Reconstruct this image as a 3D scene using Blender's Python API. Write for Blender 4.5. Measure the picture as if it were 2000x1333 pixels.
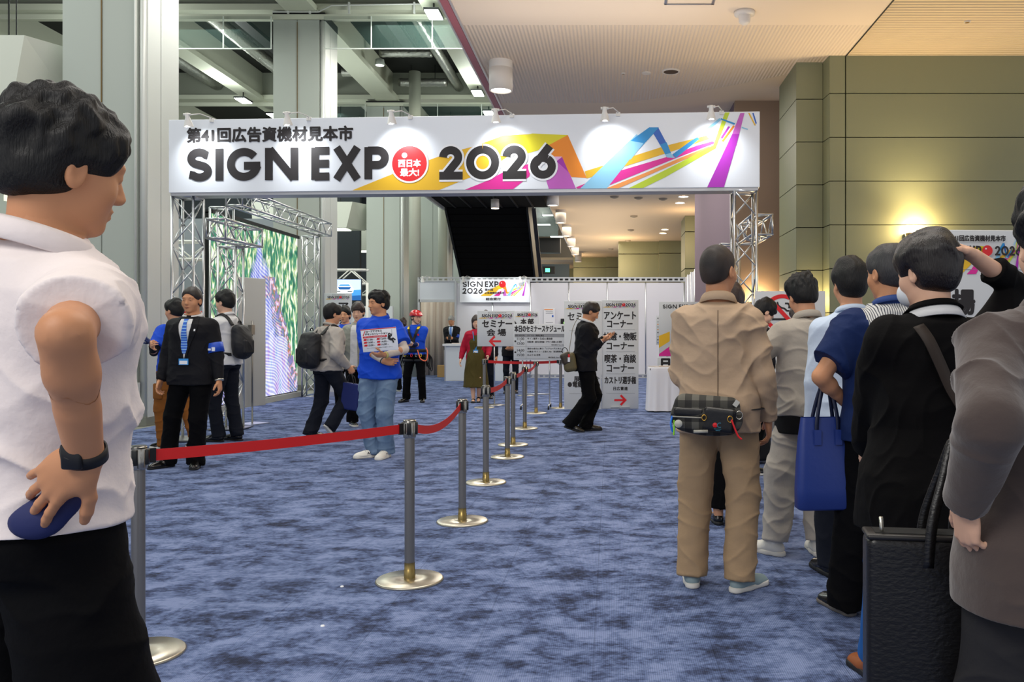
import bpy, math, random
import numpy as np
from mathutils import Vector, Matrix, Euler
random.seed(7)
for _o in list(bpy.data.objects): bpy.data.objects.remove(_o)
SC = bpy.context.scene
COL = SC.collection
PI = math.pi

# ------------------------------------------------------------------ camera
EYE = 1.33; FPX = 1650.0; CX = 1192.0; CY = 650.0
cam = bpy.data.cameras.new('camera'); cam_o = bpy.data.objects.new('camera', cam); COL.objects.link(cam_o)
cam_o.location = (0, 0, EYE); cam_o.rotation_euler = (PI/2, 0, 0)
cam.sensor_width = 36; cam.lens = FPX/2000*36
cam.shift_x = -(CX-1000)/2000; cam.shift_y = (CY-666.5)/2000
cam.clip_start = 0.05; cam.clip_end = 300
SC.camera = cam_o
def P(px, py, Y):          # a point of the place at depth Y seen at pixel (px, py)
    return Vector(((px-CX)*Y/FPX, Y, EYE-(py-CY)*Y/FPX))
def G(px, py):             # the floor point seen at pixel (px, py)
    Y = EYE*FPX/(py-CY); return Vector(((px-CX)*Y/FPX, Y, 0))

# ------------------------------------------------------------------ world, exposure, lights
w = bpy.data.worlds.new('world'); SC.world = w; w.use_nodes = True
w.node_tree.nodes['Background'].inputs[0].default_value = (0.90, 0.93, 1.0, 1)
w.node_tree.nodes['Background'].inputs[1].default_value = 0.72
SC.view_settings.view_transform = 'Standard'; SC.view_settings.look = 'None'
SC.view_settings.exposure = 0.0; SC.view_settings.gamma = 1.0
SC.view_settings.use_curve_mapping = False
def area(name, loc, sx, sy, power, col, rot=(0,0,0), spread=None):
    l = bpy.data.lights.new(name, 'AREA'); l.shape = 'RECTANGLE'; l.size = sx; l.size_y = sy
    l.energy = power; l.color = col
    if spread: l.spread = spread
    o = bpy.data.objects.new(name, l); COL.objects.link(o); o.location = loc; o.rotation_euler = rot
    return o
def point(name, loc, power, col, r=.05):
    l = bpy.data.lights.new(name, 'POINT'); l.energy = power; l.color = col; l.shadow_soft_size = r
    o = bpy.data.objects.new(name, l); COL.objects.link(o); o.location = loc; return o
def spot(name, loc, target, power, col, ang=60, blend=.6, r=.03):
    l = bpy.data.lights.new(name, 'SPOT'); l.energy = power; l.color = col; l.spot_size = math.radians(ang); l.spot_blend = blend
    l.shadow_soft_size = r
    o = bpy.data.objects.new(name, l); COL.objects.link(o); o.location = loc
    o.rotation_euler = (Vector(target)-Vector(loc)).to_track_quat('-Z', 'Y').to_euler(); return o
WARM = (1, .72, .36); NEUT = (1, .95, .87); COOL = (.92, 1, .93)
# exhibition hall high bays (left, under the tall roof)
area('hall_light', (-11, 11, 8.3), 5, 9, 560, COOL)
area('hall_light', (-11, 23, 8.3), 5, 10, 700, COOL)
area('hall_light', (-11, 36, 8.3), 5, 10, 700, COOL)
area('atrium_light', (-4.4, 9, 8.4), 2, 8, 330, NEUT)
area('atrium_light', (-4.4, 20, 8.4), 2, 8, 420, NEUT)
for _x in (-11.2, -4.0):
    for _y in (18.5, 24.5, 31.5): point('hall_glow', (_x, _y, 8.2), 90, COOL, .3)
for _y in (22.5, 30.5): area('hall_roof_fill', (-8.5, _y, 7.2), 5, 4, 60, COOL, (PI, 0, 0))  # added upward fill in place of floor bounce, brightens roof beams and ducts
# lobby downlights in the low ceiling, above and around the camera; upward fills added
area('lobby_light', (.5, 4.5, 5.2), 2.2, 5, 150, NEUT)
area('ceiling_fill', (-.3, 10.25, 4.05), 3.4, .2, 20, (1, .93, .86), (PI, 0, 0))  # added fill that brightens the lobby ceiling, no fitting on the truss
area('ceiling_fill_warm', (2.9, 6.0, 3.3), .3, 3, 22, (1, .85, .62), (PI, 0, 0))  # added warm fill for the ceiling at the right, no lamp stands here
area('lobby_light', (.4, 16, 5.2), 2.2, 6, 190, NEUT)
area('lobby_light', (.4, 22, 5.2), 2.2, 4, 160, NEUT)
area('corridor_light', (-.8, 33, 5.2), 2.4, 12, 300, (1, .86, .66))
area('corridor_bounce', (-.4, 33, 3.4), 2.4, 14, 160, (1, .84, .64), (PI, 0, 0))  # added upward fill in place of light bounced off the corridor floor
area('lobby_light', (4.6, 5.0, 5.2), 1.5, 3, 40, (1, .84, .6))
# unseen fill added behind the camera, for the left man and the stanchions
area('rear_fill', (-3.0, -1.2, 4.6), 3, 2, 170, (1, .96, .9), (math.radians(40), 0, math.radians(-8)))

# ------------------------------------------------------------------ materials
def lin(h):
    if isinstance(h, (tuple, list)): return tuple(h)+(1,) if len(h) == 3 else tuple(h)
    h = h.lstrip('#'); h = ''.join(q*2 for q in h) if len(h) == 3 else h; c = [int(h[i:i+2], 16)/255 for i in (0, 2, 4)]
    return tuple((x/12.92 if x <= .04045 else ((x+.055)/1.055)**2.4) for x in c)+(1,)
_M = {}
def mat(name, col, rough=.6, metal=0, bump=None, var=None, emit=None, spec=.5, stripes=None, alpha=None, sheen=0, aniso=None, coat=0):
    """bump=(scale xyz or number, strength, distance)  var=(second colour, scale xyz, detail, contrast)"""
    if name in _M: return _M[name]
    m = bpy.data.materials.new(name); m.use_nodes = True; _M[name] = m
    nt = m.node_tree; N = nt.nodes; L = nt.links; b = N['Principled BSDF']
    b.inputs['Base Color'].default_value = lin(col); b.inputs['Roughness'].default_value = rough
    b.inputs['Metallic'].default_value = metal; b.inputs['Specular IOR Level'].default_value = spec
    if sheen: b.inputs['Sheen Weight'].default_value = sheen; b.inputs['Sheen Roughness'].default_value = .5
    if coat: b.inputs['Coat Weight'].default_value = coat
    tc = N.new('ShaderNodeTexCoord')
    def mapped(sc):
        mp = N.new('ShaderNodeMapping'); L.new(tc.outputs['Object'], mp.inputs[0])
        if not isinstance(sc, (tuple, list)): sc = (sc,)*3
        mp.inputs['Scale'].default_value = sc; return mp
    if var:
        mp = mapped(var[1]); n = N.new('ShaderNodeTexNoise'); n.inputs['Scale'].default_value = 1
        n.inputs['Detail'].default_value = var[2]; L.new(mp.outputs[0], n.inputs[0])
        r = N.new('ShaderNodeValToRGB'); c = var[3]
        r.color_ramp.elements[0].position = .5-c; r.color_ramp.elements[1].position = .5+c
        r.color_ramp.elements[0].color = lin(col); r.color_ramp.elements[1].color = lin(var[0])
        L.new(n.outputs[0], r.inputs[0]); L.new(r.outputs[0], b.inputs['Base Color'])
    if stripes:   # (second colour, axis, period, width share)
        mp = mapped(1); sp = N.new('ShaderNodeSeparateXYZ'); L.new(mp.outputs[0], sp.inputs[0])
        m1 = N.new('ShaderNodeMath'); m1.operation = 'DIVIDE'; m1.inputs[1].default_value = stripes[2]
        if isinstance(stripes[1], (tuple, list)):
            dp = N.new('ShaderNodeVectorMath'); dp.operation = 'DOT_PRODUCT'; dp.inputs[1].default_value = stripes[1]
            L.new(mp.outputs[0], dp.inputs[0]); L.new(dp.outputs['Value'], m1.inputs[0])
        else: L.new(sp.outputs['XYZ'.index(stripes[1])], m1.inputs[0])
        m2 = N.new('ShaderNodeMath'); m2.operation = 'FRACT'; L.new(m1.outputs[0], m2.inputs[0])
        m3 = N.new('ShaderNodeMath'); m3.operation = 'LESS_THAN'; m3.inputs[1].default_value = stripes[3]; L.new(m2.outputs[0], m3.inputs[0])
        mx = N.new('ShaderNodeMix'); mx.data_type = 'RGBA'; L.new(m3.outputs[0], mx.inputs[0])
        mx.inputs[6].default_value = lin(col); mx.inputs[7].default_value = lin(stripes[0]); L.new(mx.outputs[2], b.inputs['Base Color'])
    if bump:
        mp = mapped(bump[0]); n = N.new('ShaderNodeTexNoise'); n.inputs['Scale'].default_value = 1; n.inputs['Detail'].default_value = 4
        L.new(mp.outputs[0], n.inputs[0]); bp = N.new('ShaderNodeBump'); bp.inputs['Strength'].default_value = bump[1]
        bp.inputs['Distance'].default_value = bump[2] if len(bump) > 2 else .01
        L.new(n.outputs[0], bp.inputs['Height']); L.new(bp.outputs[0], b.inputs['Normal'])
    if emit: b.inputs['Emission Color'].default_value = lin(emit[0]); b.inputs['Emission Strength'].default_value = emit[1]
    if alpha is not None: b.inputs['Transmission Weight'].default_value = 0; b.inputs['Alpha'].default_value = alpha
    return m

# ------------------------------------------------------------------ tagging
def tag(o, label=None, cat=None, group=None, kind=None):
    if label: o['label'] = label
    if cat: o['category'] = cat
    if group: o['group'] = group
    if kind: o['kind'] = kind
    return o
def thing(name, label, cat, loc=(0,0,0), rz=0, group=None):
    o = bpy.data.objects.new(name, None); COL.objects.link(o); o.empty_display_size = .1
    o.location = loc; o.rotation_euler = (0, 0, rz)
    return tag(o, label, cat, group)
def copy_tree(o, parent=None):
    c = o.copy(); COL.objects.link(c); c.parent = parent
    for ch in [x for x in bpy.data.objects if x.parent == o]: copy_tree(ch, c)
    return c

# ------------------------------------------------------------------ mesh builder
class MB:
    def __init__(s): s.v = []; s.f = []; s.mi = []; s.cur = 0; s.sm = []
    def add(s, vs, fs, smooth=False):
        b = len(s.v); s.v += [tuple(v) for v in vs]
        for f in fs: s.f.append(tuple(b+i for i in f)); s.mi.append(s.cur); s.sm.append(smooth)
        return s
    def box(s, x0, x1, y0, y1, z0, z1):
        if x0 > x1: x0, x1 = x1, x0
        if y0 > y1: y0, y1 = y1, y0
        if z0 > z1: z0, z1 = z1, z0
        return s.add([(x0,y0,z0),(x1,y0,z0),(x1,y1,z0),(x0,y1,z0),(x0,y0,z1),(x1,y0,z1),(x1,y1,z1),(x0,y1,z1)],
                     [(0,3,2,1),(4,5,6,7),(0,1,5,4),(1,2,6,5),(2,3,7,6),(3,0,4,7)])
    def rbox(s, x0, x1, y0, y1, z0, z1, r=.01, n=3):   # rounded box (rounded on all edges)
        V = []; 
        cx, cy, cz = (x0+x1)/2, (y0+y1)/2, (z0+z1)/2; hx, hy, hz = abs(x1-x0)/2-r, abs(y1-y0)/2-r, abs(z1-z0)/2-r
        lat = [(-PI/2+PI/2*i/n, -1) for i in range(n+1)]+[(PI/2*i/n, 1) for i in range(n+1)]
        lon = []
        for q in range(4):
            for i in range(n+1): lon.append((q*PI/2+PI/2*i/n, [(1,1),(-1,1),(-1,-1),(1,-1)][q]))
        for (a, sz) in lat:
            for (b, (sx, sy)) in lon:
                V.append((cx+sx*hx+r*math.cos(a)*math.cos(b), cy+sy*hy+r*math.cos(a)*math.sin(b), cz+sz*hz+r*math.sin(a)))
        m = len(lon); F = []
        for i in range(len(lat)-1):
            for j in range(m): F.append((i*m+j, i*m+(j+1)%m, (i+1)*m+(j+1)%m, (i+1)*m+j))
        F.append(tuple(reversed(range(m)))); F.append(tuple((len(lat)-1)*m+j for j in range(m)))
        return s.add(V, F, True)
    def tube(s, pts, r, n=10, cap=True, closed=False, ry=None):
        pts = [Vector(p) for p in pts]; rs = r if isinstance(r, (list, tuple)) else [r]*len(pts)
        V = []; up = None; m = len(pts)
        for i, p in enumerate(pts):
            if closed: t = (pts[(i+1) % m]-pts[i-1])
            else: t = pts[min(i+1, m-1)]-pts[max(i-1, 0)]
            t.normalize()
            if up is None:
                up = Vector((0,0,1)) if abs(t.z) < .9 else Vector((0,1,0))
            a = t.cross(up).normalized(); up = a.cross(t).normalized()
            k = (ry/rs[i]) if ry else 1
            for j in range(n):
                c = 2*PI*j/n; V.append(p+(a*math.cos(c)+up*math.sin(c)*k)*rs[i])
        F = []
        for i in range(m if closed else m-1):
            for j in range(n): F.append((i*n+j, i*n+(j+1)%n, ((i+1)%m)*n+(j+1)%n, ((i+1)%m)*n+j))
        if cap and not closed: F.append(tuple(reversed(range(n)))); F.append(tuple((m-1)*n+j for j in range(n)))
        return s.add(V, F, True)
    def cyl(s, c, r, z0, z1, n=24, r2=None):
        r2 = r if r2 is None else r2
        return s.lathe([(r, z0), (r2, z1)], c, n, caps=True)
    def lathe(s, prof, c=(0,0), n=32, caps=True, smooth=True, ex=1, ey=1, a0=0, a1=2*PI):
        full = abs(a1-a0-2*PI) < 1e-6; V = []; k = n if full else n+1
        for (r, z) in prof:
            for j in range(k):
                a = a0+(a1-a0)*j/n; V.append((c[0]+r*ex*math.cos(a), c[1]+r*ey*math.sin(a), z))
        F = []
        for i in range(len(prof)-1):
            for j in range(n):
                jj = (j+1) % k; F.append((i*k+j, i*k+jj, (i+1)*k+jj, (i+1)*k+j))
        s.add(V, F, smooth); b = len(s.v)-len(V)
        if caps and full:
            s.f.append(tuple(b+j for j in reversed(range(k)))); s.mi.append(s.cur); s.sm.append(False)
            s.f.append(tuple(b+(len(prof)-1)*k+j for j in range(k))); s.mi.append(s.cur); s.sm.append(False)
        return s
    def prism(s, poly, y0, y1):      # polygon in the x-z plane, from depth y0 to y1
        n = len(poly)
        A = sum(poly[i][0]*poly[(i+1)%n][1]-poly[(i+1)%n][0]*poly[i][1] for i in range(n))
        if A < 0: poly = poly[::-1]
        V = [(x, y0, z) for x, z in poly]+[(x, y1, z) for x, z in poly]
        F = [tuple(range(n)), tuple(reversed(range(n, 2*n)))]+[(i, n+i, n+(i+1)%n, (i+1)%n) for i in range(n)]
        return s.add(V, F)
    def prismz(s, poly, z0, z1):
        n = len(poly)
        A = sum(poly[i][0]*poly[(i+1)%n][1]-poly[(i+1)%n][0]*poly[i][1] for i in range(n))
        if A < 0: poly = poly[::-1]
        V = [(x, y, z0) for x, y in poly]+[(x, y, z1) for x, y in poly]
        F = [tuple(reversed(range(n))), tuple(range(n, 2*n))]+[(i, (i+1)%n, n+(i+1)%n, n+i) for i in range(n)]
        return s.add(V, F)
    def strip(s, L, R, th=0, dirn=None, smooth=False):   # ribbon between two point rows
        L = [Vector(p) for p in L]; R = [Vector(p) for p in R]; n = len(L)
        if not th: return s.add(L+R, [(i, n+i, n+i+1, i+1) for i in range(n-1)], smooth)
        V = []; 
        for i in range(n):
            d = Vector(dirn) if dirn else ((L[min(i+1,n-1)]-L[max(i-1,0)]).cross(R[i]-L[i])).normalized()
            V += [L[i]+d*th/2, R[i]+d*th/2, R[i]-d*th/2, L[i]-d*th/2]
        F = [(4*i+j, 4*i+(j+1)%4, 4*i+4+(j+1)%4, 4*i+4+j) for i in range(n-1) for j in range(4)]
        F += [(3,2,1,0), tuple(4*(n-1)+j for j in range(4))]
        return s.add(V, F, smooth)
    def xf(s, M, start=0):
        s.v[start:] = [tuple(M @ Vector(v)) for v in s.v[start:]]; return s
    def build(s, name, mats, parent=None, smooth=None, bevel=0, loc=None):
        me = bpy.data.meshes.new(name); me.from_pydata(s.v, [], s.f)
        if not isinstance(mats, (list, tuple)): mats = [mats]
        for m in mats: me.materials.append(m)
        me.polygons.foreach_set('material_index', s.mi)
        me.polygons.foreach_set('use_smooth', s.sm if smooth is None else [smooth]*len(s.f))
        me.update(); me.validate()
        o = bpy.data.objects.new(name, me); COL.objects.link(o)
        if parent: o.parent = parent
        if loc is not None: o.location = loc
        if bevel:
            b = o.modifiers.new('bevel', 'BEVEL'); b.width = bevel; b.segments = 2; b.limit_method = 'ANGLE'
        return o
def struct(name, mb, m, loc=None, bevel=0): return tag(mb.build(name, m, None, loc=loc, bevel=bevel), kind='structure')

# ------------------------------------------------------------------ writing
_tc = {}
def glyphs(s):
    if s in _tc: return _tc[s]
    c = bpy.data.curves.new('lettering', 'FONT'); c.body = s; c.size = 1; c.resolution_u = 3
    o = bpy.data.objects.new('lettering', c); COL.objects.link(o)
    dg = bpy.context.evaluated_depsgraph_get(); m = bpy.data.meshes.new_from_object(o.evaluated_get(dg))
    vs = [(v.co.x, v.co.y) for v in m.vertices]; fs = [tuple(p.vertices) for p in m.polygons]
    bpy.data.objects.remove(o); bpy.data.curves.remove(c); bpy.data.meshes.remove(m)
    _tc[s] = (vs, fs); return _tc[s]
def text(mb, s, x0, x1, z0, z1, y, bold=0.0):
    """writing filling the box x0..x1, z0..z1 on the plane y, facing -y"""
    vs, fs = glyphs(s)
    if not vs: return
    ax = min(v[0] for v in vs); bx = max(v[0] for v in vs); az = min(v[1] for v in vs); bz = max(v[1] for v in vs)
    sx = (x1-x0)/(bx-ax); sz = (z1-z0)/(bz-az)
    offs = [(0, 0)] if not bold else [(bold, 0), (-bold, 0), (0, bold), (0, -bold), (bold*.7, bold*.7), (-bold*.7, bold*.7), (bold*.7, -bold*.7), (-bold*.7, -bold*.7)]
    for k, (dx, dz) in enumerate(offs):
        mb.add([(x0+(v[0]-ax)*sx+dx, y-k*1e-5, z0+(v[1]-az)*sz+dz) for v in vs], fs)
def arcp(cx, cz, rx, rz, a0, a1, n=18):
    return [(cx+rx*math.cos(math.radians(a0+(a1-a0)*i/n)), cz+rz*math.sin(math.radians(a0+(a1-a0)*i/n))) for i in range(n+1)]
def stroke(mb, pts, wd, y):
    pts = [Vector((p[0], p[1])) for p in pts]; n = len(pts); L = []; R = []
    for i in range(n):
        if i == 0: t = pts[1]-pts[0]; k = 1
        elif i == n-1: t = pts[-1]-pts[-2]; k = 1
        else:
            a = (pts[i]-pts[i-1]).normalized(); b = (pts[i+1]-pts[i]).normalized(); t = a+b
            if t.length < .1: t = a
            k = 1/max(.4, math.sqrt(max(.01, (1+a.dot(b))/2)))
        t.normalize(); nn = Vector((-t.y, t.x))*wd/2*k
        L.append(pts[i]+nn); R.append(pts[i]-nn)
    V = [(p.x, y, p.y) for p in L]+[(p.x, y, p.y) for p in R]
    mb.add(V, [(i, i+1, n+i+1, n+i) for i in range(n-1)])
W = .225
GEO = {  # heavy geometric capitals, unit height 1: (advance, [strokes])
 'S': (.76, [[(.64,.79)]+arcp(.385,.70,.235,.19,35,250,20)+arcp(.40,.295,.245,.185,75,-140,20)[0:]+[(.10,.20)]]),
 'I': (.245, [[(.1225,0),(.1225,1)]]),
 'G': (1.02, [arcp(.5,.5,.385,.385,38,345,32)+[(.905,.47)], [(.50,.455),(.98,.455)]]),
 'N': (.97, [[(.1125,0),(.1125,1)],[(.857,0),(.857,1)],[(.13,.96),(.84,.04)]]),
 'E': (.56, [[(.1125,0),(.1125,1)],[(.1,.9),(.56,.9)],[(.1,.5),(.55,.5)],[(.1,.1),(.56,.1)]]),
 'X': (.92, [[(.13,1),(.79,0)],[(.79,1),(.13,0)]]),
 'P': (.76, [[(.1125,0),(.1125,1)], [(.1,.89),(.36,.89)]+arcp(.40,.665,.235,.225,88,-88,14)+[(.1,.44)]]),
 'O': (.99, [arcp(.495,.5,.385,.4,90,450,36)]),
 '0': (.99, [arcp(.495,.5,.385,.4,90,450,36)]),
 '2': (.76, [arcp(.37,.67,.235,.225,178,-38,18)+[(.22,.12)], [(.02,.1),(.74,.1)]]),
 '6': (.80, [arcp(.39,.36,.27,.26,60,420,30), [(.60,.99),(.17,.45)]]),
 ' ': (.26, []),
}
def geo(mb, s, x0, z0, h, y, wd=W, sx=1.0, gap=.12, measure=False):
    x = x0; k = 0
    for ch in s:
        adv, st = GEO[ch]
        if not measure:
            for q in st:
                k += 1; stroke(mb, [(x+p[0]*h*sx, z0+p[1]*h) for p in q], wd*h, y-k*1e-5)
        x += (adv+gap)*h*sx
    return x-gap*h*sx
def poly(mb, pts, y): mb.add([(p[0], y, p[1]) for p in pts], [tuple(range(len(pts)))])
def disc(mb, cx, cz, r, y, n=40): poly(mb, [(cx+r*math.cos(2*PI*i/n), cz+r*math.sin(2*PI*i/n)) for i in range(n)], y)
# ------------------------------------------------------------------ smooth solid modelling on a grid (for bodies, clothes, bags)
A3 = lambda v: np.array(v, dtype=np.float32)
def _box(ps, r):
    ps = np.array(ps); return ps.min(0)-r, ps.max(0)+r
def cone(a, b, ra, rb, k=.02, flat=None, end=False, start=False, op='u'):
    a = A3(a); b = A3(b); ba = b-a; L2 = float(ba@ba)+1e-9; ax = ba/math.sqrt(L2)
    f = 1.0; fn_ = None
    if flat: fn_ = A3(flat[0]); fn_ = fn_/np.linalg.norm(fn_); f = flat[1]
    def fn(X, Y, Z):
        x = X-a[0]; y = Y-a[1]; z = Z-a[2]
        t = np.clip((x*ba[0]+y*ba[1]+z*ba[2])/L2, 0, 1)
        qx = x-t*ba[0]; qy = y-t*ba[1]; qz = z-t*ba[2]
        if f != 1.0:
            c = (qx*fn_[0]+qy*fn_[1]+qz*fn_[2])*(1/f-1); qx = qx+c*fn_[0]; qy = qy+c*fn_[1]; qz = qz+c*fn_[2]
        d = (np.sqrt(qx*qx+qy*qy+qz*qz)-(ra+(rb-ra)*t))*min(1, f)
        if end: d = np.maximum(d, (X-b[0])*ax[0]+(Y-b[1])*ax[1]+(Z-b[2])*ax[2])
        if start: d = np.maximum(d, -((X-a[0])*ax[0]+(Y-a[1])*ax[1]+(Z-a[2])*ax[2]))
        return d
    return (_box([a, b], max(ra, rb)*max(1, f)), fn, k, op)
def ell(c, r, R=None, k=.02, op='u'):
    c = A3(c); r = A3(r); Rm = np.eye(3) if R is None else np.array(R, dtype=np.float32)
    def fn(X, Y, Z):
        x = X-c[0]; y = Y-c[1]; z = Z-c[2]
        u = x*Rm[0,0]+y*Rm[1,0]+z*Rm[2,0]; v = x*Rm[0,1]+y*Rm[1,1]+z*Rm[2,1]; w_ = x*Rm[0,2]+y*Rm[1,2]+z*Rm[2,2]
        k0 = np.sqrt((u/r[0])**2+(v/r[1])**2+(w_/r[2])**2)+1e-6
        k1 = np.sqrt((u/r[0]**2)**2+(v/r[1]**2)**2+(w_/r[2]**2)**2)+1e-6
        return k0*(k0-1)/k1
    return (_box([c], float(r.max())), fn, k, op)
def rbx(c, hs, r, R=None, k=.01, op='u'):
    c = A3(c); hs = A3(hs); Rm = np.eye(3) if R is None else np.array(R, dtype=np.float32)
    def fn(X, Y, Z):
        x = X-c[0]; y = Y-c[1]; z = Z-c[2]
        u = np.abs(x*Rm[0,0]+y*Rm[1,0]+z*Rm[2,0])-hs[0]+r; v = np.abs(x*Rm[0,1]+y*Rm[1,1]+z*Rm[2,1])-hs[1]+r; w_ = np.abs(x*Rm[0,2]+y*Rm[1,2]+z*Rm[2,2])-hs[2]+r
        return np.sqrt(np.maximum(u,0)**2+np.maximum(v,0)**2+np.maximum(w_,0)**2)+np.minimum(np.maximum(np.maximum(u,v),w_),0)-r
    return (_box([c], float(np.linalg.norm(hs))), fn, k, op)
def plane(c, n, lo, hi, k=0, op='i'):     # keep the side the normal points away from
    c = A3(c); n = A3(n); n = n/np.linalg.norm(n)
    return ((A3(lo), A3(hi)), lambda X, Y, Z: (X-c[0])*n[0]+(Y-c[1])*n[1]+(Z-c[2])*n[2], k, op)
def field(prims, lo, hi, h):
    lo = A3(lo); n = np.ceil((A3(hi)-lo)/h).astype(int)+1
    ax = [lo[i]+h*np.arange(n[i], dtype=np.float32) for i in range(3)]
    D = np.full(tuple(n), 9.0, dtype=np.float32)
    for (bb, fn, k, op) in prims:
        if op == 'i':
            d = fn(ax[0][:,None,None], ax[1][None,:,None], ax[2][None,None,:])
            if k > 0: g = np.maximum(k-np.abs(D-d), 0)/k; D = np.maximum(D, d)+g*g*k*.25
            else: D = np.maximum(D, d)
            continue
        m = k+3*h
        i0 = np.clip(np.floor((bb[0]-m-lo)/h).astype(int), 0, n); i1 = np.clip(np.ceil((bb[1]+m-lo)/h).astype(int)+1, 0, n)
        if (i1-i0 <= 0).any(): continue
        s = tuple(slice(int(a), int(b)) for a, b in zip(i0, i1))
        d = fn(ax[0][s[0]][:,None,None], ax[1][s[1]][None,:,None], ax[2][s[2]][None,None,:]).astype(np.float32)
        d = np.broadcast_to(d, D[s].shape)
        if op == 'u':
            c = D[s]
            if k > 0:
                g = np.maximum(k-np.abs(c-d), 0)/k; D[s] = np.minimum(c, d)-g*g*k*.25
            else: D[s] = np.minimum(c, d)
        else:
            c = D[s]; d = -d
            if k > 0:
                g = np.maximum(k-np.abs(c-d), 0)/k; D[s] = np.maximum(c, d)+g*g*k*.25
            else: D[s] = np.maximum(c, d)
    return D, lo
def surfnet(D, lo, h):
    s = D < 0; n = D.shape
    cnt = np.zeros((n[0]-1, n[1]-1, n[2]-1), dtype=np.int8)
    for dx in (0,1):
        for dy in (0,1):
            for dz in (0,1): cnt += s[dx:n[0]-1+dx, dy:n[1]-1+dy, dz:n[2]-1+dz]
    act = (cnt > 0) & (cnt < 8); idx = np.full(cnt.shape, -1, dtype=np.int64); ii = np.argwhere(act)
    if len(ii) == 0: return np.zeros((0,3)), np.zeros((0,4), int)
    idx[act] = np.arange(len(ii)); acc = np.zeros((len(ii), 3)); num = np.zeros(len(ii))
    cv = {}
    for dx in (0,1):
        for dy in (0,1):
            for dz in (0,1): cv[dx,dy,dz] = D[ii[:,0]+dx, ii[:,1]+dy, ii[:,2]+dz]
    for c0 in cv:
        for a in range(3):
            if c0[a] == 0:
                c1 = list(c0); c1[a] = 1; v0 = cv[c0]; v1 = cv[tuple(c1)]
                m = (v0 < 0) != (v1 < 0); t = np.where(m, v0/np.where(m, v0-v1, 1), 0)
                p = np.tile(np.array(c0, float), (len(ii), 1)); p[:, a] += t
                acc += p*m[:, None]; num += m
    V = (ii+acc/num[:, None])*h+lo
    F = []
    for a in range(3):
        b = (a+1) % 3; c = (a+2) % 3
        sl0 = [slice(None)]*3; sl1 = [slice(None)]*3
        sl0[a] = slice(0, -1); sl1[a] = slice(1, None)
        for q in (sl0, sl1): q[b] = slice(1, -1); q[c] = slice(1, -1)
        s0 = s[tuple(sl0)]; s1 = s[tuple(sl1)]
        e = np.argwhere(s0 != s1)
        if not len(e): continue
        ins = s0[tuple(e.T)]; e = e.copy(); e[:, b] += 1; e[:, c] += 1
        def cell(db, dc):
            q = e.copy(); q[:, b] += db; q[:, c] += dc; return idx[tuple(q.T)]
        f = np.stack([cell(-1,-1), cell(0,-1), cell(0,0), cell(-1,0)], 1)
        f[~ins] = f[~ins][:, ::-1]; F.append(f)
    F = np.concatenate(F); return V, F[(F >= 0).all(1)]
def relax(V, F, it=1, lam=.5):
    for _ in range(it):
        S = np.zeros_like(V); C = np.zeros(len(V))
        for j in range(4):
            for q in (1, 3):
                np.add.at(S, F[:, j], V[F[:, (j+q) % 4]]); np.add.at(C, F[:, j], 1)
        V = V+lam*(S/np.maximum(C, 1)[:, None]-V)
    return V
def vnorm(V, F):
    a = V[F[:,2]]-V[F[:,0]]; b = V[F[:,3]]-V[F[:,1]]; n = np.cross(a, b); N = np.zeros_like(V)
    for j in range(4): np.add.at(N, F[:, j], n)
    return N/(np.linalg.norm(N, axis=1)[:, None]+1e-9)
def mesh_np(name, V, F, m, parent=None, scale=1.0, mats=None, mi=None):
    me = bpy.data.meshes.new(name); V = np.asarray(V, dtype=np.float32)*scale; F = np.asarray(F, dtype=np.int32)
    k = F.shape[1]; me.vertices.add(len(V)); me.vertices.foreach_set('co', V.ravel())
    me.loops.add(F.size); me.loops.foreach_set('vertex_index', F.ravel())
    me.polygons.add(len(F)); me.polygons.foreach_set('loop_start', np.arange(0, F.size, k, dtype=np.int32))
    me.polygons.foreach_set('loop_total', np.full(len(F), k, dtype=np.int32))
    me.update(calc_edges=True)
    for q in (mats or [m]): me.materials.append(q)
    if mi is not None: me.polygons.foreach_set('material_index', np.asarray(mi, dtype=np.int32))
    me.polygons.foreach_set('use_smooth', np.ones(len(F), dtype=bool)); me.update()
    o = bpy.data.objects.new(name, me); COL.objects.link(o)
    if parent: o.parent = parent
    return o
def bounds(prims, pad=.01):
    bs = [p[0] for p in prims if p[3] == 'u']; return np.min([b[0] for b in bs], 0)-pad, np.max([b[1] for b in bs], 0)+pad
def snoise(V, f, seed):          # cheap smooth noise, about -1..1
    r = np.random.RandomState(seed); o = np.zeros(len(V))
    W_ = V+.12/f[1]*np.sin(V[:, [1,2,0]]*f[1]*1.7+seed)*3
    for i in range(4):
        k = r.randn(3); k = k/np.linalg.norm(k)*np.array(f)*(.7+.6*i/3); o += np.sin(W_@k*2*PI/2.2+r.rand()*6.28)
    return o/2.4
def folds(V, N, amp, seed, fr=(6, 6, 14)):
    a = snoise(V+.012*snoise(V, (20,20,20), seed+2)[:, None], fr, seed); m = np.clip(.55+.6*snoise(V, (3, 3, 3), seed+5), .1, 1.2)
    r = 1-np.abs(a)*1.3; r = np.maximum(r, 0)**2      # ridges
    b = snoise(V, (fr[0]*2.2, fr[1]*2.2, fr[2]*2), seed+9)
    c = 1-np.abs(snoise(V, (fr[0]*2.1, fr[1]*2.1, fr[2]*1.3), seed+13))*1.5; c = np.maximum(c, 0)**2
    return V+N*((r-.2)*m*amp*1.3+(c-.15)*amp*.5+b*amp*.12)[:, None]
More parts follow.
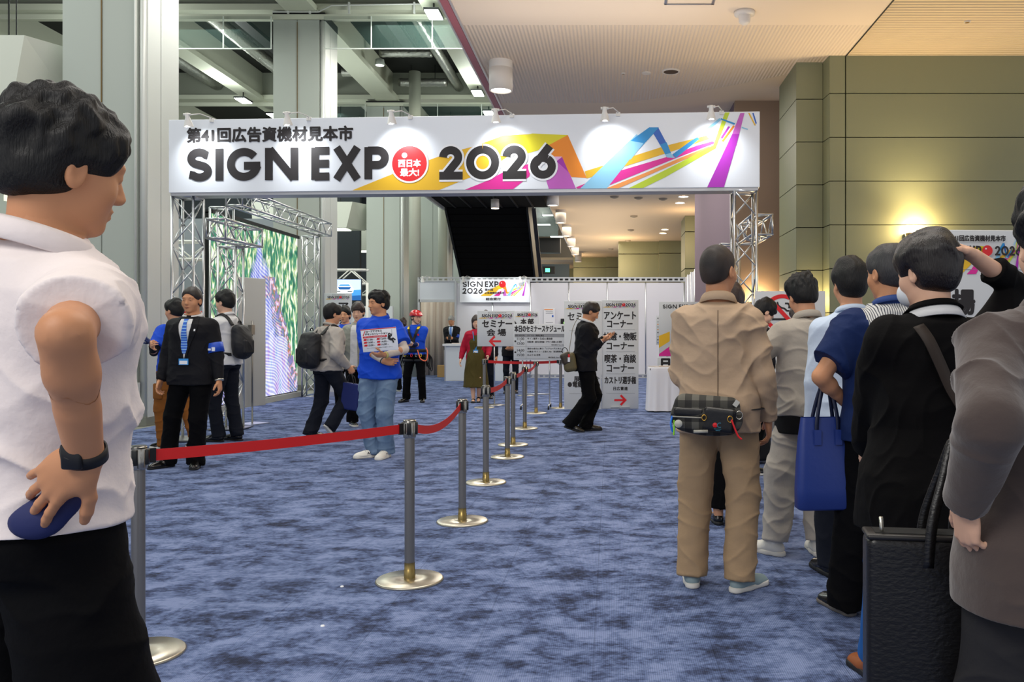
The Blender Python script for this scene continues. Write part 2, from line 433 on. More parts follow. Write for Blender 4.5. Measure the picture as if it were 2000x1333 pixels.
def solid(name, prims, h, m, parent=None, scale=1, fold=None, sm=1, lo=None, hi=None, disp=None):
    if lo is None: lo, hi = bounds(prims, 3*h)
    D, o = field(prims, lo, hi, h); V, F = surfnet(D, o, h)
    if sm: V = relax(V, F, sm)
    if fold: V = folds(V, vnorm(V, F), *fold)
    if disp: V = disp(V, vnorm(V, F))
    return mesh_np(name, V, F, m, parent, scale)

# ------------------------------------------------------------------ people
SKIN = mat('skin', '#cf9875', .5, bump=(160, .08, .002), spec=.35)
SKIN2 = mat('skin_tanned', '#c58c66', .5, bump=(160, .08, .002), spec=.35)
SKIN_L = mat('skin_light', '#dcae92', .5, spec=.35)
HAIR = mat('hair_black', '#090808', .5, bump=((260, 260, 30), .9, .004), spec=.35)
HAIR_BR = mat('hair_brown', '#2a1710', .4, bump=((260, 260, 30), .8, .004))
HAIR_GR = mat('hair_grey', '#8a8883', .5, bump=((260, 260, 30), .8, .004))
HAIR_SP = mat('hair_cropped', '#1b1614', .6, bump=(320, .8, .002), var=('#3a2d25', (5, 5, 5), 2, .15))
EYEW = mat('eye_white', '#d8d4cc', .3); EYEB = mat('iris', '#17100c', .2); LIP = mat('lips', '#a4604e', .5)
def rotm(rx=0, ry=0, rz=0): return np.array(Euler((math.radians(rx), math.radians(ry), math.radians(rz)), 'XYZ').to_matrix())
TZ = np.array([.78,.84,.90,.98,1.06,1.14,1.22,1.30,1.37,1.42,1.455,1.50])
TRX = np.array([.12,.150,.163,.152,.138,.140,.150,.156,.143,.092,.066,.055])
TRY = np.array([.09,.108,.115,.105,.098,.102,.110,.115,.105,.082,.064,.055])
TCY = np.array([-.01,-.012,-.012,-.005,0,0,.002,.004,-.002,-.010,-.012,-.01])
LOFT_N = 2.35
def loft(zs, rx, ry, cy, T, z0, z1, k=.03, op='u'):
    """torso solid; T(X,Y,Z)->torso frame"""
    def fn(X, Y, Z):
        x, y, z = T(X, Y, Z)
        a = np.interp(z, zs, rx); b = np.interp(z, zs, ry); c = np.interp(z, zs, cy)
        q = (np.abs(x/a)**LOFT_N+np.abs((y-c)/b)**LOFT_N)**(1/LOFT_N)
        d = (q-1)*np.minimum(a, b)*1.02
        return np.maximum(d, np.maximum(z0-z, z-z1))
    return ((A3([-.55, -.7, min(z0, z1)-.35]), A3([.55, .8, 1.62])), fn, k, op)
def ik(S, T, l1, l2, pole):
    S = A3(S); T = A3(T); d = T-S; D = float(np.linalg.norm(d))
    if D > (l1+l2)*.998: T = S+d/D*(l1+l2)*.998; d = T-S; D = float(np.linalg.norm(d))
    u = d/D; a = (l1*l1-l2*l2+D*D)/(2*D); hgt = math.sqrt(max(0, l1*l1-a*a))
    p = A3(pole); p = p-u*(p@u); p = p/(np.linalg.norm(p)+1e-6)
    return S+u*a+p*hgt, T
class Person:
    def __init__(s, label, pos, rz, H=1.72, wt=1.0, lean=0, side=0, tw=0, head=(0,0,0), feet=None, arms=None, vox=.01, skin=None, drop=0, group=None, fine=None, face=False):
        s.sc = H/1.72; s.wt = wt; s.lab = label; s.rz = math.radians(rz); s.pos = Vector((pos[0], pos[1], 0)); s.vox = vox; s.skin = skin or SKIN
        s.group = group; s.parts = []; s.face = face; s.fine = fine or max(.0042, vox*.62)
        s.Mw = Matrix.Translation(s.pos) @ Matrix.Rotation(s.rz, 4, 'Z') @ Matrix.Scale(s.sc, 4); s.Mi = s.Mw.inverted()
        s.drop = drop; s.R = rotm(-lean, side, tw)
        s.piv = A3((0, 0, .95-drop))
        Ri = s.R.T; pv = s.piv; Rf = rotm
        if abs(lean)+abs(side)+abs(tw) < .01:
            s.T = lambda X, Y, Z: (X, Y, Z+drop)
        else:
            steps = 5; mats_ = [rotm(-lean*i/steps, side*i/steps, tw*i/steps).T for i in range(steps+1)]
            def T(X, Y, Z):
                x = X-pv[0]; y = Y-pv[1]; z = Z-pv[2]
                t = np.clip((z+.05)/.22, 0, 1)*steps; o = [0, 0, 0]
                i0 = np.clip(np.floor(t), 0, steps-1); f = t-i0
                A = np.array(mats_)
                ix = i0.astype(int); 
                res = []
                for r in range(3):
                    c = [A[ix, r, q]*(1-f)+A[ix+1, r, q]*f for q in range(3)]
                    res.append(c[0]*x+c[1]*y+c[2]*z)
                return res[0]+pv[0], res[1]+pv[1], res[2]+pv[2]+drop
            s.T = T
        tp = lambda p: s.R @ (A3(p)-A3((0,0,.95)))+s.piv
        s.tp = tp
        s.neck = tp((0, -.012, 1.43)); s.S = {}; s.E = {}; s.Wr = {}; s.hd = {}
        s.Rh = s.R @ rotm(head[1], head[2], head[0])
        npv = tp((0, -.012, 1.50)); s.hc = npv+s.Rh @ A3((0, .014, .10))
        s.npv = npv
        arms = arms or {}
        for k, sg in (('r', 1), ('l', -1)):
            s.S[k] = tp((sg*.160*wt**.5, -.012, 1.350)); a = arms.get(k, {})
            if 'w' in a: Wt = A3(a['w'])
            elif 'px' in a: Wt = A3(s.Mi @ P(*a['px']))
            else: Wt = s.S[k]+A3((sg*.05, .03, -.53))
            pole = a.get('pole', (sg*.3, -1, 0))
            Mr = Matrix.Rotation(-s.rz, 3, 'Z')
            if 'wpole' in a: pole = Mr @ Vector(a['wpole'])
            for q in 'fn':
                if 'w'+q in a: a[q] = tuple(Mr @ Vector(a['w'+q]))
            s.E[k], s.Wr[k] = ik(s.S[k], Wt, .285, .25, pole)
            fd = s.Wr[k]-s.E[k]; fd = fd/np.linalg.norm(fd)
            f = A3(a.get('f', fd)); f = f/np.linalg.norm(f); n = A3(a.get('n', (-sg, 0, 0))); n = n-f*(n@f); n = n/(np.linalg.norm(n)+1e-6)
            s.hd[k] = (f, n, a.get('curl', 28), a.get('spread', 0), a.get('thumb', 25))
        feet = feet or {}; s.A = {}; s.K = {}; s.ft = {}; s.Hp = {}
        for k, sg in (('r', 1), ('l', -1)):
            fx = feet.get(k, (sg*.10, 0, 0, -sg*7, 0))
            yaw, pit = fx[3], fx[4]; R = rotm(0, 0, yaw) @ rotm(-pit, 0, 0)
            # pitch turns about the ball of the foot: the heel lifts
            ball = A3((fx[0], fx[1], fx[2])); R0 = rotm(0, 0, yaw)
            org = ball+R0 @ A3((0, .09, .0))+R @ A3((0, -.09, 0))
            s.ft[k] = (org, R); ank = org+R @ A3((0, -.045, .085))
            s.Hp[k] = A3((sg*.088*wt**.5, 0, .90-drop))
            kp = fx[5] if len(fx) > 5 else R0 @ A3((sg*.08, 1, 0))
            s.K[k], s.A[k] = ik(s.Hp[k], ank, .425, .40, kp)
    # ---- hand
    def hand(s, k):
        sg = 1 if k == 'r' else -1; f, n, curl, spr, th = s.hd[k]; t = sg*np.cross(f, n); w_ = s.Wr[k]; pr = []
        R = np.stack([t, f, n], 1)
        pr.append(cone(s.E[k]+(w_-s.E[k])*.6, w_, .030, .0245, k=.015, flat=(n, .8)))
        pr.append(cone(w_, w_+f*.03, .025, .028, k=.012, flat=(n, .65)))
        pr.append(ell(w_+f*.05, (.041, .05, .0165), R, k=.014))
        pr.append(ell(w_+f*.035+t*.026+n*.006, (.019, .032, .015), R, k=.014))
        for i in range(4):
            p = w_+f*(.088, .093, .089, .080)[i]+t*(.030, .0105, -.010, -.029)[i]
            p0 = w_+f*.06+t*(.024, .008, -.009, -.024)[i]
            d = f+t*(.06, .02, -.02, -.07)[i]*(1+spr); d = d/np.linalg.norm(d); L = (.072, .080, .074, .058)[i]; r = (.0092, .0095, .009, .008)[i]
            pr.append(cone(p0, p, .011, r*1.08, k=.008)); c = math.radians(curl*(.55+.12*i))
            for j, q in enumerate((.44, .31, .25)):
                ang = c*(1, 1.15, .9)[j]; dn = math.cos(ang)*d+math.sin(ang)*n
                nn = -math.sin(ang)*d+math.cos(ang)*n; d = dn/np.linalg.norm(dn); n = nn/np.linalg.norm(nn)
                p2 = p+d*L*q; pr.append(cone(p, p2, r, r*.93, k=.003)); p = p2; r *= .93
            n = s.hd[k][1]
        a = math.radians(th); d = f*math.cos(a+.5)+t*math.sin(a+.5)+n*.35; d = d/np.linalg.norm(d); p = w_+f*.022+t*.026
        p2 = p+d*.042; pr.append(cone(p, p2, .014, .0115, k=.01)); d = d*.8+f*.55; d = d/np.linalg.norm(d); p3 = p2+d*.030
        pr.append(cone(p2, p3, .0112, .0105, k=.004)); d = d*.85+f*.35+n*.25; d = d/np.linalg.norm(d); pr.append(cone(p3, p3+d*.024, .0105, .0085, k=.004))
        return pr
    def headprims(s):
        R = s.Rh; c = s.hc; h = lambda x, y, z: c+R @ A3((x, y, z)); pr = []
        E_ = lambda p, r, k=.02, op='u': pr.append(ell(h(*p), r, R, k, op))
        pr.append(cone(s.tp((0, -.014, 1.40)), h(0, -.028, -.055), .062*s.wt**.4, .053*s.wt**.4, k=.03))
        E_((0, -.014, .036), (.077, .097, .086), .0)
        E_((0, .028, -.01), (.066, .066, .085), .02)
        E_((0, .030, -.068), (.054, .054, .046), .025)
        E_((0, .070, -.098), (.022, .018, .017), .022)
        for g in (-1, 1):
            E_((g*.042, .050, -.03), (.026, .028, .030), .02)
            E_((g*.030, .092, .004), (.017, .011, .011), .014, 's')
            E_((g*.030, .074, .004), (.0175, .0165, .0125), .004)
            E_((g*.0785, -.008, -.008), (.011, .019, .033), .008)
            E_((g*.087, -.004, -.004), (.006, .011, .020), .006, 's')
            E_((g*.010, .095, -.036), (.008, .010, .007), .008)
        E_((0, .078, .026), (.050, .016, .012), .018)
        pr.append(cone(h(0, .086, .012), h(0, .104, -.030), .0085, .0125, k=.012))
        E_((0, .087, -.060), (.023, .010, .0065), .006); E_((0, .086, -.073), (.019, .0105, .0065), .006)
        E_((0, .098, -.0665), (.026, .008, .0012), .003, 's')
        return pr
    def bodyprims(s):
        w_ = s.wt; pr = [loft(TZ, TRX*w_, TRY*w_, TCY, s.T, .88, 1.47)]
        pr += [cone(s.tp((sgn*.03, -.012, 1.400)), s.tp((sgn*.145*w_**.5, -.012, 1.352)), .038, .046*w_, k=.04) for sgn in (-1, 1)]
        for k in 'rl':
            S, E, Wd = s.S[k], s.E[k], s.Wr[k]
            pr.append(cone(S, E, .050*w_, .037*w_**.6, k=.03)); pr.append(cone(E, E+(Wd-E)*.3, .037*w_**.6, .040*w_**.6, k=.012)); pr.append(cone(E+(Wd-E)*.3, Wd, .040*w_**.6, .0255, k=.012, flat=(s.hd[k][1], .85)))
            H_, K, A_ = s.Hp[k], s.K[k], s.A[k]
            pr.append(cone(H_, K, .078*w_, .050, k=.03)); pr.append(cone(K, K+(A_-K)*.35, .050, .055, k=.02)); pr.append(cone(K+(A_-K)*.35, A_, .055, .036, k=.02))
            o, R = s.ft[k]; q = lambda x, y, z: o+R @ A3((x, y, z))
            pr.append(cone(q(0, -.05, .045), q(0, .10, .03), .034, .032, k=.02))
        return pr
    def build(s):
        root = None; V_, F_ = [], []; n = 0
        hp = s.headprims(); bp = s.bodyprims()
        jobs = []
        allp = bp+hp
        lo, hi = bounds(hp[1:]); lo = lo-.02; hi = hi+.02; lo[2] = s.npv[2]-.05
        jobs.append((allp, lo, hi, s.fine))
        for k in 'rl':
            pr = s.hand(k); lo, hi = bounds(pr, .015); jobs.append((bp+pr, lo, hi, s.fine*.95))
        b = [p for p in bp]; lo, hi = A3((-.5, -.5, 0)), A3((.5, .5, 1.5))
        pts = np.array([s.neck]+[s.S[k] for k in 'rl']+[s.E[k] for k in 'rl']+[s.Wr[k] for k in 'rl']+[s.K[k] for k in 'rl']+[s.ft[k][0] for k in 'rl']+[(.2,.15,.9),(-.2,-.15,.9)])
        lo = pts.min(0)-.2; hi = pts.max(0)+.2; hi[2] = max(s.npv[2]+.0, s.E['r'][2]+.06, s.E['l'][2]+.06); 
        jobs.append((bp+hp[:1], lo, hi, max(.011, s.vox)))
        for (pr, lo, hi, h) in jobs:
            D, o = field(pr, lo, hi, h); V, F = surfnet(D, o, h); V = relax(V, F, 1, .4); V_.append(V); F_.append(F+n); n += len(V)
        root = mesh_np('person', np.concatenate(V_), np.concatenate(F_), s.skin, None, s.sc)
        root.location = s.pos; root.rotation_euler = (0, 0, s.rz); tag(root, s.lab, 'person', s.group); s.root = root
        if s.face:
            R = Matrix(s.Rh.tolist()).to_4x4(); M = Matrix.Scale(s.sc, 4) @ Matrix.Translation(Vector(s.hc.tolist())) @ R
            for g in (-1, 1):
                m = MB(); m.lathe([(max(1e-4, .0118*math.sin(a)), -.0118*math.cos(a)) for a in np.linspace(0, PI, 9)], n=14, caps=False); i0 = len(m.f)
                m.cur = 1; m.lathe([(.0055, .0108), (.0001, .0122)], n=12, caps=False)
                m.xf(M @ Matrix.Translation((g*.030, .0775, .004)) @ Matrix.Rotation(-PI/2, 4, 'X')); m.build('eye', [EYEW, EYEB], root)
                m = MB(); m.tube([(g*.016, .0905, .021), (g*.030, .0925, .025), (g*.046, .082, .021)], [.0025, .0032, .0015], 6); m.xf(M); m.build('eyebrow', HAIR, root)
            m = MB(); m.tube([(-.020, .0925, -.064), (-.008, .0985, -.0615), (0, .0985, -.0625), (.008, .0985, -.0615), (.020, .0925, -.064)], [.001, .003, .003, .003, .001], 6)
            m.tube([(-.018, .092, -.068), (0, .0975, -.0725), (.018, .092, -.068)], [.001, .0038, .001], 6); m.xf(M); m.build('lips', LIP, root)
        return root
    # ---- wardrobe (every piece is a child of the body)
    def top(s, name, m, hem=.90, infl=.022, sleeve='long', cuffm=None, cuff=.034, amp=.010, seed=1, flare=0, lo_wt=1, arm=1.0, T=None, skirtz=None):
        w_ = s.wt; zs = np.concatenate([[.5, .62], TZ]); i = infl
        rx = np.concatenate([[TRX[2]*w_+flare*.9, TRX[2]*w_+flare*.8], TRX*w_]); ry = np.concatenate([[TRY[2]*w_+flare*.9, TRY[2]*w_+flare*.8], TRY*w_])
        rx[:5] = np.maximum(rx[:5], TRX[2]*w_)+.012; ry[:5] = np.maximum(ry[:5], TRY[2]*w_)+.014; rx[5] += .010; ry[5] += .010
        rx = rx+i; ry = ry+i; rx[6:8] = np.maximum(rx[6:8], (rx[4]+rx[9])/2-.012); ry[6:8] = np.maximum(ry[6:8], (ry[4]+ry[9])/2-.008)
        rx[2:6] += flare*np.array([.8, .7, .5, .25]); ry[2:6] += flare*np.array([.8, .7, .5, .25])
        rx[-1] = .058; rx[-2] = .070; rx[-3] = rx[-3]*.94; ry[-1] = .056; ry[-2] = .066
        cy = np.concatenate([[-.012, -.012], TCY]); s.prof = (zs, rx, ry, cy)
        pr = [loft(zs, rx, ry, cy, s.T, hem, 1.462, k=.03)]
        pr += [cone(s.tp((g*.03, -.012, 1.398)), s.tp((g*.142*w_**.5, -.012, 1.352)), .036+i*.6, .046*w_+i*.6, k=.05) for g in (-1, 1)]
        for k in 'rl':
            am = arm[k] if isinstance(arm, dict) else arm; S, E, Wd = s.S[k], s.E[k], s.Wr[k]; sl = sleeve[k] if isinstance(sleeve, dict) else sleeve
            ra = (.048*w_+i*.62)*am; rb = (.038*w_**.6+i*.62)*am; rc = max(cuff, .026+i*.35)
            if sl == 'none': continue
            if sl == 'short':
                pr.append(cone(S, S+(E-S)*.72, ra+.004, ra+.002, k=.035, end=True))
            else:
                q = {'long': .98, '34': .55, 'mid': .75}[sl]
                pr.append(cone(S, E, ra, rb, k=.035)); pr.append(cone(E, E+(Wd-E)*q, rb, rc+(rb-rc)*(1-q), k=.012, end=True))
        h = s.vox*.85; lo, hi = bounds(pr[1:], 3*h+.02); lo = np.minimum(lo, A3((-.32*max(w_,1)-flare, -.28*w_-flare, hem-s.drop-.03))); hi = np.maximum(hi, A3((.32*max(w_,1)+flare, .28*w_+flare, 1.0)))
        D, o = field(pr, lo, hi, h); V, F = surfnet(D, o, h); V = relax(V, F, 1, .5); N = vnorm(V, F)
        if amp: V = folds(V, N, amp, seed, (4.5, 4.5, 8))
        from mathutils.bvhtree import BVHTree
        s.bvh = BVHTree.FromPolygons(V.tolist(), F.tolist())
        return mesh_np(name, V, F, m, s.root, s.sc)
    def surf(s, x, z, off=0, back=False):     # a point on the garment's front (or back), in person coordinates
        zs, rx, ry, cy = s.prof; a = np.interp(z, zs, rx); b = np.interp(z, zs, ry); c = np.interp(z, zs, cy)
        y = b*max(0, 1-abs(x/a)**LOFT_N)**(1/LOFT_N); y = (c-y-off) if back else (c+y+off)
        o = s.tp((x, -.5 if back else .5, z)); e = s.tp((x, 0, z)); d = Vector((e-o).tolist()).normalized()
        hit = s.bvh.ray_cast(Vector(o.tolist()), d)
        if hit[0] is not None: return A3(hit[0]-d*off)
        return A3(s.tp((x, y, z)))
    def patch(s, name, m, rows, off=.006, th=.004, back=False, parent=None):
        """rows: [(z, xleft, xright)...] laid on the garment"""
        zz = np.array([q[0] for q in rows][::-1]); ls = np.array([q[1] for q in rows][::-1]); rs_ = np.array([q[2] for q in rows][::-1]); nn = max(3, int((zz[-1]-zz[0])/.022)+1); rows = [(z_, float(np.interp(z_, zz, ls)), float(np.interp(z_, zz, rs_))) for z_ in np.linspace(zz[-1], zz[0], nn)]
        mb = MB(); nx = 8; V = []
        for (z, a, b) in rows:
            for i in range(nx+1):
                V.append(s.surf(a+(b-a)*i/nx, z, off, back))
        W2 = [s.surf(a+(b-a)*i/nx, z, off-th*2.0, back) for (z, a, b) in rows for i in range(nx+1)]
        n = len(V); m1 = nx+1; F = []
        for r in range(len(rows)-1):
            for i in range(nx):
                q = (r*m1+i, r*m1+i+1, (r+1)*m1+i+1, (r+1)*m1+i); F.append(q); F.append(tuple(n+j for j in reversed(q)))
        edge = [i for i in range(m1)]+[r*m1+nx for r in range(1, len(rows))]+[(len(rows)-1)*m1+i for i in range(nx-1, -1, -1)]+[r*m1 for r in range(len(rows)-2, 0, -1)]
        for i in range(len(edge)):
            a, b = edge[i], edge[(i+1) % len(edge)]; F.append((a, n+a, n+b, b))
        mb.add([v*s.sc for v in V+W2], F, False); return mb.build(name, m, parent or s.root)
    def collar(s, m, h=.034, r=.070, gap=35, flare=.016, drop_=.030, name='collar', z=1.436):
        r += .004; mb = MB(); g = math.radians(gap); a0 = PI/2+g/2; a1 = PI/2-g/2+2*PI
        prof = [(r-.004, z), (r, z+h*.9), (r+.004, z+h), (r+.010, z+h*.8), (r+flare+.006, z+h-drop_), (r+flare+.002, z+h-drop_-.002), (r+.004, z+h*.55), (r-.003, z-.002)]
        mb.lathe(prof, (0, -.014), 30, caps=False, a0=a0, a1=a1, ex=1.0, ey=1.02)
        mb.v = [tuple(s.tp((v[0], v[1], v[2]-.28*(v[1]+.014)))*s.sc) for v in mb.v]
        return mb.build(name, m, s.root)
    def legs(s, name, m, infl=.016, knee=.062, hem=.062, up=.055, amp=.009, seed=3, waist=1.01, short=0, crotch=.80):
        w_ = s.wt; i = infl; rx = TRX*w_+i; ry = TRY*w_+i
        d = s.drop; T = lambda X, Y, Z: (X, Y, Z+d)
        pr = [loft(TZ, rx, ry, TCY, T if waist < 1.03 else s.T, .84, waist, k=.03)]
        for k in 'rl':
            H_, K, A_ = s.Hp[k], s.K[k], s.A[k]; o, R = s.ft[k]
            end = A_+(A_-K)/np.linalg.norm(A_-K)*(.085-up)
            pr.append(cone(H_-A3((0,0,.03)), K, .084*w_+i*.8, knee, k=.035)); pr.append(cone(K, end, knee, hem, k=.02, end=True))
        h = s.vox*.85; lo, hi = bounds(pr[1:], 3*h+.03); hi[2] = waist-d+.04; lo = np.minimum(lo, A3((-.26*w_, -.2*w_, 9))); hi = np.maximum(hi, A3((.26*w_, .2*w_, 0)))
        D, oo = field(pr, lo, hi, h); V, F = surfnet(D, oo, h); V = relax(V, F, 1, .5); N = vnorm(V, F)
        if amp: V = folds(V, N, amp, seed, (4, 4, 9))
        return mesh_np(name, V, F, m, s.root, s.sc)
    def shoes(s, m, sole, size=1.0, style='sneaker'):
        for k in 'rl':
            sg = 1 if k == 'r' else -1; o, R = s.ft[k]; q = lambda x, y, z: o+R @ A3((x*size*sg, y*size, z*size)); z0 = .018
            up = [cone(q(0, -.065, .040), q(0, -.005, .050), .036*size, .040*size, k=.0), cone(q(0, 0, .045), q(.004, .115, .026), .040*size, .030*size, k=.02), cone(q(.0, .06, .024), q(.004, .125, .022), .043*size, .036*size, k=.02, flat=(R @ A3((0,0,1)), .62)),
                  cone(q(0, -.045, .05), q(0, -.045, .095 if style != 'low' else .075), .037*size, .038*size, k=.02, end=True)]
            up.append(plane(q(0, 0, z0), R @ A3((0, 0, -1)), (-9, -9, -9), (9, 9, 9)))
            h = min(.008, max(.005, s.vox*.7)); so = solid('shoe', up, h, m, s.root, s.sc, sm=1)
            t = .014 if style != 'sneaker' else .022
            sl = [cone(q(0, -.072, .012), q(.002, .0, .012), .037*size, .039*size, k=0, flat=(R @ A3((0,0,1)), .99)), cone(q(.002, 0, .012), q(.006, .120, .012), .040*size, .043*size, k=.02)]
            sl.append(plane(q(0, 0, .0), R @ A3((0, 0, -1)), (-9,)*3, (9,)*3)); sl.append(plane(q(0, 0, t+.006), R @ A3((0, 0, 1)), (-9,)*3, (9,)*3))
            solid('sole', sl, h, sole, so, s.sc, sm=1)
    def hair(s, m, style='short', seed=2, t=.019, amp=.008, name='hair'):
        R = s.Rh; c = s.hc; h = lambda x, y, z: c+R @ A3((x, y, z)); E_ = lambda p, r, k=.02, op='u': ell(h(*p), r, R, k, op)
        pr = [E_((0, -.016, .038), (.077+t*.55, .098+t*.75, .082+t), 0), E_((0, -.010, .062), (.066+t*.9, .082+t, .060+t), .03)]
        if style in ('short', 'bowl', 'buzz', 'neat', 'curly'):
            lowz = {'short': -.060, 'bowl': -.075, 'buzz': -.045, 'neat': -.055, 'curly': -.06}[style]
            pr.append(E_((0, -.045, -.015), (.066+t*.35, .066+t*.35, .080), .03))
            pr.append(plane(h(0, -.05, lowz-.01), R @ A3((0, .35, -1)), 0, 0, k=.030))
            fz = {'short': .065, 'bowl': .045, 'buzz': .075, 'neat': .07, 'curly': .060}[style]
            pr.append(E_((0, .135, fz-.118), (.100, .105, .120), .020, 's'))
            for g in (-1, 1): pr.append(E_((g*.10, .022, -.050), (.040, .050, .058), .022, 's')); pr.append(E_((g*.105, .0, -.005), (.024, .018, .032), .006, 's'))
        elif style == 'bob':
            pr.append(cone(h(0, -.03, .03), h(0, -.03, -.11), .092, .085, k=.03)); pr.append(plane(h(0, 0, -.13), R @ A3((0, 0, -1)), 0, 0))
            pr.append(E_((0, .125, -.055), (.075, .085, .115), .015, 's'))
        elif style == 'bun':
            pr.append(E_((0, -.045, -.01), (.072, .068, .07), .03)); pr.append(plane(h(0, -.05, -.055), R @ A3((0, .5, -1)), 0, 0))
            pr.append(E_((0, -.125, -.01), (.038, .036, .04), .01)); pr.append(E_((0, .135, -.05), (.100, .105, .120), .012, 's'))
        hh = max(.0048, s.vox*.62); lo, hi = bounds(pr, .03); D, o = field(pr, lo, hi, hh); V, F = surfnet(D, o, hh); V = relax(V, F, 1, .4); N = vnorm(V, F)
        fq = 16 if style != 'curly' else 24; top_ = np.clip(((V-c) @ R[:, 2]+.02)/.08, .15, 1)
        a = snoise(V, (fq, fq, fq*.8), seed); b = snoise(V, (fq*3, fq*3, fq*1.2), seed+3)
        V = V+N*((a*amp+b*amp*.45)*top_)[:, None]
        return mesh_np(name, V, F, m, s.root, s.sc)
    def L(s, p): return Vector((A3(p)*s.sc).tolist())
# ================================================================== materials of the place
WHITE = mat('white_laminate', '#dfe0e2', .45); ALU = mat('aluminium', '#c9cbcd', .28, 1.0); STEEL = mat('brushed_steel', '#8f8d88', .3, .95, bump=((3, 3, 400), .15, .002))
BLACK = mat('black_plastic', '#0b0b0d', .35); DARKM = mat('dark_metal', '#1a1b1d', .5, .3)
GREYW = mat('column_paint', '#aab0a9', .62, bump=(40, .04, .002)); COLUMNT = mat('column_trim', '#cdd0cc', .4, .2)
HALLG = mat('hall_beam_paint', '#93978a', .7); HALLL = mat('beam_flange_paint', '#c9ccba', .65); HALLD = mat('hall_roof_dark', '#20221f', .95)
FOIL = mat('duct_foil', '#b5b6ae', .32, .85, bump=(14, .9, .02))
def em(name, col, s): return mat(name, col, .5, emit=(col, s))

# ---- carpet: mottled blue, ribbed, laid in half-metre tiles
def carpet_mat():
    m = bpy.data.materials.new('carpet'); m.use_nodes = True; nt = m.node_tree; N = nt.nodes; L = nt.links; b = N['Principled BSDF']
    b.inputs['Roughness'].default_value = .95; b.inputs['Specular IOR Level'].default_value = .15
    tc = N.new('ShaderNodeTexCoord')
    def noise(sc, det, rough=.6, dist=0):
        mp = N.new('ShaderNodeMapping'); mp.inputs['Scale'].default_value = sc; L.new(tc.outputs['Object'], mp.inputs[0])
        n = N.new('ShaderNodeTexNoise'); n.inputs['Scale'].default_value = 1; n.inputs['Detail'].default_value = det; n.inputs['Roughness'].default_value = rough; n.inputs['Distortion'].default_value = dist
        L.new(mp.outputs[0], n.inputs[0]); return n.outputs[0]
    def math_(op, a, c, v=None):
        q = N.new('ShaderNodeMath'); q.operation = op
        for i, z in enumerate((a, c)):
            if z is None: continue
            if isinstance(z, (int, float)): q.inputs[i].default_value = z
            else: L.new(z, q.inputs[i])
        return q.outputs[0]
    def ramp(f, stops):
        r = N.new('ShaderNodeValToRGB'); L.new(f, r.inputs[0]); e = r.color_ramp.elements
        while len(e) < len(stops): e.new(.5)
        for q, (p, c) in zip(e, stops): q.position = p; q.color = lin(c)
        return r.outputs[0]
    big = noise((3.2, 4.2, 1), 5, .68, .3); fine = noise((26, 44, 1), 5, .72, .3); mid = noise((9, 14, 1), 5, .7, .2)
    s = math_('ADD', math_('MULTIPLY', big, .55), math_('ADD', math_('MULTIPLY', mid, .25), math_('MULTIPLY', fine, .28)))
    c = ramp(s, [(.43, '#2a2f42'), (.485, '#3f4968'), (.535, '#5a698f'), (.61, '#7a88ae')])
    # ribs along y and tile seams
    sp = N.new('ShaderNodeSeparateXYZ'); L.new(tc.outputs['Object'], sp.inputs[0])
    rib = math_('SINE', math_('MULTIPLY', sp.outputs[0], 2*PI/.0085), None)
    thr = noise((90, 90, 1), 2); rb = math_('MULTIPLY', rib, math_('ADD', thr, .2))
    v = math_('ADD', math_('MULTIPLY', rb, .16), 1.0)
    sx = math_('LESS_THAN', math_('FRACT', math_('DIVIDE', math_('ADD', sp.outputs[0], 100.07), .5), None), .008)
    sy = math_('LESS_THAN', math_('FRACT', math_('DIVIDE', math_('ADD', sp.outputs[1], 100.2), .5), None), .006)
    seam = math_('SUBTRACT', 1.0, math_('MULTIPLY', math_('MAXIMUM', sx, math_('MULTIPLY', sy, .4)), .28))
    v = math_('MULTIPLY', v, seam)
    mx = N.new('ShaderNodeMix'); mx.data_type = 'RGBA'; mx.blend_type = 'MULTIPLY'; mx.inputs[0].default_value = 1
    L.new(c, mx.inputs[6]); L.new(v, mx.inputs[7]); L.new(mx.outputs[2], b.inputs['Base Color'])
    bp = N.new('ShaderNodeBump'); bp.inputs['Strength'].default_value = .35; bp.inputs['Distance'].default_value = .004
    L.new(math_('ADD', rb, fine), bp.inputs['Height']); L.new(bp.outputs[0], b.inputs['Normal'])
    return m
CARPET = carpet_mat()
HALLFLOOR = mat('hall_concrete', '#7d7f77', .5, var=('#8d8f86', (3, 3, 3), 4, .2))
XE = -6.5
struct('floor', MB().box(XE, 9, -2, 62, -.05, 0), CARPET)
struct('floor_hall', MB().box(-40, XE, -2, 62, -.05, -.004), HALLFLOOR)

# ---- low lobby ceiling (right) with ribbed fields
def rib_mat(name, col, axis, per, st):
    m = mat(name, col, .75); nt = m.node_tree; N = nt.nodes; L = nt.links; b = N['Principled BSDF']
    tc = N.new('ShaderNodeTexCoord'); wv = N.new('ShaderNodeTexWave'); wv.bands_direction = axis; wv.inputs['Scale'].default_value = 1/per*PI/10*1.0
    L.new(tc.outputs['Object'], wv.inputs[0]); bp = N.new('ShaderNodeBump'); bp.inputs['Strength'].default_value = st; bp.inputs['Distance'].default_value = per*.5
    L.new(wv.outputs['Fac'], bp.inputs['Height']); L.new(bp.outputs[0], b.inputs['Normal']); return m
CEIL = mat('ceiling_plaster', '#e0cfbd', .85, bump=(120, .1, .003)); CEILR = rib_mat('ceiling_ribbed', '#dccbb9', 'X', .05, .5); CEILRX = rib_mat('ceiling_ribbed_side', '#d8c4a4', 'Y', .085, .8)
H = 5.3
struct('ceiling', MB().box(-1.9, 3.37, -2, 10.9, H, H+.12), CEIL)
def arc_y(x): return 14.6-2.2*max(0, (x-.1)/3.3)**1.3
xs = np.linspace(-1.9, 3.37, 24)
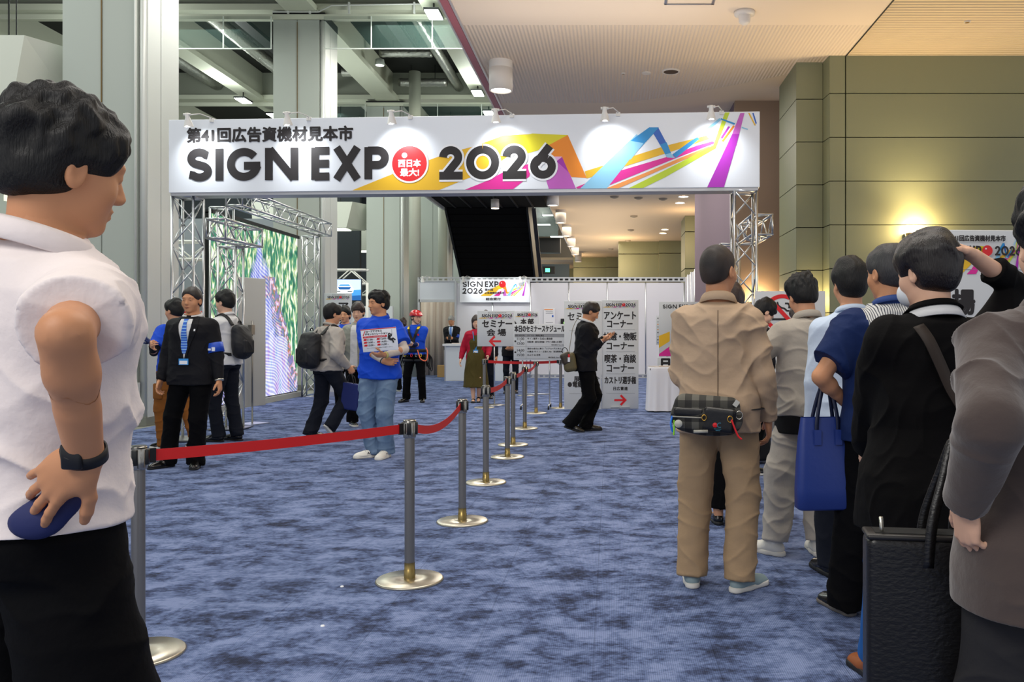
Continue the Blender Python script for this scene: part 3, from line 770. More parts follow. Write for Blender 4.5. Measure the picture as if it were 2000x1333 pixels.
struct('ceiling_ribbed', MB().prismz([(-1.9, 10.9)]+[(3.37, 10.9)]+[(float(x), arc_y(float(x)) if x > .1 else 14.6) for x in xs[::-1]], H, H+.12), CEILR)
struct('ceiling_corridor', MB().prismz([(float(x), arc_y(float(x)) if x > .1 else 14.6) for x in xs]+[(3.37, 62), (-9, 62), (-9, 46), (-1.9, 46)], H+.002, H+.12), mat('ceiling_corridor', '#dcc9b0', .8))
struct('ceiling_side', MB().box(3.385, 9, -2, 13, H, H+.12), CEILRX)
struct('trim_1', MB().box(3.37, 3.385, -2, 12.1, H-.01, H+.12), DARKM)
PINK = mat('edge_beam_paint', '#a8616a', .45)
struct('trim_2', MB().box(-2.03, -1.935, 0, 24.5, H-.02, H+.5), PINK)
struct('trim_3', MB().box(-1.93, -1.9, 0, 46, H-.015, H+.5).box(-2.06, -2.035, 0, 24.5, H-.015, H+.5), mat('edge_metal', '#d8d0cc', .3, .6))
struct('ceiling_edge_wall', MB().box(-2.0, -1.9, 0, 46, H+.5, 9.7), HALLG)

# ---- lobby walls (right)
def clad(mb, pts, z0, z1, joints, gap=.012, th=.05, vjoints=()):
    """wall panels along a plan polyline, dark joints left open"""
    zs = [z0]+[j for j in joints if z0 < j < z1]+[z1]
    for (a, b) in zip(pts[:-1], pts[1:]):
        a = Vector(a); b = Vector(b); d = (b-a).normalized(); n = Vector((d.y, -d.x)); a = a+d*.004; b = b-d*.004
        for lo, hi in zip(zs[:-1], zs[1:]):
            g0 = gap/2 if lo > z0 else 0; g1 = gap/2 if hi < z1 else 0
            q = [a, b, b-n*th, a-n*th]
            mb.add([(p.x, p.y, lo+g0) for p in q]+[(p.x, p.y, hi-g1) for p in q], [(0,3,2,1),(4,5,6,7),(0,1,5,4),(1,2,6,5),(2,3,7,6),(3,0,4,7)])
OLIVE = mat('wall_panel_olive', '#82866a', .5, bump=(60, .05, .002)); JOINT = mat('joint_dark', '#1c1a10', .9)
JZ = sorted(4.757-.628*i for i in range(8))
mb = MB(); clad(mb, [(3.376, 12.1), (9, 12.1)], 0, H, JZ); struct('wall_right', mb, OLIVE)
mb = MB(); clad(mb, [(2.73, 13.65), (2.73, 12.4), (3.12, 12.4), (3.14, 12.1), (3.366, 12.1)], 0, H, JZ); struct('wall_right_corner', mb, OLIVE)
struct('wall_right_core', MB().box(3.2, 9, 12.16, 12.4, 0, H).prismz([(2.79, 13.65), (2.79, 12.46), (3.3, 12.46), (3.3, 13.65)], 0, H), JOINT)
BROWN = mat('wall_plaster_brown', '#97806c', .8, bump=(90, .05, .002)); PURPLE = mat('wall_plaster_mauve', '#73606c', .8)
struct('wall_pier', MB().box(2.135, 3.0, 14.46, 14.6, 0, H), BROWN)
struct('wall_pier_side', MB().box(2.13, 2.95, 14.605, 21.3, 0, H), PURPLE)
for i, (x, y) in enumerate([(2.54, 28.7), (.36, 36.8), (-1.95, 44.6), (-4.1, 52.4)]):
    mb = MB(); clad(mb, [(x, y+1.6), (x, y), (x+1.75, y), (x+1.75, y-.3), (x+3.1, y-.3)], 0, H, JZ[1::2], gap=.03, th=.3); struct('wall_corridor', mb, OLIVE)
struct('wall_back', MB().box(-40, 9, 61.5, 61.7, 0, 9.7), mat('far_wall', '#b3a58c', .8))
struct('wall_corridor_side', MB().prismz([(6, 29), (6.2, 29), (-3.6, 61.5), (-3.8, 61.5)], 0, H), mat('corridor_wall', '#b49c78', .8))

# ---- hall columns: grey boxes with a dark collar near the beams
def column(Y, i):
    mb = MB(); x0, x1 = -7.78, -6.6
    mb.box(x0, -7.235, Y, Y+.92, .0, 8.55); mb.box(-7.215, x1-.12, Y, Y+.92, .0, 8.55)
    mb.box(-7.24, -7.21, Y+.02, Y+.9, 0, 8.55)
    c = struct('column', mb, GREYW)
    m2 = MB(); m2.lathe([(.05, 0), (.05, 8.55)], (x1-.06, Y+.06), 16).box(x1-.12, x1, Y+.06, Y+.40, 0, 8.55).box(x1-.12, x1, Y+.42, Y+.92, 0, 8.55)
    e = m2.build('column_side', COLUMNT, c)
    MB().box(x0-.01, x1+.01, Y-.01, Y+.93, 8.55, 8.72).build('collar', DARKM, c)
    MB().box(x0-.01, x1+.01, Y-.01, Y+.93, 0, .12).build('plinth', mat('plinth', '#77796f', .5), c)
    if i < 3:
        MB().box(-7.232, -7.218, Y-.012, Y+.0, [3.3, 2.6, 2.4][i], 8.5).build('joint_strip', mat('joint_brass', '#6b552a', .6), c)
    return c
YC = [12.0, 19.5, 26.95, 34.4, 41.8, 49.2]
for i, Y in enumerate(YC): column(Y, i)
mb = MB(); x = -6.72; 
mb.tube([(x, 12-.045, .55), (x, 12-.045, 8.4)], .018, 8).box(x-.05, x+.05, 12-.085, 12-.015, .42, .62)
tag(mb.build('conduit', mat('conduit_white', '#c9cbc7', .4)), 'white conduit with socket box running up the nearest grey column', 'conduit')

# ---- hall roof: beams, flanges, ducts, smoke glass
struct('ceiling_hall', MB().box(-40, -2.0, -2, 62, 9.7, 9.9), HALLD)
for Y in YC:
    mb = MB(); mb.box(-40, -2.0, Y+.25, Y+.45, 8.9, 9.75); o = struct('beam', mb, HALLG)
    m2 = MB().box(-40, -2.0, Y-.02, Y+.72, 8.78, 8.92).box(-40, -2.0, Y-.06, Y+.02, 8.55, 8.66); m2.build('flange', HALLL, o)
for X, wd in ((-7.1, .7), (-11.3, .5), (-4.0, .55), (-15.5, .5)):
    struct('beam', MB().box(X-wd/2, X+wd/2, 2, 61, 8.72, 8.86).box(X-.1, X+.1, 2, 61, 8.86, 9.7), HALLL)
def duct_hang(o, pts):
    for q in pts: MB().tube([q, (q[0], q[1], 9.7)], .01, 6).build('hanger', DARKM, o)
for k, (X, Z, R, Y0, Y1) in enumerate([(-10.0, 9.25, .17, 20.3, 27.1), (-4.85, 9.2, .14, 20.3, 27.1), (-8.6, 9.3, .13, 27.75, 34.5), (-12.6, 9.3, .2, 20.3, 27.1)]):
    n = 40; pts = [(X, Y0+(Y1-Y0)*i/n, Z) for i in range(n+1)]
    o = MB().tube(pts, [R*(1+.05*(i % 2)) for i in range(n+1)], 14).build('air_duct', FOIL); duct_hang(o, [pts[n//4], pts[3*n//4]]); tag(o, ['silver insulated duct running deep into the hall behind the big column', 'thin silver duct running beside the pink ceiling edge', 'silver duct between the second and third columns', 'wide silver duct far left under the hall roof'][k], 'duct', 'foil ducts under the hall roof')
for k, (Y, X0, X1, Z) in enumerate([(25.2, -8.0, -7.5, 9.1), (26.4, -6.6, -5.1, 9.15), (24.2, -6.6, -5.1, 9.35), (32.5, -9.9, -8.9, 9.05), (32.0, -6.6, -4.4, 9.1)]):
    n = 16; pts = [(X0+(X1-X0)*i/n, Y, Z) for i in range(n+1)]
    o = MB().tube(pts, [.12*(1+.08*(i % 2)) for i in range(n+1)], 12).build('air_duct', FOIL); duct_hang(o, [pts[n//4], pts[3*n//4]]); tag(o, ['short silver cross duct left of the second column', 'silver cross duct between the round post and the pink ceiling edge', 'upper silver cross duct seen through the smoke glass', 'far silver cross duct left above the banner', 'far silver cross duct behind the small round post'][k], 'duct', 'foil ducts under the hall roof')
for k, (X, Y0, Y1, z) in enumerate([(-9.2, 20.3, 27.1, 9.1), (-5.6, 20.3, 23.8, 9.3), (-8.1, 27.8, 34.2, 9.2)]):
    o = MB().box(X-.15, X+.15, Y0, Y1, z-.04, z+.06).build('cable_tray', DARKM); duct_hang(o, [(X, Y0+.8, z), (X, Y1-.8, z)]); tag(o, ['black cable tray beside the silver duct left of the second column', 'black cable tray between the beams right of the second column', 'dark cable tray far behind the second column'][k], 'cable tray')
mb = MB()
for a, b in (((-9.9, 26.6, 8.0), (-9.7, 26.5, 8.55)),): mb.tube([b, (-9.8, 26.4, 8.25), a, (-9.4, 26.3, 7.85)], .12, 10)
tag(mb.build('pipe_elbow', BLACK), 'black bent pipe hanging under the hall roof left of the second column', 'pipe')
for k, (x, y) in enumerate([(-5.9, 25.5), (-6.55, 33.0)]):
    mb = MB(); mb.lathe([(.175, 0), (.175, 9.2)], (x, y), 24); struct('column_round', mb, mat('round_post', '#9c9f92', .5))
GLASS = mat('smoke_glass', '#5f7f78', .05, alpha=.10, spec=.25)
n = 0
for Y in YC[1:3]:
    for (a, b) in ((-6.58, -5.5), (-5.48, -4.1), (-4.08, -2.07), (-10.0, -8.9), (-8.88, -7.8)):
        n += 1
        g = struct('window_%d' % n, MB().box(a, b, Y-.10, Y-.09, 7.86, 8.6), GLASS)
        MB().box(a, b, Y-.108, Y-.082, 7.845, 7.865).box(b, b+.02, Y-.108, Y-.082, 7.85, 8.6).build('frame', mat('glass_edge', '#dfe6de', .3), g)
mb = MB(); mb.tube([(-7.75, 19.40, 8.70), (-6.7, 19.40, 8.70), (-6.4, 19.40, 8.85), (-3.0, 19.40, 8.9)], .018, 8)
for x in (-7.4, -6.9, -6.0, -4.5): mb.box(x-.02, x+.02, 19.38, 19.425, 8.66, 8.92)
tag(mb.build('conduit', mat('conduit_white', '#c9cbc7', .4)), 'thin light conduit clipped across the roof beam above the second column', 'conduit')

# high bay lights
LAMPW = em('lamp_cool', '#f4fff4', 14)
def highbay(x, y, z, lab):
    t = thing('high_bay_light', lab, 'ceiling light', (x, y, z), 0, 'high bay lights under the hall roof')
    MB().box(-.17, .17, -.3, .3, .0, .05).build('housing', DARKM, t); MB().box(-.15, .15, -.28, .28, -.02, 0).build('diffuser', LAMPW, t)
    MB().tube([(0, 0, .05), (0, 0, .25)], .02, 8).build('hanger', DARKM, t); return t
h0 = highbay(-3.95, 18.9, 8.45, 'bright square high bay light at the top of the open bay')
for (x, y, z, lab) in [(-3.97, 25.3, 8.5, 'high bay light beside the pink ceiling edge, above the banner'), (-3.97, 27.6, 8.5, 'smaller high bay light just above the top edge of the banner'), (-11.25, 25.9, 8.45, 'high bay light left of the second column'), (-11.1, 27.9, 8.5, 'high bay light touching the left side of the second column'), (-4.05, 17.4, 8.45, 'high bay light cut by the top of the view')]:
    h = copy_tree(h0); h.location = (x, y, z); h['label'] = lab
t = thing('pendant_lamp', 'small grey can lamp hanging on a wire below the hall beam', 'ceiling light', (-6.55, 24.0, 8.95))
MB().lathe([(.07, .16), (.12, .14), (.14, 0), (.13, -.02)], n=20).build('shade', GREYW, t); MB().lathe([(.115, -.028), (.0001, -.03)], n=20, caps=False).build('diffuser', em('lamp_dim', '#ffffff', 2), t); MB().tube([(0, 0, .14), (0, 0, .75)], .006, 6).build('cable', DARKM, t)

# white angular light hoods beside the columns
HOOD = mat('hood_white', '#d6d8cc', .6); HOODL = em('hood_light', '#f6ffe6', 2.6)
def hood(Y, lab):
    t = thing('light_hood', lab, 'light fixture', (-8.15, Y, 5.47), 0, 'white angular light hoods in the hall')
    mb = MB(); x0, x1 = -3.2, 0.0
    mb.add([(x0, 0, 0), (x1, 0, 0), (x1+.62, 1.2, 0), (x0, 1.2, 0), (x0, .10, -.80), (x1-.22, .10, -.80), (x1+.1, 1.0, -.80), (x0, 1.0, -.80)],
           [(0,3,2,1), (0,1,5,4), (1,2,6,5), (2,3,7,6), (3,0,4,7), (4,5,6,7)])
    mb.build('hood', HOOD, t)
    MB().box(x0+.1, x1-.3, .25, .85, -.83, -.8).build('diffuser', HOODL, t)
    mb = MB(); mb.tube([(x0+.6, .4, 0), (x0+.6, .4, 3.2)], .012, 6).tube([(x1-.5, .4, 0), (x1-.5, .4, 3.2)], .012, 6); mb.build('hanger', DARKM, t); return t
hd_ = hood(11.75, 'large white angular light hood at the left edge of the view')
h2 = copy_tree(hd_); h2.location = (-8.15, 26.7, 5.47); h2['label'] = 'white angular light hood seen between the second and third columns'
h3 = copy_tree(hd_); h3.location = (-8.15, 34.1, 5.47); h3['label'] = 'white angular light hood seen between the third and fourth columns'
# hall interior: dark far wall, partitions
struct('wall_hall', MB().box(-40, -7.9, 46, 46.3, 0, 9.7), mat('hall_far_wall', '#3c4248', .8))
struct('wall_hall_partition', MB().box(-16, -8.9, 30.0, 30.2, 2.9, 7.0), mat('hall_dark_partition', '#2d3338', .8))
struct('wall_left', MB().box(-24, -10.05, 15.2, 15.4, 0, 5.0), mat('hall_pale_wall', '#b5bab2', .7))
struct('trim_4', MB().box(-24, -9.6, 15.05, 15.2, 4.05, 4.25), DARKM)
t = tag(MB().box(-9.98, -9.62, 13.9, 13.98, 3.5, 4.9).build('lit_wall_glow', em('wall_glow_cream', '#eef2d8', .75)), 'cream glowing patch standing for lit wall at the left edge behind the nearest man', 'wall patch')  # stands for a wall surface in bright light, its brightness given as emission
MB().tube([(-9.8, 13.94, 4.9), (-9.8, 13.94, 9.7)], .01, 6).build('hanger', DARKM, t)

# cylinder lamps along the ceiling edge
t = thing('ceiling_lamp', 'white cylinder lamp hanging below the ceiling, nearest and largest of its row', 'ceiling light', (-1.6, 12.36, H), 0, 'cylinder lamps along the ceiling edge')
CYLW = mat('lamp_housing', '#d9d2cb', .45)
MB().lathe([(.172, 0), (.172, -.10), (.165, -.105), (.165, -.112), (.172, -.117), (.172, -.43), (.150, -.435), (.150, -.40)], n=36, caps=False).build('housing', CYLW, t)
MB().lathe([(.149, -.41), (.0001, -.41)], n=30, caps=False).build('diffuser', em('lamp_warm', '#fff1df', 9), t)
cyl0 = t
_n = ['second', 'third', 'fourth', 'fifth', 'sixth', 'seventh', 'eighth', 'ninth', 'tenth', 'eleventh']
for i in range(1, 11):
    Y = 12.36+3.73*i
    if i in (1, 2): lab = 'white cylinder lamp hidden behind the banner, %s in the row' % _n[i-1]
    else: lab = 'white cylinder lamp over the corridor, %s in the row counted from the nearest' % _n[i-1]
    c = copy_tree(cyl0); c.location = (-1.6, Y, H); c['label'] = lab
for Y in (12.36, 16.1, 19.8, 23.55, 27.3, 31.0, 34.7, 38.5):
    l = spot('cylinder_lamp_light', (-1.6, Y, 4.85), (-1.6, Y, 0), 60, (1, .93, .82), 110, .6, .1)
# recessed downlights
t = thing('downlight', 'round recessed downlight, front one of the nearest pair in the corridor ceiling', 'ceiling light', (2.13, 24.6, H-.003), 0, 'recessed downlights in the corridor ceiling')
MB().lathe([(.17, 0), (.17, -.012), (.14, -.014), (.14, 0)], n=24, caps=False).build('ring', CYLW, t); MB().lathe([(.14, -.006), (.0001, -.006)], n=24, caps=False).build('diffuser', em('lamp_warm2', '#fff6e6', 12), t)
prs = ['nearest', 'second', 'third', 'fourth', 'fifth']; k = 0
for i in range(5):
    for j, w_ in enumerate(('front', 'rear')):
        if i == j == 0: continue
        c = copy_tree(t); c.location = (2.13-.03*i, 24.6+7.9*i+1.2*j, H-.003); c['label'] = 'round recessed downlight, %s one of the %s pair in the corridor ceiling' % (w_, prs[i])
# small ceiling fittings
def disc_fit(name, lab, x, y, r, col, z=H, h=.03, cat='ceiling fitting'):
    t = thing(name, lab, cat, (x, y, z)); MB().lathe([(r, 0), (r*.97, -h*.5), (r*.82, -h*.6), (r*.8, -h*.3)], n=28, caps=False).build('rim', CYLW, t)
    MB().lathe([(r*.8, -h*.4), (r*.5, -h*(.6)), (.0001, -h*.6)], n=28, caps=False).build('grille', col, t); return t
disc_fit('ceiling_speaker', 'round dark speaker grille in the ribbed lobby ceiling', .92, 12.82, .14, mat('grille_dark', '#4a3a2c', .8))
disc_fit('smoke_detector', 'small white round detector beside the dark speaker grille', .55, 12.9, .07, CYLW)
disc_fit('sprinkler', 'tiny brass sprinkler left of the white detector', .2, 12.92, .03, mat('brass', '#8a6a2a', .4, .8))
disc_fit('sprinkler', 'tiny brass sprinkler in the ribbed side ceiling over the wall', 4.55, 10.77, .04, mat('brass', '#8a6a2a', .4, .8))
t = thing('camera_dome', 'white dome fitting hanging from the ceiling near the top of the view', 'ceiling fitting', (1.66, 10.45, H))
MB().lathe([(.13, 0), (.125, -.04), (.08, -.05)], n=28).build('base', CYLW, t); MB().lathe([(.075, -.05), (.07, -.13), (.03, -.16), (.0001, -.165)], n=28, caps=False).build('dome', CYLW, t)
t = thing('ceiling_hatch', 'square access hatch with thin metal rim in the lobby ceiling', 'hatch', (.95, 9.9, H))
mb = MB(); 
for a in ((-.3, .3, -.3, -.27), (-.3, .3, .27, .3), (-.3, -.27, -.3, .3), (.27, .3, -.3, .3)): mb.box(a[0], a[1], a[2], a[3], -.012, 0)
mb.build('frame', ALU, t); MB().box(-.262, .262, -.262, .262, -.006, 0).build('panel', CEIL, t)
DK = mat('detector_grey', '#a29582', .6)
for k, (px, py) in enumerate([(1200, 384), (1247, 386), (1295, 388), (1238, 422), (1232, 449), (1226, 470), (1218, 501), (1193, 486), (1222, 487), (1216, 513), (1191, 511)]):
    Y = 3.97*1650/(650-py); X = (px-1192)*Y/1650
    tag(MB().lathe([(.13, 0), (.12, -.03), (.05, -.06), (.0001, -.065)], (0, 0), 16, caps=False).build('ceiling_detector', DK, None, loc=(X, Y, H)), 'small round detector in the corridor ceiling, number %d of the scattered fittings counted towards the far end' % (k+1) if False else ['dark detector near the nearest downlights', 'pale detector right of the dark one over the corridor', 'flat detector closest to the nearest downlights', 'long slot diffuser on the corridor centre line, nearest', 'detector in line with the second downlight pair', 'slot diffuser just past the second downlight pair', 'slot diffuser before the fourth downlight pair', 'small detector left of the third downlight pair', 'round detector beside the third downlight pair', 'round detector near the fourth downlight pair', 'tiny detector far down the corridor ceiling'][k], 'ceiling fitting', 'small fittings in the corridor ceiling')

# wall uplights
SC_ = mat('sconce_metal', '#6a6257', .4, .7)
def sconce(x, y, z, power, lab, rot=0, nrm=(0, -1)):
    t = thing('wall_uplight', lab, 'wall light', (x, y, z), rot, 'wall uplights')
    MB().lathe([(.03, -.16), (.10, -.12), (.14, 0), (.135, 0), (.09, -.1)], n=24, caps=False, a0=PI, a1=2*PI).build('bowl', SC_, t)
    MB().box(-.08, .08, -.02, 0, -.14, -.02).build('backplate', SC_, t)
    MB().lathe([(.06, -.05), (.0001, -.045)], (0, -.07), 14, caps=False).build('bulb', em('bulb_warm', '#ffd68a', 10), t)
    point('uplight_lamp', (x+nrm[0]*.16, y+nrm[1]*.16, z+.05), power, WARM, .05)
sconce(4.36, 12.09, 2.75, 62, 'warm uplight on the olive panelled wall behind the tall right sign')
sconce(2.93, 12.38, 1.75, 16, 'warm uplight low on the stepped corner of the olive wall')
sconce(2.5, 14.45, 1.85, 26, 'warm uplight on the brown pier behind the right truss')
for (x, y) in [(3.2, 28.3), (1.1, 36.4), (-1.2, 44.2), (-3.3, 52.0)]:
    point('corridor_uplight', (x-.6, y-1.0, 4.3), 60, (1, .7, .38), .1)

spot('wall_wash', (4.3, 11.75, 2.7), (4.2, 10.9, 5.3), 190, (1, .76, .42), 125, .9, .1); spot('wall_wash', (7.5, 11.75, 2.7), (7.2, 10.9, 5.3), 150, (1, .76, .42), 125, .9, .1); spot('wall_wash', (2.4, 11.9, 2.2), (1.9, 10.6, 5.3), 120, (1, .76, .42), 120, .9, .1)
# ---- escalator underside and landing
ESC = mat('escalator_black', '#060506', .9, spec=.15)
t = thing('escalator', 'black underside of the escalator rising over the reception wall', 'escalator', (-3.5, 26, 0))
mb = MB(); x0, x1 = -1.25, 1.05   # local x
a = (24.6-26, 4.95); b = (28.2-26, 2.3)
n = 16
for i in range(n):
    f0 = i/n; f1 = (i+1)/n; y0 = a[0]+(b[0]-a[0])*f0; y1 = a[0]+(b[0]-a[0])*f1; z0 = a[1]+(b[1]-a[1])*f0; z1 = a[1]+(b[1]-a[1])*f1
    mb.add([(x0, y0, z0), (x1, y0, z0), (x1, y1-.03, z1+.03), (x0, y1-.03, z1+.03), (x0, y0, z0+.7), (x1, y0, z0+.7), (x1, y1, z1+.7), (x0, y1, z1+.7)], [(0,3,2,1),(4,5,6,7),(0,1,5,4),(1,2,6,5),(2,3,7,6),(3,0,4,7)])
mb.build('underside', ESC, t)
mb = MB(); mb.strip([(x1+.03, a[0], a[1]-.05), (x1+.03, b[0], b[1]-.05)], [(x1+.03, a[0], a[1]+1.5), (x1+.03, b[0], b[1]+1.5)], .06, (1, 0, 0)); mb.build('side_panel', DARKM, t); mb = MB(); mb.strip([(x0-.05, a[0], a[1]-.05), (x0-.05, b[0], b[1]-.05)], [(x0-.05, a[0], a[1]+.9), (x0-.05, b[0], b[1]+.9)], .06, (1, 0, 0))
mb.build('side_panel', DARKM, t)
mb = MB(); mb.strip([(x1+.16, a[0], a[1]-.02), (x1+.16, b[0], b[1]-.02)], [(x1+.28, a[0], a[1]-.02), (x1+.28, b[0], b[1]-.02)], .05, (0, 0, 1)); mb.build('edge_rail', mat('rail_grey', '#3a383a', .4, .4), t)
mb = MB(); mb.box(-1.32, 1.68, 18-26, 24.6-26, 4.98, 5.25); mb.build('landing', ESC, t)
mb = MB()
for i in range(6): mb.box(-1.0+i*.45, -.96+i*.45, 18.1-26, 24.5-26, 4.94, 4.98)
mb.build('landing_ribs', DARKM, t)
mb = MB(); mb.strip([(-1.36, -8, 4.9), (-1.36, a[0], 4.9)], [(-1.36, -8, 5.3), (-1.36, a[0], 5.3)], .05, (1, 0, 0)); mb.build('landing_edge', COLUMNT, t)
t2 = thing('pendant_lamp', 'white cylinder lamp glowing under the black escalator landing', 'ceiling light', (-3.07, 22.5, 4.98))
MB().lathe([(.11, -.10), (.11, -.34), (.095, -.34)], n=24).build('housing', CYLW, t2); MB().lathe([(.10, -.345), (.0001, -.35)], n=24, caps=False).build('diffuser', em('lamp_warm3', '#ffe9c8', 12), t2); MB().tube([(0, 0, 0), (0, 0, -.1)], .02, 8).build('stem', DARKM, t2)
# far glazed end behind the escalator
struct('window_11', MB().box(-9.5, -2.2, 45.5, 45.6, 3.0, 3.95), em('daylight_glass', '#dfeeff', 2.2))
struct('trim_5', MB().box(-9.5, -2.2, 45.3, 45.5, 3.95, 5.0), mat('soffit_blue', '#5a6a78', .6))
struct('trim_6', MB().box(-6.4, -2.05, 34.5, 35.0, 4.6, 5.2), DARKM)
struct('window_12', MB().box(-6.4, -2.1, 34.0, 34.06, 5.2, 7.5), mat('teal_glass', '#3d6a66', .1, alpha=.55))
t = thing('exit_sign', 'green lit exit sign beyond the escalator, above the white wall', 'sign', (-2.62, 35.9, 3.92))
MB().box(-.26, .26, 0, .08, -.1, .22).build('housing', DARKM, t); MB().box(-.14, .05, -.01, 0, -.02, .14).build('lit_face', em('exit_green', '#58e0a0', 2.5), t)
for k, (x, y, z) in enumerate([(-2.9, 40, 6.9), (-3.0, 38, 6.2), (-2.6, 41, 6.0)]):
    tag(MB().box(-.3, .3, -.15, .15, -.03, 0).build('ceiling_lamp', em('lamp_cool2', '#f2fff8', 8), None, loc=(x, y, z)), ['upper bright lamp behind the teal glass beside the escalator', 'lower bright lamp behind the teal glass beside the escalator', 'third bright lamp behind the teal glass, lowest right'][k], 'ceiling light', 'lamps behind the teal glass')
# ================================================================== printed colours
INK = mat('ink_dark', '#2e2b2c', .55, spec=.3); RED = mat('ink_red', '#d8161e', .4); YEL = mat('ink_yellow', '#e8b71e', .5); YEL2 = mat('ink_lemon', '#dfd414', .5)
ORA = mat('ink_orange', '#ef8a10', .5); MAG = mat('ink_magenta', '#dd1c94', .5); PUR = mat('ink_purple', '#a31bab', .5); PUR2 = mat('ink_lilac', '#c45cc0', .5)
BLU = mat('ink_blue', '#1f8fd0', .5); BLU2 = mat('ink_light_blue', '#8cc9e8', .5); BLU3 = mat('ink_navy', '#2560bd', .5); GRN = mat('ink_lime', '#bfd62c', .5); PAPER = mat('paper_white', '#eceef2', .5)
ORA2 = mat('ink_peach', '#f09a4e', .5); GREYL = mat('ink_grey', '#8a8c90', .5); SIGNG = mat('sign_board_white', '#c9cccf', .5); PINKL = mat('ink_pink', '#e9b6e4', .5)
INKS = [INK, RED, YEL, YEL2, ORA, MAG, PUR, PUR2, BLU, BLU2, BLU3, GRN, PAPER, ORA2, GREYL, PINKL]
def ribbons(mb, f, y):
    """the folded colour ribbons of the event's artwork; f maps photo-banner pixels to the board"""
    k = [0]
    def p(ci, pts):
        k[0] += 1; mb.cur = ci; poly(mb, [f(*q) for q in pts], y-k[0]*.00012)
    p(2, [(688,372),(812,322),(880,298),(930,285),(982,265),(1040,262),(1000,300),(950,335),(905,352),(858,372)])
    p(3, [(960,285),(1040,261),(1109,264),(1058,292),(1012,305)])
    p(3, [(982,272),(1040,261),(1109,264),(1040,282)])
    p(4, [(1060,290),(1109,264),(1146,348),(1116,346),(1100,320),(1080,306)])
    p(2, [(1142,335),(1300,285),(1380,265),(1385,272),(1300,300),(1146,349)])
    p(5, [(908,372),(955,352),(984,336),(1040,318),(1034,345),(1002,371)])
    p(15, [(1040,312),(1072,306),(1098,306),(1086,316)])
    p(6, [(1086,316),(1098,307),(1112,340),(1092,344),(1080,330)])
    p(7, [(1066,350),(1090,318),(1112,338),(1125,370),(1072,371)])
    p(5, [(1125,366),(1190,340),(1302,307),(1360,285),(1392,276),(1396,280),(1318,310),(1190,362),(1128,370)])
    p(13, [(1184,370),(1260,338),(1330,308),(1385,286),(1388,290),(1330,315),(1208,370)])
    p(11, [(1228,370),(1300,332),(1393,284),(1416,220),(1425,220),(1398,290),(1300,346),(1256,370)])
    p(9, [(1133,370),(1218,286),(1244,262),(1255,280),(1185,370)]); p(8, [(1222,282),(1268,249),(1287,249),(1276,262),(1248,292)]); p(9, [(1200,303),(1230,275),(1257,280),(1232,312)])
    p(10, [(1276,261),(1286,250),(1302,280),(1290,285)]); p(8, [(1289,283),(1302,278),(1311,300),(1302,307)]); p(9, [(1299,302),(1310,299),(1318,309),(1303,308)])
    p(8, [(1313,302),(1350,275),(1362,268),(1366,272),(1320,309)])
    p(9, [(1375,255),(1405,231),(1410,233),(1380,259)]); p(8, [(1408,231),(1436,241),(1434,244),(1408,234)]); p(9, [(1449,248),(1461,252),(1460,254),(1448,250)])
    p(6, [(1422,247),(1426,248),(1411,271),(1407,270)]); p(4, [(1432,245),(1435,247),(1413,277),(1409,276)])
    p(7, [(1446,221),(1454,221),(1438,285),(1421,285)]); p(6, [(1430,262),(1444,262),(1414,370),(1381,370)])
    p(2, [(1461,221),(1464,221),(1476,245),(1474,246)]); p(10, [(1469,221),(1472,221),(1478,241),(1476,243)])
# ---- the gate banner
A_ = Vector((-5.385, 10.3, 3.035)); B_ = Vector((1.752, 9.9, 3.035)); BH = .89
bl_ang = math.atan2(B_.y-A_.y, B_.x-A_.x); BW = (B_-A_).length
def bl(px, py):
    k = (px-CX)/FPX; t = (k*A_.y-A_.x)/((B_.x-A_.x)-k*(B_.y-A_.y)); Y = A_.y+t*(B_.y-A_.y); return (t*BW, EYE-(py-CY)*Y/FPX-A_.z)
t = thing('banner', 'long white gate banner reading SIGN EXPO 2026 with coloured ribbons, carried by two trusses', 'banner', A_, bl_ang)
BANW = mat('banner_board', '#e4e9f0', .38, spec=.6)
MB().box(0, BW, 0, .26, .0, BH).build('board', BANW, t, bevel=.006)
MB().box(0.02, BW-.02, .01, .25, -.035, .0).build('underside_frame', mat('banner_frame', '#a9aaae', .4, .5), t)
mb = MB(); ribbons(mb, lambda a, b: (max(0.004, min(BW-.004, bl(a, b)[0])), max(.003, min(BH-.002, bl(a, b)[1]))), -.002); mb.build('ribbon_print', INKS, t)
def tx(px): return bl(px, 320)[0]
mb = MB(); z = lambda px, py: bl(px, py)[1]
text(mb, '第41回広告資機材見本市', tx(366), tx(689), z(500, 277), z(500, 249), -.007, .0072)
def fit_geo(mb, s, pa, pb, ya, yb, y, wd=W):
    x0 = tx(pa); x1 = tx(pb); z0 = z((pa+pb)/2, yb); h = z((pa+pb)/2, ya)-z0
    w1 = geo(mb, s, 0, 0, h, y, measure=True, gap=.10); geo(mb, s, x0, z0, h, y, sx=(x1-x0)/w1, wd=wd, gap=.10)
fit_geo(mb, 'SIGN', 364, 583, 290, 353, -.0072, .25); fit_geo(mb, 'EXP', 609, 760, 288, 351, -.0072, .25)
mbo = MB(); fit_geo(mbo, '2026', 857, 1087, 286, 349, -.0070, wd=W+.15); 
for i, px in enumerate((1,)):
    pass
mbo.build('numeral_outline', PAPER, t)
fit_geo(mb, '2026', 857, 1087, 286, 349, -.0080, .25)
mb.build('lettering', INK, t)
cx, cz = bl(800, 320); r = z(800, 285.5)-cz
mb = MB(); disc(mb, cx, cz, r+.022, -.0074); mb.build('ball_outline', PAPER, t)
mb = MB(); disc(mb, cx, cz, r, -.0079); mb.build('ball_print', RED, t)
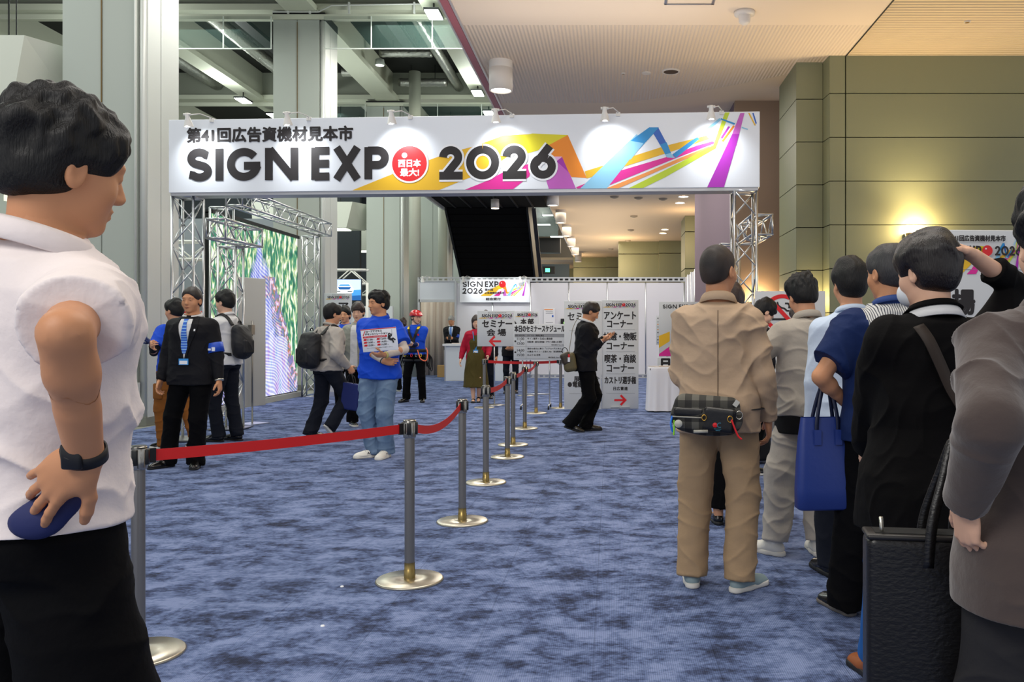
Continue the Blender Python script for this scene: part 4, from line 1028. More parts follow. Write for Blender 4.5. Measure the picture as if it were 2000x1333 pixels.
mb = MB(); disc(mb, cx-.06, cz+.1, .033, -.0084); text(mb, '西日本', cx-.135, cx+.135, cz-.04, cz+.05, -.0084, .004); text(mb, '最大!', cx-.11, cx+.115, cz-.15, cz-.06, -.0084, .004)
mb.build('ball_lettering', PAPER, t)
# ---- clip spotlights over the banner
SPOTW = mat('spot_white', '#e3e1dc', .4)
def clip_spot(px, lab, src=None):
    u = bl(px, 235)[0]; base = A_+(B_-A_)*(u/BW); base.z = A_.z+BH
    if src is None:
        s_ = thing('clip_spotlight', lab, 'spotlight', base, bl_ang, 'spotlights along the top of the banner')
        mb = MB(); mb.xf; mb.lathe([(.0001, .012), (.022, .010), (.026, 0), (.026, -.045), (.032, -.06), (.054, -.145), (.056, -.15), (.048, -.15), (.03, -.06)], n=24, caps=False)
        mb.xf(Matrix.Translation((0, -.30, -.01)) @ Matrix.Rotation(math.radians(16), 4, 'X')); mb.build('shade', SPOTW, s_)
        mb = MB(); mb.lathe([(.044, -.135), (.0001, -.125)], n=16, caps=False); mb.xf(Matrix.Translation((0, -.30, -.01)) @ Matrix.Rotation(math.radians(16), 4, 'X')); mb.build('bulb', em('spot_bulb', '#ffffff', 6), s_)
        MB().tube([(.14, .03, .0), (.14, -.03, .012), (.09, -.18, .02), (.04, -.295, -.02), (-.03, -.30, -.02)], .006, 8).tube([(-.034, -.3, -.03), (-.034, -.3, -.005)], .012, 8).tube([(.034, -.3, -.03), (.034, -.3, -.005)], .012, 8).build('arm', SPOTW, s_)
        MB().box(.115, .165, -.012, .03, -.035, .012).build('clip', SPOTW, s_)
    else:
        s_ = copy_tree(src); s_.location = base; s_['label'] = lab
    fw = Matrix.Rotation(bl_ang, 4, 'Z')
    p0 = base+(fw @ Vector((0.0, -.33, .0)).to_4d()).to_3d()+Vector((0, 0, -.17)); tg = base+(fw @ Vector((.05, 0, -.42)).to_4d()).to_3d()
    spot('banner_spot', p0, tg, 30, (.93, .97, 1), 105, 1.0, .02)
    return s_
s0 = clip_spot(392, 'white clip spotlight above the first character at the left end of the banner')
for px, lab in [(581, 'white clip spotlight over the word SIGN on the banner'), (779, 'white clip spotlight over the red ball on the banner'), (977, 'white clip spotlight over the year numerals on the banner'), (1184, 'white clip spotlight between the orange and blue ribbons of the banner'), (1386, 'white clip spotlight nearest the right end of the banner')]: clip_spot(px, lab, s0)

# ---- trusses
def truss(name, lab, p0, p1, w_=.26, r=.0165, rb=.009, pitch=.30, cat='truss', h=None, updir=None, group='aluminium trusses', parent=None):
    p0 = Vector(p0); p1 = Vector(p1); d = p1-p0; Ln = d.length; d.normalize(); h = h or w_
    up = Vector(updir) if updir else (Vector((0,1,0)) if abs(d.z) > .9 else Vector((0,0,1)))
    a = d.cross(up).normalized(); up = a.cross(d).normalized()
    if d.z > .9: a = Vector((1,0,0)); up = Vector((0,1,0))
    t = thing(name, lab, cat, p0, 0, group); cor = [a*0+up*0, a*w_, a*w_+up*h, up*h]
    for c in cor:
        MB().tube([c, c+d*Ln], r, 12).build('chord', ALU, t)
    mb = MB(); n = max(1, round(Ln/pitch))
    for f in range(4):
        c0, c1 = cor[f], cor[(f+1) % 4]
        for i in range(n):
            s = Ln*i/n; e = Ln*(i+1)/n
            q = (c0+d*s, c1+d*e) if (i+f) % 2 == 0 else (c1+d*s, c0+d*e); mb.tube(q, rb, 7)
    mb.build('bracing', ALU, t)
    mb = MB()
    for s in (0, Ln):
        for f in range(4): mb.tube((cor[f]+d*s, cor[(f+1) % 4]+d*s), r*.8, 8)
    mb.build('end_frame', ALU, t); return t
def plate(x0, x1, y0, y1, parent, org):
    MB().box(x0-org[0], x1-org[0], y0-org[1], y1-org[1], 0, .012).build('base_plate', STEEL, parent)
t = truss('truss_tower', 'left aluminium truss tower standing under the banner end', (-5.36, 10.33, .012), (-5.36, 10.33, 3.0)); plate(-5.48, -4.98, 10.2, 10.7, t, (-5.36, 10.33))
t = truss('truss_tower', 'right aluminium truss tower standing under the banner end', (1.46, 9.93, .012), (1.46, 9.93, 3.0)); plate(1.34, 1.84, 9.8, 10.3, t, (1.46, 9.93))
truss('truss_brace', 'short horizontal truss bracing the left tower to its rear leg', (-5.08, 10.62, 2.52), (-5.08, 11.75, 2.52), .24, group='bracing trusses behind the gate')
t = truss('truss_post', 'rear truss leg behind the left gate tower', (-5.34, 11.5, .012), (-5.34, 11.5, 2.5), .24, group='bracing trusses behind the gate'); plate(-5.45, -5.0, 11.4, 11.85, t, (-5.34, 11.5))
truss('truss_brace', 'short horizontal truss bracing the right tower to its rear leg', (1.72, 10.22, 2.52), (1.72, 11.40, 2.52), .24, group='bracing trusses behind the gate')
t = truss('truss_post', 'rear truss leg behind the right gate tower', (1.46, 11.15, .012), (1.46, 11.15, 2.5), .24, group='bracing trusses behind the gate'); plate(1.35, 1.8, 11.05, 11.5, t, (1.46, 11.15))
for (x, y) in ((-5.36, 10.33), (1.46, 9.93)):
    for z in (2.36, 2.44):
        pass
# ---- LED wall and its frame
truss('truss_beam', 'long aluminium truss running above the LED wall', (-6.12, 13.45, 3.36), (-6.12, 17.75, 3.36), .26, group='LED wall frame')
truss('truss_post', 'near leg of the LED wall truss frame', (-6.38, 13.46, 0), (-6.38, 13.46, 3.33), .26, group='LED wall frame')
truss('truss_post', 'far leg of the LED wall truss frame beside the second column', (-6.38, 17.48, 0), (-6.38, 17.48, 3.33), .26, group='LED wall frame')
def led_mat():
    m = bpy.data.materials.new('led_picture'); m.use_nodes = True; nt = m.node_tree; N = nt.nodes; L = nt.links; b = N['Principled BSDF']
    b.inputs['Base Color'].default_value = (.01, .01, .01, 1); b.inputs['Roughness'].default_value = .4
    tc = N.new('ShaderNodeTexCoord'); sp = N.new('ShaderNodeSeparateXYZ'); L.new(tc.outputs['Object'], sp.inputs[0]); Yv, Zv = sp.outputs[1], sp.outputs[2]
    def M_(op, a, c=None, d=None):
        q = N.new('ShaderNodeMath'); q.operation = op
        for i, z in enumerate((a, c, d)):
            if z is None: continue
            if isinstance(z, (int, float)): q.inputs[i].default_value = z
            else: L.new(z, q.inputs[i])
        return q.outputs[0]
    def noise(sc, det=4, dist=0.):
        mp = N.new('ShaderNodeMapping'); mp.inputs['Scale'].default_value = sc; L.new(tc.outputs['Object'], mp.inputs[0]); n = N.new('ShaderNodeTexNoise'); n.inputs['Scale'].default_value = 1; n.inputs['Detail'].default_value = det; n.inputs['Distortion'].default_value = dist; L.new(mp.outputs[0], n.inputs[0]); return n.outputs[0]
    def ramp(f, st, const=False):
        r = N.new('ShaderNodeValToRGB'); L.new(f, r.inputs[0]); e = r.color_ramp.elements
        if const: r.color_ramp.interpolation = 'CONSTANT'
        while len(e) < len(st): e.new(.5)
        for q, (p, c) in zip(e, st): q.position = p; q.color = lin(c)
        return r.outputs[0]
    def mix(f, a, c):
        q = N.new('ShaderNodeMix'); q.data_type = 'RGBA'; L.new(f, q.inputs[0]); L.new(a, q.inputs[6]); L.new(c, q.inputs[7]); return q.outputs[2]
    leaf = ramp(noise((1, 9, 3.6), 6, .6), [(.36, '#0f5f50'), (.45, '#2f8f70'), (.50, '#6fae78'), (.54, '#d3e6a4'), (.59, '#fbfff4')])
    lane = ramp(noise((1, 5, 1.6), 5, .8), [(.36, '#4a4fa0'), (.44, '#6a78dc'), (.52, '#b0bcf6'), (.60, '#f2f2ff')])
    warm = ramp(noise((1, 7, 6), 5, .4), [(.42, '#8a7fc0'), (.49, '#3f8a70'), (.53, '#e07a58'), (.57, '#d8b8e8'), (.64, '#f4ecfa')])
    lo = ramp(noise((1, 8, 2.5), 5, .5), [(.38, '#e6a8e8'), (.48, '#dfe4ff'), (.56, '#ffffff'), (.66, '#a8d8f8')])
    # the path: a triangle opening downwards in the middle of the picture
    top = M_('SUBTRACT', 3.1, Zv); half = M_('MULTIPLY', top, .66); dist = M_('ABSOLUTE', M_('SUBTRACT', Yv, 1.95)); wob = M_('MULTIPLY', M_('SUBTRACT', noise((1, 3, 3), 3), .5), .7)
    inp = M_('SMOOTH_MIN', M_('MAXIMUM', M_('MULTIPLY', M_('ADD', M_('SUBTRACT', half, dist), wob), 5.), 0.), 1., .1)
    c = mix(inp, leaf, lane)
    wm = M_('MULTIPLY', M_('LESS_THAN', M_('ABSOLUTE', M_('SUBTRACT', M_('ADD', Yv, wob), M_('ADD', 1.95, M_('MULTIPLY', top, .60)))), .30), M_('LESS_THAN', Zv, 2.4)); c = mix(wm, c, warm)
    lowm = M_('MULTIPLY', M_('LESS_THAN', M_('ADD', Zv, M_('MULTIPLY', wob, 1.2)), 1.2), M_('LESS_THAN', Yv, 3.3)); c = mix(M_('MULTIPLY', lowm, .75), c, lo)
    ph = M_('ADD', M_('ADD', M_('MULTIPLY', Zv, 95.), M_('MULTIPLY', Yv, 42.)), M_('MULTIPLY', noise((1, .8, .8), 1), 60.))
    moire = M_('ADD', M_('MULTIPLY', M_('SINE', ph), .5), .5)
    blue = ramp(moire, [(.40, '#4858e0'), (.62, '#ffffff')])
    mm = M_('MULTIPLY', M_('MAXIMUM', inp, M_('MULTIPLY', lowm, 1.)), .42); c = mix(mm, c, blue)
    L.new(c, b.inputs['Emission Color']); b.inputs['Emission Strength'].default_value = 1.0
    return m
t = thing('led_wall', 'tall LED video wall glowing with green trees and blue ripples beside the columns', 'screen', (-6.52, 13.75, 0))
MB().box(-.12, 0, 0, 3.85, .10, 3.30).build('cabinet', BLACK, t)
MB().box(0, .006, .01, 3.84, .12, 3.28).build('display', led_mat(), t)
MB().box(-.16, .07, -.05, 3.9, .0, .10).build('plinth', mat('plinth_grey', '#a2a39b', .5), t)
MB().box(-.10, .05, 0, 3.85, 3.28, 3.34).build('top_rail', DARKM, t)
# side-on board with pole
t = thing('sign_stand', 'grey upright board seen edge on with a pole foot in front of the LED wall', 'sign', (-5.25, 12.3, 0), math.radians(66))
MB().rbox(-.2, .3, .0, .03, .25, 2.13, .008).build('board', mat('board_grey', '#b9bab6', .5), t)
MB().tube([(.0, -.05, .01), (.0, -.05, 1.5)], .012, 8).build('pole', STEEL, t); MB().box(-.18, .18, -.2, .1, 0, .012).build('foot', ALU, t); MB().box(-.03, .03, -.07, 0, 1.3, 1.44).build('clip', STEEL, t)

# ---- reception wall system
SYS = mat('system_panel', '#dfdde2', .5); SYSG = mat('system_panel_grey', '#d3d8de', .5)
YB = 24.7; zt = 2.95
pxs = [890, 962, 1036, 1111, 1186, 1261, 1336]
t = thing('partition_wall', 'white exhibition panel wall with slim metal posts behind the signs', 'partition', (0, YB, 0))
xs_ = [(p-CX)*YB/FPX for p in pxs]
for a, b in zip(xs_[:-1], xs_[1:]): MB().box(a+.02, b-.02, 0, .02, .12, zt-.16).build('panel', SYS, t)
for x in xs_: MB().tube([(x, 0.0, 0), (x, 0.0, zt-.16)], .022, 8).build('post', ALU, t)
def perf(mb, x0, x1, z0, z1, y=0):      # perforated rail: chords with webs
    mb.box(x0, x1, y-.02, y+.02, z1-.04, z1); mb.box(x0, x1, y-.02, y+.02, z0, z0+.035)
    n = int((x1-x0)/.16)
    for i in range(n): xx = x0+(x1-x0)*(i+.5)/n; mb.box(xx-.03, xx+.03, y-.012, y+.012, z0, z1)
m2 = MB(); perf(m2, (818-CX)*YB/FPX, xs_[-1]+.25, zt-.13, zt); m2.build('top_rail', mat('system_rail', '#c6c8ca', .4, .4), t)
MB().box(xs_[1], xs_[-1]+.25, .03, .05, zt-.13, zt-.02).build('rail_backing', mat('backing_dark', '#3c3c3c', .8), t)
m2 = MB(); perf(m2, xs_[2], xs_[-1], .0, .12); m2.build('bottom_rail', mat('system_rail', '#c6c8ca', .4, .4), t)
xl = (818-CX)*YB/FPX
MB().box(xl+.03, xs_[0]-.03, 0, .02, 2.30, 2.84).build('header_panel', SYSG, t); MB().box(xl, xs_[0], -.02, .03, 2.22, 2.30).box(xl-.03, xl+.03, -.02, .03, 0, 2.95).box(xs_[0]-.03, xs_[0]+.03, -.03, .03, 0, 2.85).build('door_frame', mat('system_rail', '#c6c8ca', .4, .4), t)
t = thing('partition_wall', 'white panel wall returning towards the mauve pier at the right', 'partition', (xs_[-1]+.02, YB-.1, 0))
for i in range(3): MB().box(0, .02, -1.0*i-1.0+.03, -1.0*i-.03, .0, zt-.02).build('panel', SYS, t); MB().tube([(-.01, -1.0*i-1.0, 0), (-.01, -1.0*i-1.0, zt)], .022, 8).build('post', ALU, t)
t = thing('curtain', 'pale beige curtain inside the opening of the reception wall', 'curtain', (-4.9, 26.3, 0))
mb = MB(); n = 70; Lr = [( -1.2+2.6*i/n, .05*math.sin(i*1.15)+.02*math.sin(i*2.7), 2.6) for i in range(n+1)]; mb.strip([(a, b, .0) for a, b, c in Lr], Lr, 0, smooth=True); o = mb.build('fabric', mat('curtain_beige', '#c9bcae', .8), t)
sm_ = o.modifiers.new('thickness', 'SOLIDIFY'); sm_.thickness = .01
MB().tube([(-1.25, 0, 2.62), (1.45, 0, 2.62)], .02, 8).build('rail', ALU, t)
tag(MB().box(-.16, .16, -.12, .12, 0, .36).build('cardboard_box', mat('cardboard', '#b4905a', .8), None, loc=(-4.98, 25.2, 0), bevel=.01), 'brown cardboard box on the floor beside the reception counter', 'box')
for k, (x, lab) in enumerate([(-4.25, 'white clip spotlight above SIGN EXPO on the reception wall'), (-2.6, 'white clip spotlight at the right of the reception sign'), (-5.42, 'white clip spotlight over the curtained opening')]):
    c = copy_tree(s0); c.location = (x, YB-.02, zt); c.rotation_euler = (0, 0, 0); c['label'] = lab; c['group'] = 'spotlights on the reception wall'
spot('reception_spot', (-4.1, YB-.6, 2.9), (-3.5, YB, 2.4), 25, (.93, .97, 1), 110, .9, .02); spot('reception_spot', (-2.6, YB-.6, 2.9), (-2.9, YB, 2.4), 25, (.93, .97, 1), 110, .9, .02)
# reception sign
def art(mb, x0, z0, w_, y, h_=None):
    """ribbon artwork fitted into a box"""
    h_ = h_ or w_*.14; f = lambda a, b: (x0+(a-688)/(1478-688)*w_, z0+(372-b)/(372-220)*h_); ribbons(mb, f, y)
def ball(mb, x, z, r, y): mb.cur = 1; disc(mb, x, z, r, y, 24); mb.cur = 12; disc(mb, x-r*.3, z+r*.35, r*.16, y-.001, 10)
def word(mb, s, x0, x1, z0, h, y, wd=W, gap=.10, ci=0):
    w1 = geo(mb, s, 0, 0, h, y, measure=True, gap=gap); mb.cur = ci; geo(mb, s, x0, z0, h, y, sx=(x1-x0)/w1, wd=wd, gap=gap)
def logo_line(mb, x0, x1, z0, h, y):
    """one-line event mark: small title, word, ball, year over the ribbons"""
    w_ = x1-x0; art(mb, x0, z0-.30*h, w_, y, h*1.5)
    mb.cur = 0; text(mb, '第41回広告資機材見本市', x0+w_*.28, x0+w_*.80, z0+h*1.22, z0+h*1.52, y-.0068)
    for s, a, b in (('SIGN', .10, .36), ('EXP', .40, .575), ('2026', .675, .97)): word(mb, s, x0+w_*a, x0+w_*b, z0, h, y-.0055, wd=.42, ci=12)
    word(mb, 'SIGN', x0+w_*.10, x0+w_*.36, z0, h, y-.0068, wd=.22); word(mb, 'EXP', x0+w_*.40, x0+w_*.575, z0, h, y-.0068, wd=.22); ball(mb, x0+w_*.62, z0+h/2, h*.52, y-.0072); word(mb, '2026', x0+w_*.675, x0+w_*.97, z0, h, y-.0068, wd=.22)
Wx = lambda px, Y: (px-CX)*Y/FPX
Wz = lambda py, Y: EYE-(py-CY)*Y/FPX
Ys = YB-.08; t = thing('wall_sign', 'white SIGN EXPO 2026 reception sign hung on the panel wall', 'sign', (0, Ys, 0))
MB().box(Wx(898, Ys), Wx(1035, Ys), 0, .04, Wz(591, Ys), Wz(546, Ys)).build('board', PAPER, t)
mb = MB(); art(mb, Wx(938, Ys), Wz(578.5, Ys), Wx(1031, Ys)-Wx(938, Ys), -.002, (Wz(549, Ys)-Wz(578.5, Ys)))
h = .165; word(mb, 'SIGN', Wx(903, Ys), Wx(943, Ys), Wz(561, Ys), h, -.0075, .2); word(mb, 'EXP', Wx(947, Ys), Wx(974, Ys), Wz(561, Ys), h, -.0075, .2); ball(mb, Wx(981.5, Ys), Wz(555.5, Ys), .10, -.008); word(mb, '2026', Wx(903, Ys), Wx(943, Ys), Wz(574, Ys), h, -.0075, .2)
mb.cur = 0; text(mb, '第41回', Wx(947, Ys), Wx(963, Ys), Wz(568.5, Ys), Wz(564, Ys), -.0075, .002); text(mb, '広告資機材見本市', Wx(947, Ys), Wx(985, Ys), Wz(574.5, Ys), Wz(570.5, Ys), -.0075, .0015); text(mb, '総合受付', Wx(949, Ys), Wx(978, Ys), Wz(587, Ys), Wz(582, Ys), -.0075, .0025)
mb.build('print', INKS, t)
# counter
t = thing('counter', 'white reception counter with an overhanging top', 'counter', (-3.75, 23.15, 0))
MB().box(-.78, .85, 0, .5, 0, .96).build('body', SYSG, t, bevel=.005); MB().box(-.84, .91, -.06, .55, .96, 1.02).build('worktop', WHITE, t, bevel=.005)
mb = MB()
for x in (-.78, .03, .85): mb.box(x-.015, x+.015, -.012, 0, 0, .96)
mb.build('corner_trim', ALU, t)
tag(MB().rbox(-.12, .12, -.09, .09, 0, .02, .005).build('leaflet_stack', mat('leaflet', '#d9c8c4', .6), None, loc=(-4.25, 23.35, 1.02)), 'small stack of leaflets lying on the reception counter', 'leaflets')
# notice and monitor on wall
Yn = YB-.03; t = thing('notice', 'small white printed notice taped to the panel wall', 'notice', (0, Yn, 0))
MB().box(Wx(1062, Yn), Wx(1084, Yn), 0, .006, Wz(636, Yn), Wz(602, Yn)).build('paper', mat('notice_paper', '#e9e7ea', .6), t)
mb = MB(); mb.cur = 4; mb.box(Wx(1063, Yn), Wx(1080, Yn), -.003, 0, Wz(606, Yn), Wz(604.5, Yn)); mb.cur = 14
for yy in (609, 612, 630): mb.box(Wx(1066, Yn), Wx(1080, Yn), -.003, 0, Wz(yy+.8, Yn), Wz(yy, Yn))
mb.cur = 10; mb.box(Wx(1078, Yn), Wx(1081, Yn), -.003, 0, Wz(620, Yn), Wz(616, Yn)); mb.build('print', INKS, t)
t = thing('monitor', 'small dark screen on the panel wall left of the tall signs', 'screen', (0, YB-.1, 0))
MB().box(Wx(1095, 24.6), Wx(1112, 24.6), 0, .06, Wz(636, 24.6), Wz(623, 24.6)).build('casing', BLACK, t); mb = MB(); disc(mb, Wx(1104, 24.6), Wz(635, 24.6)+.06, .05, -.002); mb.build('screen_image', em('screen_green', '#9be070', .9), t)

# ---- free-standing sign boards
def arrow(mb, cx, cz, s, y, d=1):
    mb.cur = 1; stroke(mb, [(cx-d*s, cz), (cx+d*s*.8, cz)], s*.34, y); stroke(mb, [(cx+d*s*.10, cz+s*.85), (cx+d*s*.92, cz), (cx+d*s*.10, cz-s*.85)], s*.36, y-.001)
def stand_sign(lab, px0, px1, py0, py1, Y, th=.03, feet=True, name='sign_board', cat='sign', group=None):
    cxp = (px0+px1)/2; X = Wx(cxp, Y); t = thing(name, lab, cat, (X, Y, 0), 0, group)
    x0 = Wx(px0, Y)-X; x1 = Wx(px1, Y)-X; z0 = Wz(py1, Y); z1 = Wz(py0, Y)
    MB().rbox(x0, x1, 0, th, z0, z1, .006, 2).build('board', SIGNG, t)
    return t, x0, x1, z0, z1, (lambda px: Wx(px, Y)-X), (lambda py: Wz(py, Y))
t, x0, x1, z0, z1, fx, fz = stand_sign('tall white sign listing corners with a red right arrow, right one of the pair', 1175.5, 1247, 586, 799, 14.65)
mb = MB(); logo_line(mb, x0+.01, x1-.03, fz(599), fz(592.5)-fz(599), -.002); mb.cur = 0; b = .0045
for s, a, c, d, e in [('アンケート', 1180, 1242, 624, 609), ('コーナー', 1186, 1235, 640, 626), ('抽選・物販', 1179, 1243, 665, 650), ('コーナー', 1185, 1238, 683, 669), ('喫茶・商談', 1181, 1242, 709, 693), ('コーナー', 1185, 1238, 727, 712), ('カストリ選手権', 1181, 1242, 750, 736), ('日広青連', 1198, 1226, 763, 756)]: text(mb, s, fx(a), fx(c), fz(d), fz(e), -.002, b if e != 756 else .002)
mb.cur = 14
for yy in (644, 687, 730.5, 768): mb.box(fx(1184), fx(1240), -.002, 0, fz(yy+.5), fz(yy))
arrow(mb, fx(1211), fz(782), .10, -.003); mb.build('print', INKS, t)
MB().box(-.16, -.02, -.05, .25, 0, z0+.03).box(.02, .16, -.05, .25, 0, z0+.03).build('foot', ALU, t)
t, x0, x1, z0, z1, fx, fz = stand_sign('tall white sign beside it, mostly hidden by the walking man in the dark suit', 1102, 1175, 588, 801, 14.62)
mb = MB(); logo_line(mb, x0+.005, x1-.03, fz(602), fz(595.5)-fz(602), -.002); mb.cur = 0
for s, a, c, d, e in [('セミナー', 1109, 1168, 626, 611), ('展示紹介', 1121, 1171, 746, 735), ('●電動モ', 1109, 1148, 757, 746), ('ン', 1164, 1171, 757, 748), ('験', 1164, 1171, 765, 758)]: text(mb, s, fx(a), fx(c), fz(d), fz(e), -.002, .003)
mb.cur = 14
for yy in (646, 769): mb.box(fx(1112), fx(1168), -.002, 0, fz(yy+.5), fz(yy))
mb.build('print', INKS, t); MB().box(-.16, -.02, -.05, .25, 0, z0+.03).box(.02, .16, -.05, .25, 0, z0+.03).build('foot', ALU, t)
# seminar room sign on a pole
t, x0, x1, z0, z1, fx, fz = stand_sign('white square sign pointing left to the seminar room, on a thin pole', 932, 1005, 607, 677, 15.45, .012)
mb = MB(); logo_line(mb, x0+.02, x1-.02, fz(620.5), .062, -.002); mb.cur = 0; text(mb, 'セミナー', fx(942), fx(1000), fz(639.5), fz(626), -.002, .006); text(mb, '会', fx(951), fx(967), fz(656.5), fz(643), -.002, .005); text(mb, '場', fx(972), fx(988), fz(656.5), fz(643), -.002, .005); arrow(mb, fx(967.5), fz(667), .105, -.003, -1); mb.build('print', INKS, t)
MB().tube([(-.03, .02, 0.01), (-.03, .02, z0+.3)], .012, 10).build('pole', ALU, t); MB().lathe([(.2, 0), (.2, .008), (.03, .02)], (-.03, .02), 24).build('base', STEEL, t)
# headquarters sign behind it
t, x0, x1, z0, z1, fx, fz = stand_sign('smaller grey sign for the headquarters desk, half behind the schedule board', 1004, 1053, 608, 672, 17.8, .012)
mb = MB(); logo_line(mb, x0+.02, x1-.02, fz(618), .062, -.002); mb.cur = 0; text(mb, '本', fx(1017), fx(1028), fz(634), fz(623), -.002, .006); text(mb, '部', fx(1031), fx(1042), fz(634), fz(623), -.002, .006); stroke(mb, [(fx(1003), fz(626)), (fx(1008), fz(633))], .03, -.002); mb.build('print', INKS, t)
MB().tube([(0, .02, 0.01), (0, .02, z0+.3)], .012, 10).build('pole', ALU, t); MB().lathe([(.2, 0), (.2, .008), (.03, .02)], (0, .02), 24).build('base', STEEL, t)
# schedule board on wheels
Yq = 14.75; t, x0, x1, z0, z1, fx, fz = stand_sign("white board with today's seminar schedule on a wheeled frame", 1003, 1106, 633.5, 704, Yq, .02)
mb = MB(); mb.cur = 0; text(mb, '本日のセミナースケジュール', fx(1005), fx(1103), fz(649), fz(636), -.002, .004); mb.cur = 14; mb.box(fx(1005), fx(1104), -.0015, 0, fz(659), fz(652.5)); mb.box(fx(1027), fx(1027.6), -.002, 0, fz(702), fz(652)); mb.box(fx(1005), fx(1104), -.002, 0, fz(677), fz(676.5)); mb.box(fx(1005), fx(1104), -.002, 0, fz(700.8), fz(700.4)); mb.box(fx(1103.6), fx(1104), -.002, 0, fz(702), fz(652)); mb.cur = 0
for s, a, c, d, e in [('5月14日(木)', 1006, 1025, 657.5, 654), ('タイトル・発表企業名', 1030, 1062, 657.5, 654), ('11:00', 1010, 1024, 664.5, 660), ('｜', 1016.5, 1017.5, 668, 665.5), ('12:00', 1010, 1024, 673.5, 669), ('サイン業界 × 生成AI 最前線', 1030, 1079, 664, 660), ('実務計算・屋外広告特論・デザイン業務とAI 発表', 1030, 1097, 670, 666.5), ('株式会社 Top rate', 1077, 1101, 675.5, 673), ('14:00', 1010, 1024, 687, 682.5), ('｜', 1016.5, 1017.5, 690.5, 688), ('15:00', 1010, 1024, 696, 691.5), ('造形の変化に寄う「リアル×デジタル」', 1030, 1098, 683, 679.5), ('の集合 サイン・広告とAR（拡張現実', 1030, 1098, 689, 685.5), ('および AI 活用', 1030, 1055, 695.5, 692), ('株式会社 One Planet', 1071, 1101, 699.8, 697.2)]: text(mb, s, fx(a), fx(c), fz(d), fz(e), -.0025, .0008)
for yy in (667, 688.5): disc(mb, fx(1006.5), fz(yy), .017, -.002, 14)
mb.build('print', INKS, t)
lx0, lx1 = fx(1020), fx(1073)
m2 = MB()
for x in (lx0, lx1): m2.tube([(x, .05, .07), (x, .05, 1.15)], .012, 8); m2.tube([(x, -.22, .07), (x, .3, .07)], .012, 8)
m2.tube([(lx0, .05, .25), (lx1, .05, .25)], .012, 8).build('frame', ALU, t)
for x in (lx0, lx1):
    for y in (-.22, .3): MB().tube([(x-.012, y, .035), (x+.012, y, .035)], .034, 14).build('caster', BLACK, t)
# poster on stand at the right, table
t, x0, x1, z0, z1, fx, fz = stand_sign('SIGN EXPO poster with yellow and magenta shapes behind the table', 1287, 1391, 590, 697, 15.7, .01)
mb = MB(); mb.cur = 0; word(mb, 'SIGN', fx(1294), fx(1322), fz(603), .075, -.003, .2); word(mb, 'EXP', fx(1326), fx(1345), fz(603), .075, -.003, .2); ball(mb, fx(1351), fz(599), .045, -.004); mb.cur = 2; poly(mb, [(fx(1287), fz(680)), (fx(1308), fz(667)), (fx(1308), fz(648)), (fx(1287), fz(656.5))], -.002); mb.cur = 5; poly(mb, [(fx(1287), fz(696)), (fx(1287), fz(692)), (fx(1308), fz(677)), (fx(1309), fz(684)), (fx(1313), fz(688)), (fx(1312), fz(696))], -.002)
mb.cur = 14; mb.box(fx(1315), fx(1345), -.003, 0, fz(611), fz(610.5)); mb.box(fx(1315), fx(1315.5), -.003, 0, fz(660), fz(611)); mb.cur = 11; mb.box(fx(1317), fx(1322), -.003, 0, fz(640), fz(632)); mb.build('print', INKS, t)
m2 = MB(); 
for x in (fx(1303), fx(1370)): m2.tube([(x, .03, 0), (x, .03, z0+.4)], .012, 8); m2.box(x-.02, x+.02, -.2, .25, 0, .02)
m2.build('frame', ALU, t)
t, x0, x1, z0, z1, fx, fz = stand_sign('narrow grey chart board just left of the SIGN EXPO poster', 1281.5, 1300, 617, 674, 16.2, .01)
mb = MB(); mb.cur = 0
for i, yy in enumerate((622, 629, 634, 639, 644, 650, 658, 664, 670)): mb.cur = (0, 14, 4, 14, 4, 0, 14, 0, 10)[i]; disc(mb, fx(1285), fz(yy), .012, -.002, 10)
mb.build('print', INKS, t); MB().tube([(0, .02, 0), (0, .02, z0+.2)], .012, 8).build('pole', ALU, t); MB().lathe([(.2, 0), (.2, .01), (.03, .02)], (0, .02), 20).build('base', STEEL, t)
t, x0, x1, z0, z1, fx, fz = stand_sign('board with big black characters standing on the floor behind the white table', 1284, 1345, 698, 785, 15.5, .02)
mb = MB(); mb.cur = 0; text(mb, '日時', fx(1292), fx(1335), fz(720), fz(700), -.002, .012); mb.build('print', INKS, t)
CLOTH = mat('tablecloth_white', '#e6e5ea', .8)
t = thing('table', 'small table under a white cloth in front of the poster', 'table', (1.02, 14.35, 0))
m2 = MB()
for x in (-.3, .3):
    for y in (-.18, .2): m2.box(x-.015, x+.015, y-.015, y+.015, 0, .72)
m2.box(-.36, .36, -.24, .26, .70, .73); m2.build('frame', DARKM, t)
def drape(name, lab, X, Y, hx, hy, ztop, zlow, seed=0):
    mb = MB(); n = 120; rings = []
    def per(k, out, z, wv):
        V = []
        for i in range(n):
            a = 2*PI*i/n; c, s_ = math.cos(a), math.sin(a); q = 7
            rr = 1/((abs(c)**q+abs(s_)**q)**(1/q)); x = c*rr*(hx+out); y = s_*rr*(hy+out); w2 = wv*math.sin(a*17+seed)+wv*.6*math.sin(a*29+1); x += c*w2; y += s_*w2; V.append((x, y, z))
        return V
    rows = [per(0, -.01, ztop, 0), per(0, 0, ztop-.008, 0), per(0, .004, ztop-.03, .001)]+[per(0, .006+.02*i/8, ztop-.03-(ztop-.03-zlow)*i/8, .002+.010*i/8) for i in range(1, 9)]
    V = [v for r_ in rows for v in r_]; F = [(i*n+j, i*n+(j+1) % n, (i+1)*n+(j+1) % n, (i+1)*n+j) for i in range(len(rows)-1) for j in range(n)]+[tuple(range(n))]
    mb.add(V, F, True); return tag(mb.build(name, CLOTH, None, loc=(X, Y, 0)), lab, 'tablecloth')
